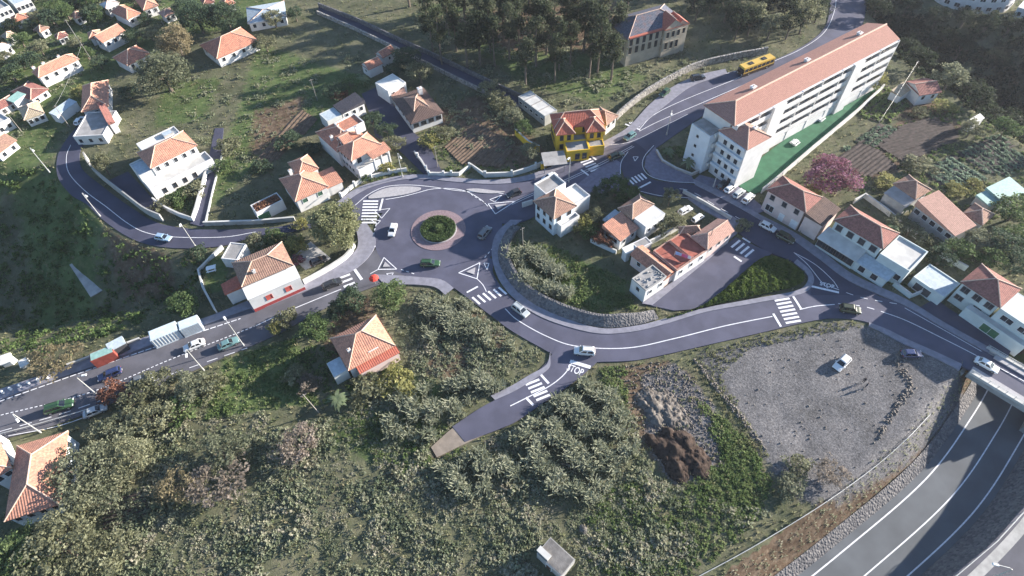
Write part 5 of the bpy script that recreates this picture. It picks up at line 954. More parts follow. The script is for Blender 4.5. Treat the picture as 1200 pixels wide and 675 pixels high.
for a in [
    (393, 262, 10, 14, 'ball', 'sage', 'big round pale olive tree covering the road left of the roundabout'), (190, 85, 12, 18, 'big', 'grey', 'large spreading grey green tree beside the left hillside houses'),
    (205, 47, 11, 12, 'big', 'pale', 'straw coloured autumn tree above the large grey green tree'), (230, 20, 11, 14, 'big', 'dark', 'dark tree near the top edge, left of a dark pair'), (264, 18, 10, 12, 'big', 'dark', 'dark tree near the top edge, right of a dark pair'),
    (118, 190, 7, 6, 'dense', 'olive', 'yellowish bushy tree at the inner bend of the loop road'), (457, 345, 6, 8.5, 'dense', 'green', 'round green tree beside the small red canopy above the orange pyramid roof'), (411, 352, 6.5, 8, 'dense', 'dark', 'dark round tree next to the dark car on the main road'),
    (368, 384, 5.5, 8, 'dense', 'green', 'round clipped tree in the garden left of the orange pyramid roof'), (394, 363, 5, 6, 'broad', 'dark', 'dark tree between two round trees above the pyramid roof'), (336, 374, 3.5, 5, 'bush', 'olive', 'small olive bush at the garden corner on the main road'), (322, 383, 3, 3.5, 'bush', 'yellow', 'smallest yellowish bush at the kerb of the main road'),
    (95, 556, 8, 13, 'big', 'grey', 'grey green tree right of the lower left orange roof'), (150, 535, 7, 10, 'big', 'olive', 'olive tree above the dark tilled plot at lower left'), (72, 642, 8, 16, 'big', 'olive', 'wide olive tree below the lower left orange roof'), (20, 660, 7, 12, 'big', 'green', 'green tree in the bottom left corner'), (125, 648, 6, 10, 'broad', 'olive', 'olive tree near the bottom edge right of the wide tree'), (118, 585, 5, 8, 'broad', 'grey', 'grey tree hugging the lower left house wall'),
    (205, 568, 4.5, 8, 'loose', 'pale', 'pale straw bush right of the dark tilled plot'), (260, 560, 4.5, 12, 'loose', 'brown', 'wide brownish tree in the scrub at lower left'), (262, 525, 5, 9, 'broad', 'grey', 'grey shrub tree above the brownish one'), (350, 520, 5, 9, 'broad', 'brown', 'brown tinged tree in the middle of the lower scrub'),
    (62, 424, 5, 11, 'loose', 'pale', 'pale dry bush tree above the main road at left'), (187, 447, 5, 8, 'broad', 'olive', 'olive tree below the main road beside the grey car'), (158, 465, 5, 9, 'broad', 'olive', 'broad olive tree right of the silver parked car'), (133, 462, 3.5, 6, 'bush', 'red', 'reddish bush between the grey car and the lane'), (225, 452, 5, 8, 'broad', 'grey', 'grey tree under the second lamp post of the main road'), (180, 490, 5, 9, 'broad', 'olive', 'olive tree in the lower row below the main road'), (140, 500, 5, 9, 'broad', 'grey', 'grey green tree left in the lower row below the main road'), (245, 452, 4, 6, 'bush', 'olive', 'low olive bush right of the grey lamp post tree'), (215, 478, 4, 7, 'bush', 'green', 'green bush beside the lush meadow'), (120, 508, 4.5, 7, 'broad', 'olive', 'olive tree above the lower left orange roof'),
    (722, 217, 6, 8, 'dense', 'green', 'dark green flowering tree in the garden at the plaza'), (704, 226, 5, 6, 'broad', 'dark', 'dark tree left of the plaza garden tree'), (738, 228, 4, 6, 'bush', 'green', 'low green bush right of the plaza garden tree'), (786, 229, 5.5, 5, 'dense', 'grey', 'small grey tree at the garden corner on the side road'), (793, 258, 4.5, 5.5, 'broad', 'olive', 'olive tree beside the white car in the garden yard'), (776, 268, 3.5, 4, 'bush', 'grey', 'grey bush in the yard behind the red terrace'), (700, 253, 4, 6, 'broad', 'olive', 'olive tree between the blue white house and lean-to'), (684, 262, 4, 6, 'bush', 'yellow', 'yellowish bush at the foot of the blue white house'), (708, 278, 4, 6, 'broad', 'red', 'dark reddish tree left of the orange shed roof'), (693, 272, 4, 5, 'bush', 'green', 'green bush below the yellowish one'), (745, 300, 2.5, 4, 'bush', 'green', 'green bush in the yard of the salmon roof'),
    (975, 204, 8, 14, 'big', 'purple', 'large pink and purple flowering tree behind the pink house'), (952, 224, 2, 5, 'bush', 'yellow', 'yellow green bush under the purple tree'), (1078, 192, 2.5, 8, 'bush', 'olive', 'olive bush left of the pale vegetable rows'), (1040, 212, 2, 6, 'bush', 'yellow', 'low yellow bush above the old pyramid roofed house'), (1122, 223, 1.8, 5.5, 'bush', 'yellow', 'low yellow bush row right of the pyramid roof'), (1142, 217, 1.8, 5, 'bush', 'yellow', 'yellow bush at the end of the vegetable rows'),
    (1192, 245, 6, 12, 'broad', 'green', 'light green tree at the right edge by the greenhouse'), (1148, 281, 5, 8, 'broad', 'grey', 'grey green tree at the near end of the barn'), (1122, 290, 5, 8, 'broad', 'green', 'green tree in front of the barn'), (1106, 300, 5, 7, 'broad', 'dark', 'dark tree left of the tree in front of the barn'), (1085, 283, 4, 6, 'bush', 'olive', 'olive bush behind the mint shop house'), (1068, 268, 4, 6, 'broad', 'grey', 'grey tree between mint shop house and barn'), (1052, 260, 4, 6, 'broad', 'olive', 'olive tree in the courtyard of the old house'), (1180, 285, 6, 9, 'broad', 'dark', 'dark tree right of the tiny pyramid roof'), (1196, 275, 5, 8, 'broad', 'green', 'green tree at the right edge below the light one'), (1166, 303, 5, 7, 'broad', 'green', 'green tree behind the right edge house'), (1195, 310, 5, 8, 'broad', 'dark', 'dark tree at the right edge behind the pale roof'), (1065, 322, 3, 4, 'bush', 'olive', 'small pale bush in the yard right of the mint shop house'), (1063, 243, 4, 4, 'palm', 'palm', 'small palm in the yard behind the mint shop house'), (1045, 268, 4, 4.5, 'palm', 'palm', 'palm nearest the mint shop house roof'),
    (621, 176, 4.5, 6, 'dense', 'grey', 'grey flowering bush tree beside the yellow house gate'), (586, 118, 6, 9, 'broad', 'olive', 'olive tree left of the long pale shed'), (600, 135, 5, 8, 'broad', 'grey', 'grey tree under the long pale shed'), (613, 150, 4, 7, 'broad', 'green', 'green tree between the long shed and yellow wall'), (572, 105, 4, 7, 'bush', 'olive', 'olive bush at the lane below the pines'),
    (476, 66, 7, 10, 'broad', 'dark', 'dark tree right of the two gabled sheds'), (492, 84, 7, 9, 'broad', 'olive', 'olive tree above the brown bungalow'), (462, 82, 5, 7, 'broad', 'dark', 'dark tree below the farther gabled shed'), (410, 97, 4, 8, 'loose', 'green', 'green garden tree in front of the nearer gabled shed'), (392, 106, 4, 8, 'loose', 'dark', 'dark garden tree at the field edge left of the driveway'), (424, 92, 3.5, 5, 'palm', 'palm', 'banana like palm beside the nearer gabled shed'), (400, 113, 3, 5, 'bush', 'red', 'reddish bush behind the slate roofed house'),
    (436, 140, 5, 7, 'broad', 'dark', 'dark tree right of the large villa'), (452, 152, 5, 7, 'broad', 'dark', 'dark tree in the drive corner below the bungalow'), (462, 168, 4.5, 7, 'broad', 'olive', 'olive tree along the driveway'), (520, 156, 4, 7, 'broad', 'olive', 'olive tree right of the bungalow'), (505, 165, 3.5, 6, 'bush', 'yellow', 'yellow bush beside the driveway'), (452, 196, 2.5, 5, 'bush', 'yellow', 'yellow bush in the front garden of the large villa'), (425, 207, 2, 4, 'bush', 'green', 'small green bush at the villa garden wall'),
    (1117, 88, 8, 10, 'broad', 'grey', 'sunlit tree standing out of the dark ravine'), (1140, 150, 5, 7, 'broad', 'olive', 'olive tree at the lower end of the ravine'), (1180, 150, 6, 8, 'broad', 'green', 'green tree above the greenhouse'), (1108, 126, 2.5, 6, 'bush', 'yellow', 'yellowish bush beside the ravine house'), (1025, 92, 5, 8, 'loose', 'yellow', 'yellow green tree at the right end of the apartment block'), (1078, 132, 2, 5, 'bush', 'olive', 'olive bush between the tilled plots'),
    (783, 178, 3, 4, 'palm', 'palm', 'small palm in the garden left of the apartment block, upper of two'), (806, 190, 3.5, 4.5, 'palm', 'palm', 'small palm in the garden left of the apartment block, lower of two'), (800, 178, 2.5, 4, 'bush', 'green', 'green bush between the two small palms'),
    (320, 20, 6, 8, 'broad', 'olive', 'olive tree in front of the pale blue grey roof'), (310, 50, 5, 9, 'broad', 'olive', 'olive tree at the right of the broad orange roof'), (345, 15, 5, 7, 'broad', 'dark', 'dark tree at the top beside the walled lane'), (395, 468, 3, 5, 'palm', 'palm', 'spiky plant below the orange pyramid roof'), (363, 450, 3, 5, 'bush', 'brown', 'brown bush above the leaning white pole'), (345, 440, 3, 5, 'bush', 'olive', 'olive bush beside the garden path'), (430, 455, 3, 8, 'bush', 'olive', 'olive hedge bush below the pyramid roof house, left'), (465, 445, 3, 8, 'bush', 'yellow', 'yellow hedge bush below the pyramid roof house, right'),
    (975, 553, 3.0, 6.5, 'loose', 'brown', 'lone brownish bush on the edge of the gravel lot'), (925, 570, 2.2, 5, 'bush', 'grey', 'grey bush at the bottom left of the gravel lot'), (935, 545, 2, 5, 'bush', 'olive', 'olive bush on the grassy rim of the gravel lot'), (215, 355, 5, 8, 'broad', 'green', 'green tree at the left of the white house yard'), (870, 264, 2.6, 4, 'bush', 'olive', 'clipped olive bush at the road corner of the brown tiled wing'),
    (232, 296, 3, 5, 'bush', 'dark', 'dark bush below the lamp post at the loop road'), (300, 282, 2.5, 5, 'bush', 'olive', 'olive bush behind the white house roof, left'), (345, 287, 3, 6, 'bush', 'yellow', 'yellow green bush behind the white house roof, right'), (320, 275, 2.5, 5, 'bush', 'green', 'green bush along the loop road behind the white house'), (352, 263, 2.5, 4, 'bush', 'yellow', 'yellow bush by the wall under the big round tree'),
    (230, 222, 2.5, 6, 'bush', 'olive', 'olive bush in the villa front garden, right'), (208, 232, 2.5, 6, 'bush', 'green', 'green bush in the villa front garden, middle'), (190, 240, 2.5, 5, 'bush', 'olive', 'olive bush in the villa front garden, left'),
    (155, 42, 5, 8, 'broad', 'dark', 'dark tree right of the white gabled house'), (175, 38, 5, 8, 'broad', 'olive', 'olive tree below the top orange roofs'), (100, 62, 4, 7, 'broad', 'green', 'green tree right of the three chimney house'), (115, 72, 4, 7, 'broad', 'dark', 'dark tree between the hillside houses'), (88, 50, 4, 7, 'broad', 'olive', 'olive tree above the three chimney house'), (30, 70, 5, 9, 'broad', 'dark', 'dark tree left of the three chimney house'), (12, 85, 5, 9, 'broad', 'green', 'green tree at the left edge of the hillside'), (60, 20, 6, 9, 'broad', 'dark', 'dark tree among the far upper left houses'), (75, 12, 6, 9, 'broad', 'green', 'green tree among the far upper left houses'), (108, 14, 6, 9, 'broad', 'dark', 'dark tree left of the top white house'), (45, 55, 5, 8, 'broad', 'olive', 'olive tree between the small hillside roofs'), (150, 108, 4, 6, 'broad', 'dark', 'dark tree right of the sunlit orange roof'), (92, 108, 3, 5, 'bush', 'yellow', 'yellow bush behind the sunlit orange roof'), (215, 8, 7, 10, 'broad', 'dark', 'dark tree at the top edge left of the dark pair'), (22, 45, 5, 8, 'broad', 'green', 'green tree near the beige roof at the left edge'), (305, 195, 3, 6, 'bush', 'dark', 'dark bush on the field bank left of the small white house'), (270, 170, 3.5, 8, 'bush', 'olive', 'wide olive bush in the green field'), (258, 195, 3, 6, 'bush', 'green', 'green bush at the edge of the green field'), (340, 165, 3.5, 8, 'bush', 'dark', 'dark bush left of the large villa'), (365, 175, 3, 6, 'bush', 'dark', 'dark bush close to the large villa wall'),
]: tree(*a)
for x, y in [(508, 64), (527, 42), (548, 80), (563, 76), (545, 30), (580, 78), (597, 70), (616, 99), (640, 64), (628, 78), (668, 77), (690, 92), (700, 86), (716, 94), (660, 52), (620, 44), (600, 30), (650, 25), (700, 46), (680, 22), (722, 62), (500, 26), (520, 12), (570, 8), (620, 8), (684, 60), (733, 22), (650, 96), (480, 8), (708, 16), (560, 52), (590, 46), (640, 8), (670, 2), (535, 60), (575, 62), (608, 60), (655, 82), (676, 40), (612, 20), (545, 12), (590, 20), (696, 66), (660, 14), (632, 50), (518, 76)]:
    g = at(x, y); tree(0, 0, random.uniform(14, 19), random.uniform(6, 9), 'pine', 'pine', 'tall dark pine tree with bare trunk in the wood above the walled lane', 'pines in the wood above the lane', world=(g.x, g.y))
def pts_in(poly, n, rng):
    poly = np.asarray(poly); lo, hi = poly.min(0), poly.max(0); out = np.zeros((0, 2))
    while len(out) < n:
        p = rng.uniform(lo, hi, (n * 3, 2)); p = p[inside_dist(poly, p[:, 0], p[:, 1]) > 0]; out = np.vstack([out, p])
    return out[:n]
def spaced(poly, n, dmin, rng):
    out = []
    for p in pts_in(poly, n * 12, rng):
        if all((p[0] - q[0]) ** 2 + (p[1] - q[1]) ** 2 > dmin * dmin for q in out): out.append(p)
        if len(out) >= n: break
    return out
for p in spaced(GP([(812, 36), (850, 44), (900, 60), (940, 50), (958, 36), (962, 0), (962, -30), (760, -40), (745, -10), (790, 0)]), 48, 5.2, R2):
    tree(0, 0, random.uniform(8, 12), random.uniform(7, 10), random.choice(['broad', 'loose', 'broad']), random.choice(['shade_dark', 'dark', 'shade_dark', 'olive']), 'dense dark woodland tree right of the old mansion', 'woodland trees right of the mansion', world=tuple(p))
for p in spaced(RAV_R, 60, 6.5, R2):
    if p[0] < 235: tree(0, 0, random.uniform(6, 10), random.uniform(7, 11), 'broad', 'shade_dark', 'dark shaded tree on the ravine slope behind the apartment block', 'trees on the shaded ravine slope', world=tuple(p))
def clear_of(p, m=2.0): return all(inside_dist(q, np.array([p[0]]), np.array([p[1]]))[0] < -m for q in EXCL if abs(q.mean(0)[0] - p[0]) < 60 and abs(q.mean(0)[1] - p[1]) < 90)
for p in spaced(GP([(-20, 110), (30, 95), (30, 40), (100, 28), (200, 30), (215, -5), (-30, -20), (-60, 60)]), 75, 6, R2):
    if not clear_of(p, 1.5): continue
    tree(0, 0, random.uniform(3.5, 6), random.uniform(5, 9), 'broad', random.choice(['shade_dark', 'dark', 'dark', 'green', 'olive']), 'garden tree between the far hillside houses at upper left', 'garden trees between the far hillside houses', world=tuple(p))

# --- ground cover that nobody could count
CELL = 0.5; GX0, GY0, GX1, GY1 = -230, 10, 225, 295
_ex = np.zeros((int((GY1 - GY0) / CELL), int((GX1 - GX0) / CELL)), bool)
for poly in EXCL:
    lo = np.floor((poly.min(0) - (GX0, GY0)) / CELL).astype(int) - 1; hi = np.ceil((poly.max(0) - (GX0, GY0)) / CELL).astype(int) + 1
    x0, y0 = np.maximum(lo, 0); x1, y1 = min(hi[0], _ex.shape[1]), min(hi[1], _ex.shape[0])
    if x1 <= x0 or y1 <= y0: continue
    xs = GX0 + (np.arange(x0, x1) + .5) * CELL; ys = GY0 + (np.arange(y0, y1) + .5) * CELL; X, Y = np.meshgrid(xs, ys)
    _ex[y0:y1, x0:x1] |= inside_dist(poly, X, Y) > -0.15
def free(p, m=0.0):
    ok = np.ones(len(p), bool)
    for dx, dy in (((0, 0),) if m == 0 else ((0, 0), (m, 0), (-m, 0), (0, m), (0, -m))):
        i = ((p[:, 0] + dx - GX0) / CELL).astype(int).clip(0, _ex.shape[1] - 1); j = ((p[:, 1] + dy - GY0) / CELL).astype(int).clip(0, _ex.shape[0] - 1); ok &= ~_ex[j, i]
    return ok
def shrub_proto(seed, n=62, s=0.13):
    rng = np.random.default_rng(seed); P, T = crown_pts(rng, 9, n // 9, 0.78, 0.62, 0.36, zcut=-0.1); P[:, 2] = np.abs(P[:, 2]) + 0.05; V, Q = leaves(P, s, rng); return V, Q, np.repeat(T, 4)
def reed_proto(seed, n=34):
    rng = np.random.default_rng(seed); V, Q, T = [], [], []
    for i in range(n):
        th, ln, r0 = rng.uniform(0, 6.28), rng.uniform(0.7, 1.15), rng.uniform(0, 0.55); b = np.array([r0 * math.cos(rng.uniform(0, 6.28)), r0 * math.sin(rng.uniform(0, 6.28)), 0]); le = rng.uniform(0.15, 0.6); dx = np.array([math.cos(th), math.sin(th), 0]); nx_ = np.array([-dx[1], dx[0], 0]) * 0.035; t = rng.uniform(0.2, 0.9)
        c = [b, b + dx * le * 0.3 * ln + np.array([0, 0, 0.62 * ln]), b + dx * le * ln + np.array([0, 0, (0.95 - le * 0.3) * ln])]
        for k in range(2):
            m = len(V); V += [c[k] - nx_, c[k] + nx_, c[k + 1] + nx_ * 0.8, c[k + 1] - nx_ * 0.8]; Q.append((m, m + 1, m + 2, m + 3)); T += [t] * 4
    return np.array(V), np.array(Q), np.array(T)
def tuft_proto(seed, n=5):
    rng = np.random.default_rng(seed); V, Q, T = [], [], []
    for i in range(n):
        th = rng.uniform(0, 6.28); d = np.array([math.cos(th), math.sin(th), 0]); nx_ = np.array([-d[1], d[0], 0]); b = d * rng.uniform(0, 0.35); h = rng.uniform(0.5, 1.0); m = len(V); V += [b - nx_ * 0.16, b + nx_ * 0.16, b + d * 0.45 + nx_ * 0.07 + np.array([0, 0, h]), b + d * 0.45 - nx_ * 0.07 + np.array([0, 0, h])]; Q.append((m, m + 1, m + 2, m + 3)); T += [rng.uniform(0.25, 0.75)] * 4
    return np.array(V), np.array(Q), np.array(T)
def rock_proto(seed):
    rng = np.random.default_rng(seed); b = np.array([(x, y, z) for z in (0, 1) for x, y in ((-1, -1), (1, -1), (1, 1), (-1, 1))], float) * np.array([0.5, 0.5, 0.7]); b[4:, :2] *= 0.6; b += rng.normal(0, 0.1, b.shape); b[:4, 2] -= .2
    return b, np.array([(4, 5, 6, 7), (0, 1, 5, 4), (1, 2, 6, 5), (2, 3, 7, 6), (3, 0, 4, 7)]), rng.uniform(0.2, 0.8, 8)
def scatter(name, label, protos, P, sc, mt, zs=None, tint=None, rng=R2, sink=0.05):
    n = len(P)
    if n == 0: return
    Z = H(P[:, 0], P[:, 1]) - sink; sc = np.broadcast_to(sc, (n,)); zs = np.broadcast_to(1.0 if zs is None else zs, (n,)); tint = np.zeros(n) if tint is None else tint; rot = rng.uniform(0, 6.28, n); which = rng.integers(0, len(protos), n); VV, QQ, TT = [], [], []; o = 0
    for k, (v, q, t) in enumerate(protos):
        m = np.where(which == k)[0]
        if len(m) == 0: continue
        ca, sa = np.cos(rot[m])[:, None], np.sin(rot[m])[:, None]; s = sc[m][:, None]
        x = (v[None, :, 0] * ca - v[None, :, 1] * sa) * s + P[m, 0][:, None]; y = (v[None, :, 0] * sa + v[None, :, 1] * ca) * s + P[m, 1][:, None]; z = v[None, :, 2] * s * zs[m][:, None] + Z[m][:, None]
        VV.append(np.stack([x, y, z], -1).reshape(-1, 3)); QQ.append((q[None] + (np.arange(len(m)) * len(v))[:, None, None] + o).reshape(-1, q.shape[1])); TT.append(np.clip(t[None] * 0.75 + 0.12 + tint[m][:, None], 0, 1).ravel()); o += len(m) * len(v)
    ob = bpy.data.objects.new(name, np_mesh(name, np.vstack(VV), np.vstack(QQ), np.concatenate(TT), mt)); link(ob); tag(ob, label, name.replace('_', ' '), kind='stuff'); return ob
SHR = [shrub_proto(i) for i in range(8)]; REED = [reed_proto(20 + i) for i in range(5)]; VEG = [shrub_proto(90 + i, 45, 0.24) for i in range(4)]; TUF = [tuft_proto(50 + i) for i in range(8)]; ROCK = [rock_proto(70 + i) for i in range(6)]
def mk(n, polys, margin=0.5, avoid=(), keep=None):
    out = []
    for w_, poly in polys:
        p = pts_in(poly, int(n * w_), R2); p = p[free(p, margin)]
        for q in avoid: p = p[inside_dist(q, p[:, 0], p[:, 1]) < 0]
        if keep is not None: p = p[keep(p)]
        out.append(p)
    return np.vstack(out)
lushp = [z[0] for z in LUSH[:1]] ; dirtp = [GRAVEL[0][0], GRAVEL[1][0], SOIL[0][0]]
S_leaf = leaf_mat('leaf_scrub', [(0.11, 0.145, 0.085), (0.22, 0.25, 0.155), (0.34, 0.345, 0.24), (0.44, 0.40, 0.32)], vary=0.0)
S_green = leaf_mat('leaf_undergrowth', [(0.06, 0.10, 0.035), (0.12, 0.18, 0.06), (0.205, 0.26, 0.105), (0.29, 0.30, 0.15)], vary=0.0)
S_reed = leaf_mat('leaf_cane', [(0.09, 0.105, 0.065), (0.20, 0.22, 0.145), (0.33, 0.34, 0.24), (0.42, 0.42, 0.32)], vary=0.0)
S_grass = leaf_mat('leaf_grass', [(0.08, 0.115, 0.05), (0.155, 0.18, 0.09), (0.25, 0.245, 0.14), (0.36, 0.31, 0.20)], vary=0.0)
M_ROCK = leaf_mat('rubble', [(0.09, 0.075, 0.06), (0.19, 0.165, 0.14), (0.33, 0.30, 0.27)], trans=0.0, vary=0.0)
P = mk(6200, [(1, SCRUB)], 0.8, lushp + dirtp, keep=lambda p: wav(p[:, 0], p[:, 1], 17, 12) > -0.75)
sz = R2.uniform(0.5, 1.0, len(P)) * (1.2 + 0.75 * np.clip(wav(P[:, 0], P[:, 1], 23, 20), -1, 1))
scatter('scrub', 'grey green and brown scrub bushes covering the slope in the foreground', SHR, P, np.clip(sz, 0.5, 2.2), S_leaf, R2.uniform(0.45, 0.95, len(P)), 0.28 * wav(P[:, 0], P[:, 1], 12, 5) + R2.normal(0, 0.10, len(P)))
CANE = [GP(q) for q in ([(604, 482), (690, 446), (732, 470), (742, 530), (700, 590), (640, 575), (604, 530)], [(495, 348), (545, 356), (590, 396), (612, 412), (560, 402), (500, 400)], [(460, 470), (560, 440), (600, 455), (540, 500), (500, 520), (450, 510)], [(592, 292), (640, 298), (668, 330), (668, 352), (628, 346), (600, 324)], [(510, 545), (580, 520), (610, 560), (540, 590)])]
P = mk(1900, [(0.4, CANE[0]), (0.16, CANE[1]), (0.16, CANE[2]), (0.14, CANE[3]), (0.1, CANE[4])], 0.6, keep=lambda p: wav(p[:, 0], p[:, 1], 7, 25) > 0.05)
scatter('cane_grass', 'pale silvery cane grass in tall clumps around the stop street', REED, P, R2.uniform(1.3, 2.6, len(P)), S_reed, None, 0.15 * wav(P[:, 0], P[:, 1], 8, 2))
UND = [GP(q) for q in ([(596, 280), (650, 290), (735, 330), (745, 362), (700, 368), (630, 348), (595, 322)], [(815, 465), (880, 520), (905, 570), (880, 610), (830, 590), (800, 570), (850, 540)], [(270, 418), (345, 398), (372, 470), (240, 492)], [(430, 455), (560, 520), (480, 560), (400, 520)], [(720, 560), (830, 580), (880, 620), (800, 680), (690, 690), (690, 600)], [(700, 432), (730, 428), (738, 470), (720, 480)])]
P = mk(2300, [(0.25, UND[0]), (0.25, UND[1]), (0.10, UND[2]), (0.16, UND[3]), (0.2, UND[4]), (0.04, UND[5])], 0.6)
scatter('undergrowth', 'bright green low undergrowth on the parcel and lot edges', SHR, P, R2.uniform(0.4, 1.15, len(P)), S_green, R2.uniform(0.5, 0.9, len(P)), 0.2 * wav(P[:, 0], P[:, 1], 10, 8))
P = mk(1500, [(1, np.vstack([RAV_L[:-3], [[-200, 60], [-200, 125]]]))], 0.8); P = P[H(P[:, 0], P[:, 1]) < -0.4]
scatter('hollow_shrubs', 'dark green shrubs in the shaded hollow at left', SHR, P, R2.uniform(0.6, 2.0, len(P)), S_green, R2.uniform(0.6, 1.0, len(P)), -0.25 + 0.15 * wav(P[:, 0], P[:, 1], 14, 6))  # tint lowered to put the hollow's shade into the leaf colour
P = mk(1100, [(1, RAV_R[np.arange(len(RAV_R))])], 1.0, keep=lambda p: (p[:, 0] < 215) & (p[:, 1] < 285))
scatter('ravine_shrubs', 'dark shrubs covering the shaded ravine at upper right', SHR, P, R2.uniform(1.0, 2.8, len(P)), LEAF['shade_dark'], None, -0.1 + 0.1 * wav(P[:, 0], P[:, 1], 14, 6))
WOOD = [GP(q) for q in ([(480, 5), (720, 0), (740, 70), (800, 60), (900, 60), (850, 76), (800, 92), (745, 140), (700, 128), (640, 120), (560, 85), (490, 50)], [(500, 70), (560, 105), (620, 135), (600, 180), (540, 190), (500, 150), (520, 110)], [(180, 100), (260, 60), (420, 60), (440, 90), (330, 170), (300, 230), (245, 250), (240, 180)], [(-10, 190), (60, 130), (120, 60), (220, 30), (220, -10), (-40, -20)])]
P = mk(4200, [(0.36, WOOD[0]), (0.10, WOOD[1]), (0.12, WOOD[2]), (0.42, WOOD[3])], 0.8, keep=lambda p: wav(p[:, 0], p[:, 1], 15, 18) > -0.1)
scatter('field_shrubs', 'low green and dry shrubs in the wood and upper fields', SHR, P, R2.uniform(0.4, 1.5, len(P)), S_leaf, R2.uniform(0.5, 1.0, len(P)), 0.2 * wav(P[:, 0], P[:, 1], 13, 6) - 0.05)
P = mk(420, [(1, GP([(430, 345), (490, 338), (545, 350), (605, 396), (640, 412), (600, 450), (570, 464), (510, 440), (474, 425), (462, 385)]))], 0.5)
scatter('verge_shrubs', 'low mixed shrubs between the pyramid roof house and the curving road', SHR, P, R2.uniform(0.4, 1.0, len(P)), S_leaf, R2.uniform(0.5, 1.0, len(P)), 0.2 * wav(P[:, 0], P[:, 1], 7, 6))
GARD = [GP(q) for q in ([(950, 215), (1000, 190), (1040, 160), (1100, 110), (1150, 140), (1210, 180), (1215, 300), (1150, 310), (1090, 300), (1030, 235)], [(410, 200), (455, 190), (500, 205), (440, 214)], [(690, 250), (720, 280), (740, 300), (700, 285)], [(180, 232), (240, 200), (226, 255)], [(320, 440), (380, 390), (400, 440), (480, 430), (440, 460), (380, 480)], [(470, 150), (560, 160), (620, 200), (520, 205)], [(300, 275), (345, 285), (350, 300), (300, 290)], [(770, 175), (800, 170), (830, 200), (800, 200)], [(1040, 330), (1090, 315), (1110, 330), (1080, 350)])]
PLOTS = [GP(q) for q in ([(1030, 172), (1052, 150), (1085, 138), (1116, 146), (1124, 162), (1062, 192)], [(978, 186), (1006, 166), (1030, 176), (1052, 196), (1014, 208)], [(1080, 203), (1114, 182), (1159, 208.5), (1128, 224), (1098, 214)], [(1004, 128), (1034, 101), (1066, 122), (1040, 142), (1016, 140)], [(1120, 178), (1170, 158), (1210, 190), (1180, 205), (1150, 200)], [(985, 180), (1008, 160), (1034, 146), (1052, 152), (1028, 172), (1004, 166)], [(520, 172), (556, 142), (604, 170), (586, 196), (540, 192)], [(118, 594), (164, 574), (180, 600), (122, 622)])]
P = mk(1700, [(0.5, GARD[0]), (0.05, GARD[1]), (0.06, GARD[2]), (0.08, GARD[3]), (0.10, GARD[4]), (0.12, GARD[5]), (0.03, GARD[6]), (0.04, GARD[7]), (0.03, GARD[8])], 0.6, PLOTS)
scatter('garden_plants', 'mixed green garden plants between the houses', SHR, P, R2.uniform(0.35, 1.1, len(P)), S_green, R2.uniform(0.6, 1.1, len(P)), 0.22 * wav(P[:, 0], P[:, 1], 7, 6))
big = np.array([(-120, 18), (95, 18), (140, 90), (190, 200), (200, 245), (-190, 260), (-150, 110)])
P = mk(52000, [(1, big)], 0.25, [GRAVEL[0][0]] + PLOTS); d_, _ = line_dist(HWY, P[:, 0], P[:, 1]); P = P[(np.abs(d_) > 12.5)]
near = np.clip(1.5 - P[:, 1] / 130, 0, 1); P = P[R2.uniform(size=len(P)) < 0.35 + 0.65 * near]
scatter('grass', 'rough grass and weeds between the bushes', TUF, P, R2.uniform(0.25, 0.75, len(P)), S_grass, None, 0.28 * wav(P[:, 0], P[:, 1], 11, 15) + R2.normal(0, 0.08, len(P)))
P = mk(900, [(1, GP([(812, 418), (900, 392), (975, 376), (1015, 382), (960, 392), (880, 408), (845, 440), (905, 540), (870, 520), (830, 450)]))], 0.3)
scatter('lot_weeds', 'thin weeds along the edge of the gravel lot', TUF, P, R2.uniform(0.2, 0.55, len(P)), S_grass, None, 0.1 * wav(P[:, 0], P[:, 1], 6, 15))
P = mk(3000, [(0.5, GRAVEL[1][0]), (0.42, SOIL[0][0]), (0.08, GRAVEL[0][0])], 0.3)
scatter('rubble_stones', 'loose rubble stones on the dirt slope beside the gravel lot', ROCK, P, R2.uniform(0.1, 0.5, len(P)) ** 1.5, M_ROCK, None, R2.normal(0, .1, len(P)), sink=0.0)
P = mk(420, [(0.5, GP([(812, 420), (826, 432), (880, 500), (900, 530), (890, 520), (835, 452)])), (0.5, GP([(1056, 400), (1062, 430), (1074, 455), (1040, 500), (1030, 515), (1022, 512), (1062, 455), (1048, 425)]))], 0.1)
scatter('stone_edging', 'rough line of stones and weeds edging the gravel lot', ROCK, P, R2.uniform(0.15, 0.5, len(P)), M_ROCK, None, None, sink=0.0)
# slope below highway edge
A_, B_ = off(8.4), off(12.2); u = R2.uniform(0, 1, 900); i_ = R2.integers(2, int(len(hl) * 0.85), 900); P = A_[i_] + (B_[i_] - A_[i_]) * u[:, None] + R2.normal(0, 0.4, (900, 2))
scatter('bank_weeds', 'dry weeds on the brown bank above the highway', TUF, P, R2.uniform(0.2, 0.5, 900), S_leaf, None, R2.normal(0.1, 0.1, 900), sink=0.0)
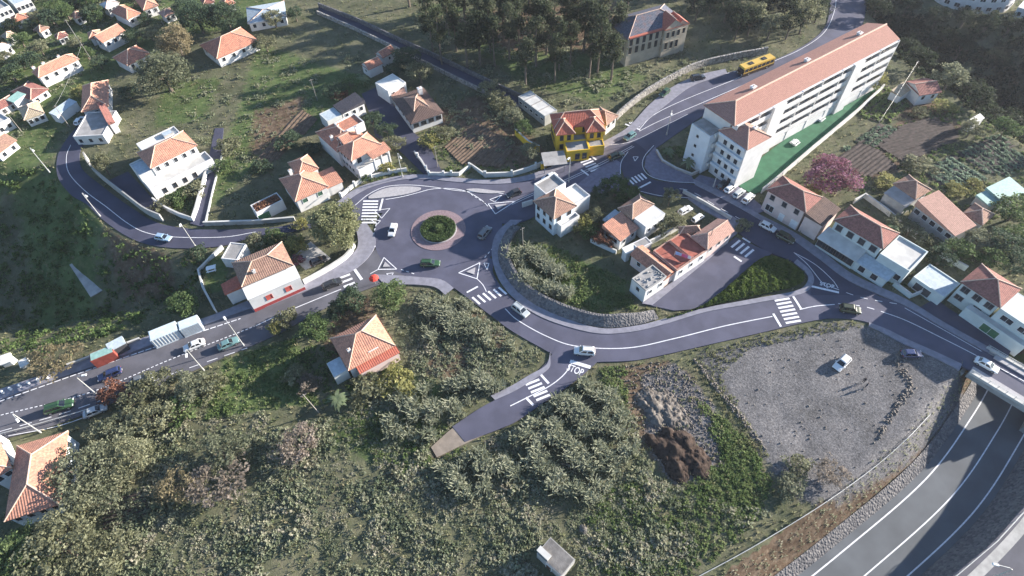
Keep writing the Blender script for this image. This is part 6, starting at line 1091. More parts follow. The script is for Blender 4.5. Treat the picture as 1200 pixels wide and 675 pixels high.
# hedge filling the teardrop, planted roundabout island
def hedge(name, label, poly, h, n, leaf, round_=1.2, cat='hedge'):
    P = pts_in(poly, n, R2); d = inside_dist(poly, P[:, 0], P[:, 1]); z = h * np.minimum(1, (d / round_ + 0.12)) ** 0.5 * (0.86 + 0.16 * wav(P[:, 0], P[:, 1], 3.0, 2)) * np.where(R2.uniform(size=n) < 0.8, 1, R2.uniform(0.2, 1, n)); z = z + R2.normal(0, .05, n)
    root = empty(name, (*poly.mean(0), 0)); tag(root, label, cat); C = np.column_stack([P - poly.mean(0), z]); V, Q = leaves(C, 0.17, R2); link(bpy.data.objects.new('foliage', np_mesh('foliage', V, Q, np.repeat(np.clip(0.45 + 0.25 * wav(P[:, 0], P[:, 1], 2.5, 9) + R2.normal(0, .1, n), 0, 1), 4), leaf)), root); return root
hp = ccw(smooth_line(GP([(775, 376), (818, 362), (846, 343), (872, 320), (898, 302), (926, 310), (941, 324), (934, 335), (890, 346), (827, 360)]), 60, closed=True)[:-1])
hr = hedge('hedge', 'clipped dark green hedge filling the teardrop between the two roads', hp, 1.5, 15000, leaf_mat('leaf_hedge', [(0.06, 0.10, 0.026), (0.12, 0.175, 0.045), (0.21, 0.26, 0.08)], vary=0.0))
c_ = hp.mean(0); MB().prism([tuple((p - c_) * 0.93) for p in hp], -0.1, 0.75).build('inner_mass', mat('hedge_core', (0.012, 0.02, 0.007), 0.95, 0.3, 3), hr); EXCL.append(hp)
isl = empty('roundabout_island', (*RC, 0)); tag(isl, 'round planted island with pink sett apron in the middle of the roundabout', 'roundabout island')
MB().prism(circ((0, 0), 6.75, 64), 0.0, 0.12).build('apron', M_APRON, isl); MB().prism(circ((0, 0), 4.55, 64), 0.0, 0.26).build('kerb', M_KERB, isl)
MB().prism(circ((0, 0), 4.3, 48), 0.0, 0.34).build('soil', mat('bed_soil', (0.06, 0.05, 0.03), 0.95, 0.3, 2), isl)
n = 5200; th = R2.uniform(0, 6.283, n); rr = 4.35 * np.sqrt(R2.uniform(0, 1, n)); z = 0.3 + np.where(rr > 2.3, 0.55, 0.35) * R2.uniform(0.3, 1, n) + np.exp(-(rr / 0.9) ** 2) * 1.1 * R2.uniform(0.2, 1, n); V, Q = leaves(np.column_stack([rr * np.cos(th), rr * np.sin(th), z]), 0.13, R2)
t_ = np.where(rr > 2.3, 0.42, 0.25) + np.where(rr < 1.1, 0.45, 0) + R2.normal(0, 0.12, n); link(bpy.data.objects.new('planting', np_mesh('planting', V, Q, np.repeat(np.clip(t_, 0, 1), 4), LEAF['green'])), isl)

_g = next(o for o in bpy.data.objects if o.name == 'garage'); n = 420; C = np.column_stack([R2.uniform(-_g['_L'] / 2 + .4, _g['_L'] / 2 - .4, n), R2.uniform(-_g['_D'] / 2 + .4, _g['_D'] / 2 - .4, n), R2.uniform(2.8, 3.3, n)]); V, Q = leaves(C, 0.16, R2); link(bpy.data.objects.new('roof_plants', np_mesh('roof_plants', V, Q, np.repeat(R2.uniform(0, 1, n), 4), LEAF['red'])), _g)
tree(349, 304, 2.2, 3.2, 'bush', 'purple', 'small purple flowering bush at the corner of the white house')
for _o in bpy.data.objects:
    for _k in ('_L', '_D'):
        if _k in _o: del _o[_k]
# ------------------------------------------------------------------ walls, rails, bridge
def wall(label, pts, h=1.2, t=0.3, m=None, posts=0.0, cap=True, name='garden_wall', base=None, sm=False):
    P = GP(pts); P = smooth_line(P, step=2.0) if sm else P; m = m or M_PALE; c = P.mean(0)
    root = empty(name, (c[0], c[1], 0)); tag(root, label, name.replace('_', ' ')); b = MB(); k = MB()
    T = np.gradient(P, axis=0) if len(P) > 2 else np.array([P[1] - P[0]] * 2); T = T / np.hypot(*T.T)[:, None]; N = np.column_stack([-T[:, 1], T[:, 0]]); Z = H(P[:, 0], P[:, 1]) if base is None else np.full(len(P), base)
    def run(mb, w_, z0, z1):
        A, B = P + N * w_ / 2 - c, P - N * w_ / 2 - c
        for i in range(len(P) - 1):
            j = i + 1; mb.face([(*B[i], Z[i] + z1), (*B[j], Z[j] + z1), (*A[j], Z[j] + z1), (*A[i], Z[i] + z1)]); mb.face([(*B[i], Z[i] + z0), (*B[j], Z[j] + z0), (*B[j], Z[j] + z1), (*B[i], Z[i] + z1)]); mb.face([(*A[j], Z[j] + z0), (*A[i], Z[i] + z0), (*A[i], Z[i] + z1), (*A[j], Z[j] + z1)])
        for i, s in ((0, 1), (len(P) - 1, -1)):
            q = [(*A[i], Z[i] + z0), (*B[i], Z[i] + z0), (*B[i], Z[i] + z1), (*A[i], Z[i] + z1)]; mb.face(q if s > 0 else q[::-1])
    run(b, t, -0.6, h); b.build('wall_body', m, root)
    if cap: run(k, t + 0.12, h + 0.002, h + 0.1); k.build('coping', M_CONCL, root)
    if posts:
        s = np.concatenate([[0], np.cumsum(np.hypot(*np.diff(P, axis=0).T))])
        for q in np.arange(0, s[-1] + 0.1, posts):
            x, y = np.interp(q, s, P[:, 0]), np.interp(q, s, P[:, 1]); MB().box((x - c[0], y - c[1], h / 2 + 0.1), (t + 0.25, t + 0.25, h + 0.9)).build('post', m, root)
    return root
wall('low pale wall in front of the green field beside the loop road', [(240, 264), (262, 263), (300, 262), (346, 258)], 1.3, 0.35, M_CONC)
wall('tall pale retaining wall of the left villa forecourt at the loop road', [(103, 186), (110, 200), (128, 216), (150, 233), (174, 251), (192, 259)], 2.6, 0.35, M_CONC, name='retaining_wall', sm=True, cap=False)
wall('white scalloped wall around the villa front garden', [(181, 236), (197, 247), (212, 254), (227, 259), (232, 245), (244, 201)], 1.5, 0.3, M_WHITE)
wall('pale wall on the field side of the narrow path', [(241, 262), (250, 222), (262, 176)], 0.6, 0.25, cap=False)
wall('white garden wall with posts below the large villa', [(400, 231), (414, 219), (428, 211), (452, 204), (477, 200)], 1.1, 0.3, M_WHITE, posts=5)
wall('white garden wall with posts running up beside the driveway', [(520, 206), (503, 205), (494, 190), (486, 180)], 1.1, 0.3, M_WHITE, posts=6)
wall('white garden wall with gate recess above the roundabout', [(503, 205.5), (538, 205.5), (552, 195), (569, 207)], 1.1, 0.3, M_PALE, posts=6)
wall('long pale garden wall from the gate recess to the yellow house', [(569, 207), (600, 206), (620, 200), (640, 192), (660, 184)], 1.4, 0.3, M_PALE, posts=7)
wall('yellow wall around the dark yard of the yellow house', [(604, 158), (619, 172), (632, 178)], 2.2, 0.3, M_YELLOW)
wall('yellow gate pillar wall at the road before the yellow house', [(634, 198), (640, 195)], 2.0, 0.5, M_YELLOW)
wall('tall pale retaining wall below the old mansion along the bus lay-by', [(722, 140), (735, 128), (760, 109), (790, 92), (815, 80), (850, 71), (898, 62)], 2.2, 0.6, M_STONEP, name='retaining_wall', sm=True, cap=False)
wall('stone wall on the wood side of the walled lane', [(374, 8), (420, 26), (470, 50), (500, 63), (540, 82), (590, 106), (628, 124)], 1.7, 0.5, M_STONE, name='stone_wall', cap=False)
wall('stone wall on the house side of the walled lane', [(372, 16), (416, 35), (466, 59), (494, 73), (534, 93), (582, 116), (608, 128)], 1.3, 0.5, M_STONEP, name='stone_wall', cap=False)
wall('curved cream wall beside the white house on the roundabout pavement', [(357, 333), (378, 322), (396, 311), (410, 300), (416, 289)], 1.6, 0.4, M_WHITE, sm=True)
wall('white wall around the lawn left of the white house', [(262, 291), (232, 316), (240, 340), (254, 366)], 1.3, 0.3, M_WHITE)
wall('pale wall between two gardens behind the red terrace', [(760, 287), (778, 278), (797, 267)], 1.6, 0.3)
wall('pale front wall of the garden on the side road', [(800, 226), (826, 240), (856, 258)], 1.2, 0.3)
wall('low grey wall around the apartment garden', [(769, 178), (776, 190), (792, 199), (810, 206), (822, 200)], 0.9, 0.35, M_CONC)
wall('concrete wall along the green courtyard', [(892, 226), (914, 208), (950, 177), (1004, 132), (1034, 104)], 1.6, 0.3, M_CONCL)
wall('long pale wall behind the mint shop house', [(1000, 238), (1012, 231), (1036, 248), (1060, 268), (1082, 286)], 1.4, 0.3, M_CONCL)
wall('low mint wall of the yard between the two mint houses', [(1046, 334), (1066, 349), (1078, 344)], 1.3, 0.3, M_MINT)
wall('teal topped wall behind the yard of the right edge house', [(1100, 300), (1116, 309), (1131, 317)], 1.5, 0.3, M_MINT)
wall('white boundary wall of the parcel behind the blue white house', [(692, 283), (706, 290), (722, 297)], 1.2, 0.3, M_WHITE)
wall('white wall left of the blue white house', [(612, 243), (624, 239)], 1.6, 0.3, M_WHITE)
wall('pale parapet wall along the upper side of the main road', [(80, 429), (130, 411), (165, 398)], 0.8, 0.3, M_CONC)
# stone bank holding the planted parcel
bp_ = smooth_line(GP([(600, 262), (592, 272), (585, 288), (584, 304), (592, 324), (606, 342), (628, 358), (664, 374), (705, 384), (745, 381), (772, 374)]), 70); tg_ = np.gradient(bp_, axis=0); tg_ /= np.hypot(*tg_.T)[:, None]; nl = np.column_stack([-tg_[:, 1], tg_[:, 0]]); tp_ = bp_ + nl * 2.0; rt = bp_ + nl * 2.6
b = MB()
for i in range(69):
    h0 = 1.35 * min(1, i / 6, (69 - i) / 10) + 0.15; h1 = 1.35 * min(1, (i + 1) / 6, (68 - i) / 10) + 0.15
    b.face([(*bp_[i], 0.1), (*bp_[i + 1], 0.1), (*tp_[i + 1], h1), (*tp_[i], h0)]); b.face([(*tp_[i], h0), (*tp_[i + 1], h1), (*rt[i + 1], h1), (*rt[i], h0)]); b.face([(*rt[i], h0), (*rt[i + 1], h1), (*rt[i + 1], -0.4), (*rt[i], -0.4)])
o = b.build('stone_bank', M_STONE); tag(o, 'sloping dark cobbled bank between the curved road and the planted parcel', 'stone bank')
def rail(label, P, Z, h=0.75, step=2.0, name='guard_rail', m=None, bars=(0.72,), r=0.06):
    P = np.asarray(P); Z = np.broadcast_to(Z, (len(P),)); c = P.mean(0); root = empty(name, (*c, 0)); tag(root, label, name.replace('_', ' ')); m = m or M_METAL
    for q in bars: MB().tube([(x - c[0], y - c[1], z + q) for (x, y), z in zip(P, Z)], r, 6).build('rail', m, root)
    s = np.concatenate([[0], np.cumsum(np.hypot(*np.diff(P, axis=0).T))]); me = MB().box((0, 0, h / 2 - 0.2), (0.09, 0.09, h + 0.4)).mesh('post', m)
    for q in np.arange(0, s[-1] + .01, step):
        p = bpy.data.objects.new('post', me); link(p, root); p.location = (np.interp(q, s, P[:, 0]) - c[0], np.interp(q, s, P[:, 1]) - c[1], np.interp(q, s, Z))
    return root
fp = smooth_line(GP([(815, 678), (860, 654), (900, 631), (963, 592), (1024, 548), (1062, 515), (1092, 484)]), 60); rail('thin blue grey rail fence along the top of the highway bank', fp, H(fp[:, 0], fp[:, 1]) + 0.05, 0.9, 3.0, bars=(0.85, 0.45), r=0.05)
fp = smooth_line(GP([(-20, 516), (30, 503), (80, 489), (128, 474)]), 30); rail('metal guard rail along the lower edge of the main road', fp, 0.03, 0.7, 2.0, bars=(0.7,), r=0.1)
fp = GP([(1205, 592), (1165, 636), (1120, 674), (1090, 700)]); rail('pale guard rail beside the road in the lower right corner', fp, 0.3, 0.8, 2.5, bars=(0.75, 0.4), r=0.06)
bA, bB = np.array(G(1138, 433)), np.array(G(1222, 484)); tA, tB = np.array(G(1158, 414)), np.array(G(1245, 461)); ux = (bB - bA) / np.hypot(*(bB - bA)); vx = np.array([-ux[1], ux[0]])
br = empty('road_bridge', (*((bA + bB) / 2), 0)); tag(br, 'concrete road bridge with railings crossing the sunken highway', 'bridge'); bo = (bA + bB) / 2
W_ = max(6.0, (tA - bA) @ vx + 1.2); Lb = np.hypot(*(bB - bA)); ba = math.atan2(ux[1], ux[0])
def bl(x, y): q = ux * x + vx * y; return (q[0], q[1])
MB().box((*bl(0, W_ / 2 - 0.6), -0.75), (Lb, W_ + 1.2, 1.1), ba).build('deck', M_CONC, br)
MB().box((*bl(0, -0.95), 0.05), (Lb, 0.5, 0.75), ba).build('edge_beam', M_CONCL, br); MB().box((*bl(0, W_ - 0.2), 0.05), (Lb, 0.5, 0.75), ba).build('edge_beam', M_CONCL, br)
MB().box((*bl(0, 0.1), 0.1), (Lb, 1.5, 0.26), ba).build('footway', M_KERB, br); MB().box((*bl(2, W_ - 1.2), 0.1), (Lb, 1.2, 0.26), ba).build('footway', M_KERB, br)
for y in (-0.95, W_ - 0.2):
    for z in (0.8, 1.15): MB().tube([(*bl(-Lb / 2, y), z), (*bl(Lb / 2, y), z)], 0.05, 6).build('rail', M_METAL, br)
    for k in range(int(Lb / 1.6)): MB().box((*bl(-Lb / 2 + 0.4 + k * 1.6, y), 0.75), (0.09, 0.09, 0.9), ba).build('post', M_METAL, br)
for x in (-7.6, 7.0): MB().box((*bl(x, W_ / 2 - 0.5), -4.0), (0.9, W_ + 1.0, 5.6), ba).build('abutment', M_CONC, br)

# ------------------------------------------------------------------ lamp posts, poles, small street things
def lamp(label, base, head, h=8.6):
    p = at(*base); q = np.array(G(*head, h)) - np.array((p.x, p.y)); L = min(2.2, max(0.6, np.hypot(*q))); ang = math.atan2(q[1], q[0])
    e = empty('street_lamp', (p.x, p.y, max(p.z, -0.1)), ang); tag(e, label, 'street lamp')
    MB().tube([(0, 0, -0.3), (0, 0, h * 0.5), (0, 0, h - 0.4), (L * 0.25, 0, h), (L, 0, h + 0.15)], [0.13, 0.10, 0.075, 0.06, 0.05], 8).build('pole', M_METAL, e); MB().tube([(0, 0, -0.2), (0, 0, 0.9)], 0.19, 8).build('base_sleeve', M_METAL, e)
    MB().box((L + 0.35, 0, h + 0.15), (1.0, 0.42, 0.18), 0, 0.75).build('lamp_head', M_LAMP, e)
for a in [('lamp post on the main road, second from the left edge', (118, 466), (96, 440)), ('lamp post on the main road, third from the left edge', (239, 434), (218, 415)), ('lamp post on the main road nearest the white house', (286, 405.5), (264, 374)), ('lamp post on the main road at the left edge', (48, 507), (20, 492)),
          ('lamp post at the junction of the loop road and field path', (230, 290), (211, 262)), ('lamp post on the outer bend of the loop road', (118, 254), (104, 232)), ('lamp post left of the loop road at the dark slope', (60, 204), (49, 185)),
          ('lamp post standing behind the blue white house', (666.5, 214), (667, 185)), ('lamp post beside the apartment block on the upper road', (781, 158.7), (787, 133)), ('lamp post at the parking strip of the apartment block', (835.5, 220), (846, 187)), ('lamp post at the lower right corner road', (1149, 682), (1138, 655)), ('lamp post by the pavement above the roundabout', (472, 208), (473, 190))]: lamp(*a)
def pole(label, base, top, h=8.0):
    p = at(*base); e = empty('utility_pole', (p.x, p.y, p.z)); tag(e, label, 'utility pole'); q = np.array(G(*top, p.z + h)) - np.array((p.x, p.y)); n = np.hypot(*q); q = q / max(n, 1e-6) * min(n, 0.9)
    MB().tube([(0, 0, -0.3), (q[0], q[1], h)], [0.11, 0.07], 8).build('mast', M_WOODP, e); MB().box((q[0], q[1], h - 0.4), (1.2, 0.1, 0.1), 0.5).build('crossarm', M_WOODP, e); return Vector((p.x + q[0], p.y + q[1], p.z + h - 0.3))
P1 = pole('leaning pale pole in the meadow below the garden path', (374, 484), (354, 462)); P2 = pole('pole between the far upper left houses, left', (92, 48), (83, 32)); P3 = pole('pole at the top near the orange roofs', (192, 30), (183, 12)); P4 = pole('pole right of the three chimney house', (111, 76), (98, 60)); P5 = pole('short pole at the dark bank by the far left roofs', (26, 155), (16, 139)); P6 = pole('pole beside the bend of the loop road', (82, 149), (71, 134)); P7 = pole('pole at the corner of the red terrace', (829, 293), (830, 272)); P8 = pole('pole in the field left of the large villa', (372, 118), (367, 104)); P9 = pole('pole in the vegetable gardens', (1018, 166), (1030, 146)); P10 = pole('pole beside the ravine house', (1062, 98), (1066, 82)); P11 = pole('pole beside the driveway garden', (513, 196), (510, 182)); P12 = pole('pole at the fence corner of the planted parcel', (613, 290), (612, 266), 6)
def wire(label, a, b):
    pts = [a.lerp(b, t) - Vector((0, 0, 4 * 0.7 * t * (1 - t))) for t in np.linspace(0, 1, 9)]; o = MB().tube(pts, 0.02, 4, cap=False).build('overhead_wire', M_DMETAL if False else M_METAL); tag(o, label, 'wire')
wire('overhead wire between the garden pole and the ravine pole', P9, P10); wire('overhead wire between two upper left poles', P2, P4); wire('overhead wire from the hillside pole to the bend pole', P4, P6)
for i, q in enumerate([(5, 461), (14.5, 457.5), (25.5, 454), (36, 450.5), (46.5, 447), (57, 444)]):
    p = at(*q); o = MB().tube([(0, 0, -0.2), (0, 0, 0.75)], 0.28, 10).tube([(0, 0, 0.75), (0, 0, 0.95)], [0.28, 0.1], 10).build('bollard', M_LAMP, loc=(p.x, p.y, 0.14)); tag(o, 'white roadside bollard in the row above the main road at left', 'bollard', 'white bollards above the main road')
def person(label, px, py, face, mt):
    x, y = G(px, py, 0.2); e = empty('person', (x, y, Hs(x, y) + 0.02), face); tag(e, label, 'person')
    J = {'pel': (0, 0, 0.95, .15), 'wai': (0, 0, 1.12, .13), 'che': (0.01, 0, 1.34, .16), 'nec': (0.02, 0, 1.50, .06), 'hd0': (0.03, 0, 1.60, .085), 'hd1': (0.035, 0, 1.72, .085)}
    E = [('pel', 'wai'), ('wai', 'che'), ('che', 'nec'), ('nec', 'hd0'), ('hd0', 'hd1')]
    for s, n in ((1, 'l'), (-1, 'r')):
        J.update({n + 'hip': (0, s * .10, 0.88, .095), n + 'kn': (0.03, s * .12, 0.48, .065), n + 'an': (0, s * .13, 0.09, .045), n + 'to': (0.17, s * .15, 0.04, .04), n + 'sh': (0, s * .19, 1.42, .07), n + 'el': (-0.02, s * .26, 1.14, .045), n + 'wr': (0.10, s * .25, 0.92, .033), n + 'pa': (0.14, s * .245, 0.85, .035)})
        E += [('pel', n + 'hip'), (n + 'hip', n + 'kn'), (n + 'kn', n + 'an'), (n + 'an', n + 'to'), ('che', n + 'sh'), (n + 'sh', n + 'el'), (n + 'el', n + 'wr'), (n + 'wr', n + 'pa')]
        for k, (dx, dy, ln) in enumerate(((.03, .03, .05), (.03, .012, .085), (.025, 0, .092), (.02, -.012, .085), (.012, -.026, .068))): J[n + 'f%d' % k] = (0.14 + dx, s * (.245 + dy), 0.85 - ln, .010); E.append((n + 'pa', n + 'f%d' % k))
    ks = list(J); me = bpy.data.meshes.new('body'); me.from_pydata([J[k][:3] for k in ks], [(ks.index(a), ks.index(b)) for a, b in E], []); o = bpy.data.objects.new('body', me); link(o, e)
    md = o.modifiers.new('skin', 'SKIN'); bm_ = bmesh.new(); bm_.from_mesh(me); ly = bm_.verts.layers.skin.verify()
    for v, k in zip(bm_.verts, ks): v[ly].radius = (J[k][3],) * 2; v[ly].use_root = (k == 'pel')
    bm_.to_mesh(me); bm_.free(); sb = o.modifiers.new('sub', 'SUBSURF'); sb.levels = sb.render_levels = 1; me.materials.append(mt)
    hm_ = MB(); hm_.tube([(0.02, 0, 1.66), (0.02, 0, 1.76), (0.03, 0, 1.80)], [0.10, 0.095, 0.04], 10).build('hair', M_DOOR, e, True)
    fc = MB(); fc.box((0.115, 0, 1.655), (0.03, 0.10, 0.13), 0, 0.8).box((0.14, 0, 1.645), (0.03, 0.025, 0.04)).build('face', mat('skin', (0.42, 0.26, 0.19), 0.6, 0.05), e)
person('person in dark clothes standing on the gravel lot, farther of two', 1012, 447, 3.6, mat('dark_clothes', (0.03, 0.03, 0.04), 0.9, 0.2)); person('person in dark clothes standing on the gravel lot, nearer of two', 1014.5, 453, 2.6, mat('navy_clothes', (0.035, 0.04, 0.06), 0.9, 0.2))
def table(label, px, py, rz):
    x, y = G(px, py, 0.7); e = empty('garden_table', (x, y, Hs(x, y) + 0.2), rz); tag(e, label, 'table'); MB().box((0, 0, 0.74), (2.2, 1.0, 0.07)).build('table_top', M_LAMP, e)
    for s in (-1, 1): MB().box((0, s * 0.85, 0.44), (2.2, 0.35, 0.06)).build('bench', M_LAMP, e); MB().box((s * 0.8, 0, 0.36), (0.1, 1.7, 0.72)).build('leg', M_LAMP, e)
table('white picnic table on the green court, upper of two', 962, 138, 0.7); table('white picnic table on the green court, lower of two', 932, 166, 0.7); table('white garden table set on the lawn left of the white house', 247, 314, 0.3)
x, y = G(438, 326, 2.0); e = empty('parasol', (x, y, 0)); tag(e, 'small red canopy beside the round green tree at the roundabout', 'parasol'); MB().tube([(0, 0, 0), (0, 0, 2.3)], 0.05, 6).build('pole', M_METAL, e); MB().tube([(0, 0, 2.0), (0, 0, 2.35), (0, 0, 2.5)], [1.15, 0.6, 0.05], 8).build('canopy', mat('red_cloth', (0.62, 0.06, 0.04), 0.8, 0.08), e)
a, b = np.array(G(791, 296, 5)), np.array(G(812, 303, 5)); e = empty('clothes_line', (*a, 3.9)); tag(e, 'washing hung on a line over the red terrace', 'washing line'); d = b - a; n = np.hypot(*d); MB().tube([(0, 0, 1.6), (*d, 1.6)], 0.02, 4).build('line', M_METAL, e)
for s in (0, 1): MB().tube([(*(d * s), 0), (*(d * s), 1.7)], 0.04, 6).build('post', M_METAL, e)
for k, cl in enumerate([(0.25, 0.4, 0.7), (0.3, 0.42, 0.6), (0.6, 0.1, 0.2), (0.55, 0.15, 0.3), (0.7, 0.7, 0.72)]): q = d * (0.12 + 0.17 * k); MB().box((*q, 1.1), (0.7, 0.05, 0.95), math.atan2(d[1], d[0])).build('garment', mat('cloth_%d' % k, cl, 0.9, 0.05), e)

# tilled plots with real furrows, and vegetable rows
def plot(label, pts, a, b, m, per=1.1, amp=0.22, name='tilled_plot'):
    poly = ccw(GP(pts)); c = poly.mean(0); d = np.array(G(*b)) - np.array(G(*a)); th = math.atan2(d[1], d[0]); lo = -30; mb = MB(); R = np.array([[math.cos(th), math.sin(th)], [-math.sin(th), math.cos(th)]]); q = (poly - c) @ R.T
    y = q[:, 1].min()
    while y < q[:, 1].max():
        def span(yy):
            xs = []
            for (x0, y0), (x1, y1) in zip(q, np.roll(q, -1, 0)):
                if (y0 > yy) != (y1 > yy): xs.append(x0 + (yy - y0) / (y1 - y0) * (x1 - x0))
            return (min(xs), max(xs)) if len(xs) >= 2 else None
        s = span(y + per / 2)
        if s and s[1] - s[0] > 0.5:
            n = max(2, int((s[1] - s[0]) / 2.5))
            X = np.linspace(s[0], s[1], n + 1); j = R2.normal(0, 0.05, n + 1)
            for i in range(n):
                z0 = 0.02; f = lambda x, yy, z: (*(np.array([x, yy]) @ R + c), z)
                mb.face([f(X[i], y + j[i], z0), f(X[i + 1], y + j[i + 1], z0), f(X[i + 1], y + per / 2 + j[i + 1], amp), f(X[i], y + per / 2 + j[i], amp)]); mb.face([f(X[i], y + per / 2 + j[i], amp), f(X[i + 1], y + per / 2 + j[i + 1], amp), f(X[i + 1], y + per + j[i + 1], z0), f(X[i], y + per + j[i], z0)])
        y += per
    o = mb.build(name, m); tag(o, label, name.replace('_', ' '), kind='structure'); return poly, th
M_TILL = mat('tilled_soil', (0.062, 0.048, 0.042), 0.95, 0.3, 0.9, 0.6, 5); M_TILLB = mat('brown_tilled_soil', (0.12, 0.085, 0.06), 0.95, 0.25, 0.9, 0.6, 5)
plot('dark tilled plot right of the courtyard, largest of the plots', [(1030, 172), (1052, 150), (1085, 138), (1116, 146), (1124, 162), (1062, 192)], (1030, 172), (1116, 146), M_TILL); plot('dark tilled plot behind the purple tree', [(978, 186), (1006, 166), (1030, 176), (1052, 196), (1014, 208)], (978, 186), (1006, 166), M_TILL)
plot('dark tilled plot beside the trees at lower left', [(118, 594), (164, 574), (180, 600), (122, 622)], (122, 614), (178, 596), M_TILL, 0.9); plot('brown furrowed plot right of the driveway', [(520, 172), (556, 142), (604, 170), (586, 196), (540, 192)], (520, 172), (556, 142), M_TILLB, 1.0); plot('brown terraced plot left of the large villa', [(296, 190), (352, 128), (372, 140), (330, 182), (310, 198)], (296, 190), (352, 128), M_TILLB, 1.2)
def rows(name, label, pts, a, b, per, stp, s, mt, t0=0.1):
    poly = ccw(GP(pts)); lo, hi = poly.min(0) - 15, poly.max(0) + 15; d = np.array(G(*b)) - np.array(G(*a)); th = math.atan2(d[1], d[0]); c = poly.mean(0); u = np.arange(-40, 40, stp); v = np.arange(-40, 40, per); U, W = np.meshgrid(u, v); U = U + R2.normal(0, .12, U.shape); W = W + R2.normal(0, .08, W.shape)
    P = np.column_stack([(c[0] + U * math.cos(th) - W * math.sin(th)).ravel(), (c[1] + U * math.sin(th) + W * math.cos(th)).ravel()]); P = P[inside_dist(poly, P[:, 0], P[:, 1]) > 0]
    plot('bare soil under the ' + name.replace('_', ' '), pts, a, b, M_TILL, per, 0.08, name='vegetable_bed')
    scatter(name, label, VEG, P, R2.uniform(0.75, 1.2, len(P)) * s, mt, R2.uniform(.5, .8, len(P)), t0 + R2.normal(0, .08, len(P)))
S_cab = leaf_mat('leaf_cabbage', [(0.09, 0.13, 0.09), (0.17, 0.23, 0.16), (0.27, 0.34, 0.25)], vary=0.0)
rows('cabbage_rows', 'pale green cabbage rows behind the old pyramid roofed house', [(1080, 203), (1114, 182), (1159, 208.5), (1128, 224), (1098, 214)], (1114, 182), (1159, 208), 1.9, 0.7, 1.05, S_cab, 0.25); rows('bean_rows', 'green vegetable rows at the courtyard wall', [(1004, 128), (1034, 101), (1066, 122), (1040, 142), (1016, 140)], (1004, 128), (1034, 101), 1.7, 0.7, 1.0, S_green); rows('leek_rows', 'grey green vegetable rows at the right edge', [(1120, 178), (1170, 158), (1210, 190), (1180, 205), (1150, 200)], (1120, 178), (1150, 200), 1.8, 0.8, 0.95, S_cab, -0.1); rows('kale_rows', 'grey green vegetables between purple tree and tilled plot', [(985, 180), (1008, 160), (1034, 146), (1052, 152), (1028, 172), (1004, 166)], (985, 180), (1034, 146), 1.8, 0.8, 0.9, S_cab, 0.0)
# dark earth mound and boulder on the rubble slope
def mound(name, label, px, py, r, h, m, seed, n=26, clod=None):
    """tipped heaps: overlapping cones with a broken surface"""
    x, y = G(px, py, h / 2); rng = np.random.default_rng(seed); k = 46; u = np.linspace(-1.25, 1.25, k); U, W = np.meshgrid(u, u); Zh = np.zeros(U.shape)
    for _ in range(n):
        cx, cy, rr, hh = rng.uniform(-.55, .55), rng.uniform(-.7, .7), rng.uniform(.18, .5), rng.uniform(.4, 1.0)
        if n == 1: cx = cy = 0; rr = 1; hh = 1
        Zh = np.maximum(Zh, hh * np.clip(1 - np.hypot(U - cx, W - cy) / rr, 0, 1) ** 0.8)
    Zh = Zh * h + rng.normal(0, 0.15 * min(1, h), U.shape) * (Zh > 0.02) - 0.3 * (Zh < 0.02)
    V = np.column_stack([(U * r).ravel(), (W * r * 1.3).ravel(), Zh.ravel()]); I_ = np.arange(k * k).reshape(k, k); Q = np.stack([I_[:-1, :-1], I_[:-1, 1:], I_[1:, 1:], I_[1:, :-1]], -1).reshape(-1, 4)
    Q = Q[(V[Q, 2] > -0.2).any(1)]; o = bpy.data.objects.new(name, np_mesh(name, V, Q, None, m)); link(o); o.location = (x, y, Hs(x, y)); o.rotation_euler = (0, 0, 0.5); tag(o, label, name.replace('_', ' ')); return o
mound('earth_mound', 'mound of dark brown tipped earth on the rubble slope', 796, 528, 5.0, 1.7, mat('dark_earth', (0.05, 0.034, 0.026), 0.98, 0.35, 1.4, 1.0, 3), 3); mound('spoil_heap', 'grey gravel spoil heap above the dark earth mound', 778, 480, 4.2, 1.0, mat('grey_spoil', (0.17, 0.15, 0.13), 0.98, 0.25, 1.4, 0.8, 5), 5); mound('boulder', 'lone pale boulder in the grass near the concrete hut', 684, 620, 0.8, 0.9, M_ROCKM if 'M_ROCKM' in globals() else mat('boulder_stone', (0.3, 0.28, 0.25), 0.95, 0.2, 2, 0.5), 8, 1)
# ------------------------------------------------------------------ vehicles
M_TYRE = mat('tyre', (0.02, 0.02, 0.02), 0.9, 0.1); M_RIM = mat('wheel_rim', (0.42, 0.42, 0.43), 0.35, 0.05, metal=0.6); M_CGLASS = mat('car_glass', (0.012, 0.015, 0.02), 0.06, 0.1, spec=0.8); M_HLAMP = mat('headlight', (0.75, 0.76, 0.76), 0.15, 0.02); M_TLAMP = mat('tail_light', (0.35, 0.02, 0.015), 0.3, 0.05); M_BUMP = mat('black_trim', (0.03, 0.03, 0.032), 0.6, 0.1); M_PLATE = mat('number_plate', (0.7, 0.7, 0.68), 0.5, 0.02)
def paint(name, c):
    if name in MATS: return MATS[name]
    m, t, b, N, L = nodes(name); b.inputs['Base Color'].default_value = (*c, 1); b.inputs['Roughness'].default_value = 0.28; b.inputs['Metallic'].default_value = 0.1; b.inputs['Coat Weight'].default_value = 0.5; MATS[name] = m; return m
PNT = {'white': (0.72, 0.72, 0.71), 'silver': (0.42, 0.45, 0.46), 'dark': (0.035, 0.036, 0.04), 'olive': (0.055, 0.06, 0.03), 'green': (0.035, 0.085, 0.035), 'teal': (0.14, 0.25, 0.25), 'blue': (0.03, 0.045, 0.12), 'grey': (0.16, 0.17, 0.18), 'ltblue': (0.3, 0.42, 0.55)}
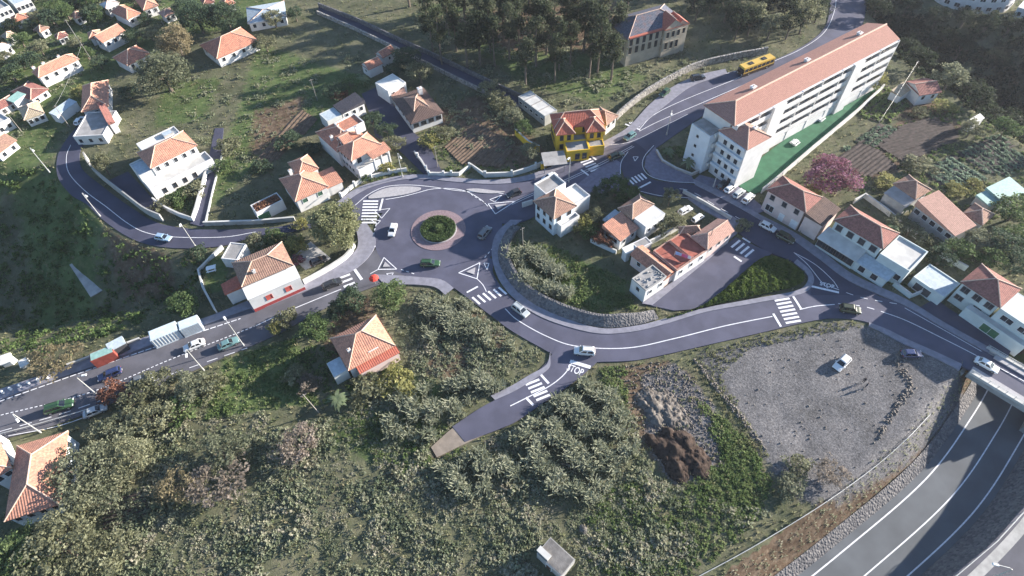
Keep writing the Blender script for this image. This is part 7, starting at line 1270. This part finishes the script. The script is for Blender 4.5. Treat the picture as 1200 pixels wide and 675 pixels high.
SPEC = {  # length, width, belt, roof height, cabin: base rear, base front, top rear, top front (fractions of the length from the rear)
    'hatch': (4.1, 1.75, 0.92, 1.48, 0.03, 0.74, 0.12, 0.56), 'sedan': (4.5, 1.78, 0.92, 1.44, 0.12, 0.74, 0.24, 0.57), 'suv': (4.4, 1.85, 1.02, 1.70, 0.02, 0.76, 0.08, 0.60), 'estate': (4.7, 1.80, 0.94, 1.52, 0.02, 0.74, 0.08, 0.58), 'van': (4.9, 1.92, 1.10, 1.95, 0.01, 0.88, 0.03, 0.74), 'pickup': (5.1, 1.85, 1.02, 1.72, 0.36, 0.76, 0.42, 0.62)}
def car(label, p, q, col, kind='hatch', z=0.06, scale=1.0, name=None):
    L, W, zb, zr, r0, f0, r1, f1 = SPEC[kind]; x, y = G(*p, z + 0.75); x2, y2 = G(*q, z + 0.75); ang = math.atan2(y2 - y, x2 - x); e = empty(name or ('pickup_truck' if kind == 'pickup' else 'van' if kind == 'van' else 'car'), (x, y, z), ang); tag(e, label, 'pick-up' if kind == 'pickup' else 'van' if kind == 'van' else 'car'); e.scale = (scale,) * 3
    pm = paint('paint_' + col, PNT[col]); h = W / 2; X = lambda f: -L / 2 + f * L
    st = [(0.0, 0.42, zb * 0.80, 0.86), (0.025, 0.30, zb * 0.97, 0.95), (0.12, 0.24, zb, 1.0), (0.5, 0.24, zb, 1.0), (f0, 0.24, zb * 0.99, 1.0), (0.88, 0.24, zb * 0.90, 0.97), (0.965, 0.28, zb * 0.80, 0.92), (1.0, 0.40, zb * 0.62, 0.80)]
    if kind == 'pickup': st[2] = (0.10, 0.24, zb, 1.0)
    b = MB(); rings = []
    for f, z0, z1, w_ in st:
        n = len(b.v); b.v += [(X(f), -h * w_ * 0.90, z0), (X(f), -h * w_, z0 + (z1 - z0) * 0.35), (X(f), -h * w_ * 0.99, z0 + (z1 - z0) * 0.75), (X(f), -h * w_ * 0.88, z1), (X(f), h * w_ * 0.88, z1), (X(f), h * w_ * 0.99, z0 + (z1 - z0) * 0.75), (X(f), h * w_, z0 + (z1 - z0) * 0.35), (X(f), h * w_ * 0.90, z0)]; rings.append(n)
    def add(fc): b.f.append(fc); b.uv.append(None); b.mi.append(0)
    for i in range(len(rings) - 1):
        a, c = rings[i], rings[i + 1]
        for k in range(8): k2 = (k + 1) % 8; add((a + k, c + k, c + k2, a + k2))
    add(tuple(rings[0] + k for k in range(8))); add(tuple(rings[-1] + k for k in range(7, -1, -1)))
    # roof and pillars
    wt, wb = h * 0.70, h * 0.86; zt = zr; c0 = [(X(r0), zb - 0.02), (X(f0), zb - 0.02), (X(f1), zt - 0.04), (X(r1), zt - 0.04)]
    n = len(b.v); b.v += [(c0[0][0], -wb, c0[0][1]), (c0[1][0], -wb, c0[1][1]), (c0[2][0], -wt, c0[2][1]), (c0[3][0], -wt, c0[3][1]), (c0[0][0], wb, c0[0][1]), (c0[1][0], wb, c0[1][1]), (c0[2][0], wt, c0[2][1]), (c0[3][0], wt, c0[3][1])]
    for fc in ((0, 1, 2, 3), (5, 4, 7, 6), (1, 5, 6, 2), (4, 0, 3, 7)): add(tuple(n + i for i in fc))
    m_ = len(b.v); b.v += [(X(r1) + 0.12, -wt * 0.8, zt + 0.03), (X(f1) - 0.12, -wt * 0.8, zt + 0.03), (X(f1) - 0.12, wt * 0.8, zt + 0.03), (X(r1) + 0.12, wt * 0.8, zt + 0.03)]
    add((n + 3, n + 2, m_ + 1, m_)); add((n + 2, n + 6, m_ + 2, m_ + 1)); add((n + 6, n + 7, m_ + 3, m_ + 2)); add((n + 7, n + 3, m_, m_ + 3)); add((m_, m_ + 1, m_ + 2, m_ + 3))
    bo_ = b.build('body', pm, e)
    def panel(nm, pts, inset=0.10, out=0.015):
        P = [Vector(p) for p in pts]; c = sum(P, Vector()) / len(P); nrm = (P[1] - P[0]).cross(P[2] - P[0]).normalized()
        if nrm.dot(c - Vector((0, 0, 1.0))) < 0: nrm = -nrm; P = P[::-1]
        Q = [c + (p - c) * (1 - inset) + nrm * out for p in P]; MB().face(Q).build(nm, M_CGLASS, e)
    v = b.v; panel('windscreen', [v[n + 1], v[n + 5], v[n + 6], v[n + 2]], 0.12); panel('rear_window', [v[n + 4], v[n], v[n + 3], v[n + 7]], 0.2)
    mid = lambda a, c, t: tuple(np.array(a) * (1 - t) + np.array(c) * t)
    for s, (a, c, d, g) in enumerate(((n, n + 1, n + 2, n + 3), (n + 4, n + 5, n + 6, n + 7))):
        for t0, t1 in (((0.06, 0.5), (0.53, 0.95)) if kind not in ('van', 'pickup') else ((0.55, 0.95),)): panel('side_window', [mid(v[a], v[c], t0), mid(v[a], v[c], t1), mid(v[g], v[d], t1), mid(v[g], v[d], t0)], 0.14)
    wh = cached('wheel', lambda: MB().tube([(0, -0.11, 0), (0, 0.11, 0)], 0.33, 14).mesh('wheel', M_TYRE)); rm = cached('rim', lambda: MB().tube([(0, -0.118, 0), (0, 0.118, 0)], 0.2, 10).mesh('rim', M_RIM))
    for fx in (0.185, 0.81):
        for s in (-1, 1): w_ = bpy.data.objects.new('wheel', wh); link(w_, e); w_.location = (X(fx), s * (h - 0.10), 0.33); link(bpy.data.objects.new('rim', rm), w_)
    for s in (-1, 1): MB().box((X(0.972), s * h * 0.66, zb * 0.70), (0.16, 0.34, 0.14)).build('headlight', M_HLAMP, e); MB().box((X(0.012), s * h * 0.70, zb * 0.78), (0.10, 0.22, 0.22)).build('tail_light', M_TLAMP, e); MB().box((X(f0) - 0.25, s * (h + 0.06), zb + 0.02), (0.14, 0.2, 0.13)).build('mirror', pm, e)
    MB().box((X(0.995), 0, 0.42), (0.12, W * 0.72, 0.2)).build('front_bumper', M_BUMP, e); MB().box((X(0.003), 0, 0.45), (0.12, W * 0.76, 0.22)).build('rear_bumper', M_BUMP, e); MB().box((X(0.0) - 0.065, 0, 0.55), (0.02, 0.5, 0.11)).build('number_plate', M_PLATE, e)
    if kind == 'pickup': MB().box((X(0.18), 0, zb + 0.012), (L * 0.29, W * 0.70, 0.03)).build('load_bed', M_BUMP, e)
    if kind in ('suv', 'estate'):
        for s in (-1, 1): MB().tube([(X(r1) + 0.3, s * wt * 0.78, zt + 0.07), (X(f1) - 0.3, s * wt * 0.78, zt + 0.07)], 0.025, 6).build('roof_rail', M_BUMP, e)
    return e
for a in [('white hatchback driving on the left side of the roundabout', (460, 269), (457, 279), 'white', 'hatch'), ('dark grey off-roader on the right side of the roundabout', (568, 272), (573, 266), 'grey', 'suv'), ('dark green estate car on the lower side of the roundabout', (504, 308), (520, 308), 'green', 'estate'), ('dark car entering the roundabout at upper right', (602, 226), (592, 230), 'dark', 'hatch'),
          ('white car driving up before the yellow house', (644, 207), (634, 212), 'white', 'sedan'), ('olive car beyond the zebra at the yellow house', (722, 182), (734, 177), 'olive', 'estate'), ('teal car on the upper road at the stop bar', (738, 159), (732, 163), 'teal', 'hatch'), ('green and white car on the bus lay-by pavement', (779, 108), (774, 112), 'green', 'hatch'), ('dark car parked in the bus lay-by', (818, 90), (830, 88), 'dark', 'estate'),
          ('silver off-roader on the curve below the parcel', (610, 363), (622, 372), 'silver', 'suv'), ('white off-roader by the stop street mouth', (685, 411), (672, 410), 'white', 'suv'), ('dark car at the zebra in front of the white house', (389, 332), (400, 327), 'dark', 'estate'), ('white car on the main road beside the lamp post', (227, 404), (217, 408), 'white', 'sedan'), ('pale teal car on the main road nearest the white house', (267, 402), (278, 397), 'teal', 'sedan'), ('dark blue car on the upper lane of the main road', (128, 438), (118, 442), 'blue', 'estate'), ('grey car on the lower lane of the main road', (165, 444), (176, 440), 'grey', 'sedan'), ('green estate car at the left end of the main road', (69, 476), (82, 472), 'green', 'estate', 0.06, 1.15), ('silver car parked behind the guard rail', (111, 481), (121, 477), 'silver', 'sedan'),
          ('light blue car on the loop road', (191, 278), (203, 280), 'ltblue', 'hatch'), ('white car parked in the middle of the gravel lot', (987, 425), (979, 433), 'white', 'hatch', -0.1, 1.1), ('dark blue car in the shade beside the gravel lot', (1069, 414), (1080, 414), 'blue', 'hatch', -0.1), ('white car driving onto the bridge', (1157, 427), (1168, 433), 'white', 'sedan'), ('dark olive car at the zebra by the gravel lot', (997, 362), (1010, 364), 'olive', 'suv'),
          ('white car parked before the pink house', (900, 265), (910, 270), 'white', 'hatch'), ('dark olive car parked right of the white one at the pink house', (921, 278), (931, 283), 'olive', 'suv'), ('white car left in the apartment parking strip', (856, 220), (861, 216), 'white', 'hatch', 0.1), ('silver car in the middle of the apartment parking strip', (866, 226), (871, 222), 'silver', 'hatch', 0.1), ('white car right in the apartment parking strip', (877, 232), (882, 227), 'white', 'suv', 0.1), ('white car parked in the garden yard on the side road', (803, 246), (810, 242), 'white', 'hatch', -0.1), ('small white van in the garden yard by the brown wing', (818, 255), (824, 251), 'white', 'van', -0.1, 0.75), ('dark car parked behind the cream wall of the white house', (373, 305), (382, 301), 'dark', 'hatch', -0.1), ('white car parked on the upper bend of the loop road', (93, 141), (97, 136), 'white', 'hatch'), ('dark car left in the apartment parking strip', (848, 215), (852, 212), 'dark', 'hatch', 0.1)]: car(*a)
bpy.data.objects  # bus
def bus(label, p, q):
    x, y = G(*p, 1.5); x2, y2 = G(*q, 1.5); e = empty('bus', (x, y, 0.05), math.atan2(y2 - y, x2 - x)); tag(e, label, 'bus'); L, W, Hh = 12.5, 2.6, 3.1; m = paint('paint_bus_yellow', (0.66, 0.42, 0.06)); dk = mat('bus_dark', (0.05, 0.03, 0.02), 0.5, 0.1)
    MB().box((0, 0, 0.95), (L, W, 1.2)).build('lower_body', dk, e); MB().box((0, 0, 2.86), (L - 0.06, W - 0.06, 0.5), 0, 0.96).build('roof', m, e)
    MB().box((0, 0, 2.08), (L - 0.14, W - 0.14, 1.06)).build('window_band', M_CGLASS, e)
    for k in range(8):
        for s in (-1, 1): MB().box((-L / 2 + 0.4 + k * (L - 0.8) / 7, s * (W / 2 - 0.04), 2.08), (0.14, 0.07, 1.04)).build('pillar', m, e)
    for s in (-1, 1): MB().box((0, s * (W / 2 + 0.004), 1.35), (L - 0.3, 0.03, 0.3)).build('side_stripe', m, e)
    for fx in (-0.28, 0.30):
        for s in (-1, 1): w_ = MB().tube([(0, -0.15, 0), (0, 0.15, 0)], 0.48, 14).build('wheel', M_TYRE, e, loc=(fx * L, s * (W / 2 - 0.12), 0.46)); MB().tube([(0, -0.16, 0), (0, 0.16, 0)], 0.28, 10).build('rim', M_RIM, w_)
    for x_ in (-2.5, 2.6): MB().box((x_, 0, 3.2), (1.6, 1.3, 0.2), 0, 0.9).build('roof_hatch', M_BUMP, e)
    for s in (-1, 1): MB().box((L / 2 + 0.01, s * 0.9, 0.8), (0.06, 0.35, 0.2)).build('headlight', M_HLAMP, e); MB().box((-L / 2 - 0.01, s * 0.95, 1.0), (0.06, 0.2, 0.35)).build('tail_light', M_TLAMP, e)
    MB().box((L / 2 - 0.01, 0, 2.05), (0.1, W - 0.3, 1.2)).build('windscreen', M_CGLASS, e)
bus('long yellow bus on the upper road below the woodland', (886, 77), (870, 83))
# ------------------------------------------------------------------ thin haze in the air
hz = MB().box((0, 60, 42.5), (3400, 3600, 139)).build('haze', bpy.data.materials.new('haze_air')); tag(hz, 'thin pale haze in the air over the whole place', 'haze', kind='stuff')
hm = hz.data.materials[0]; hm.use_nodes = True; hn = hm.node_tree; hn.nodes.remove(hn.nodes['Principled BSDF'])
pv = hn.nodes.new('ShaderNodeVolumePrincipled'); pv.inputs['Color'].default_value = (0.86, 0.90, 1.0, 1); pv.inputs['Density'].default_value = HAZE; pv.inputs['Anisotropy'].default_value = 0.25
hn.links.new(pv.outputs[0], hn.nodes['Material Output'].inputs['Volume'])
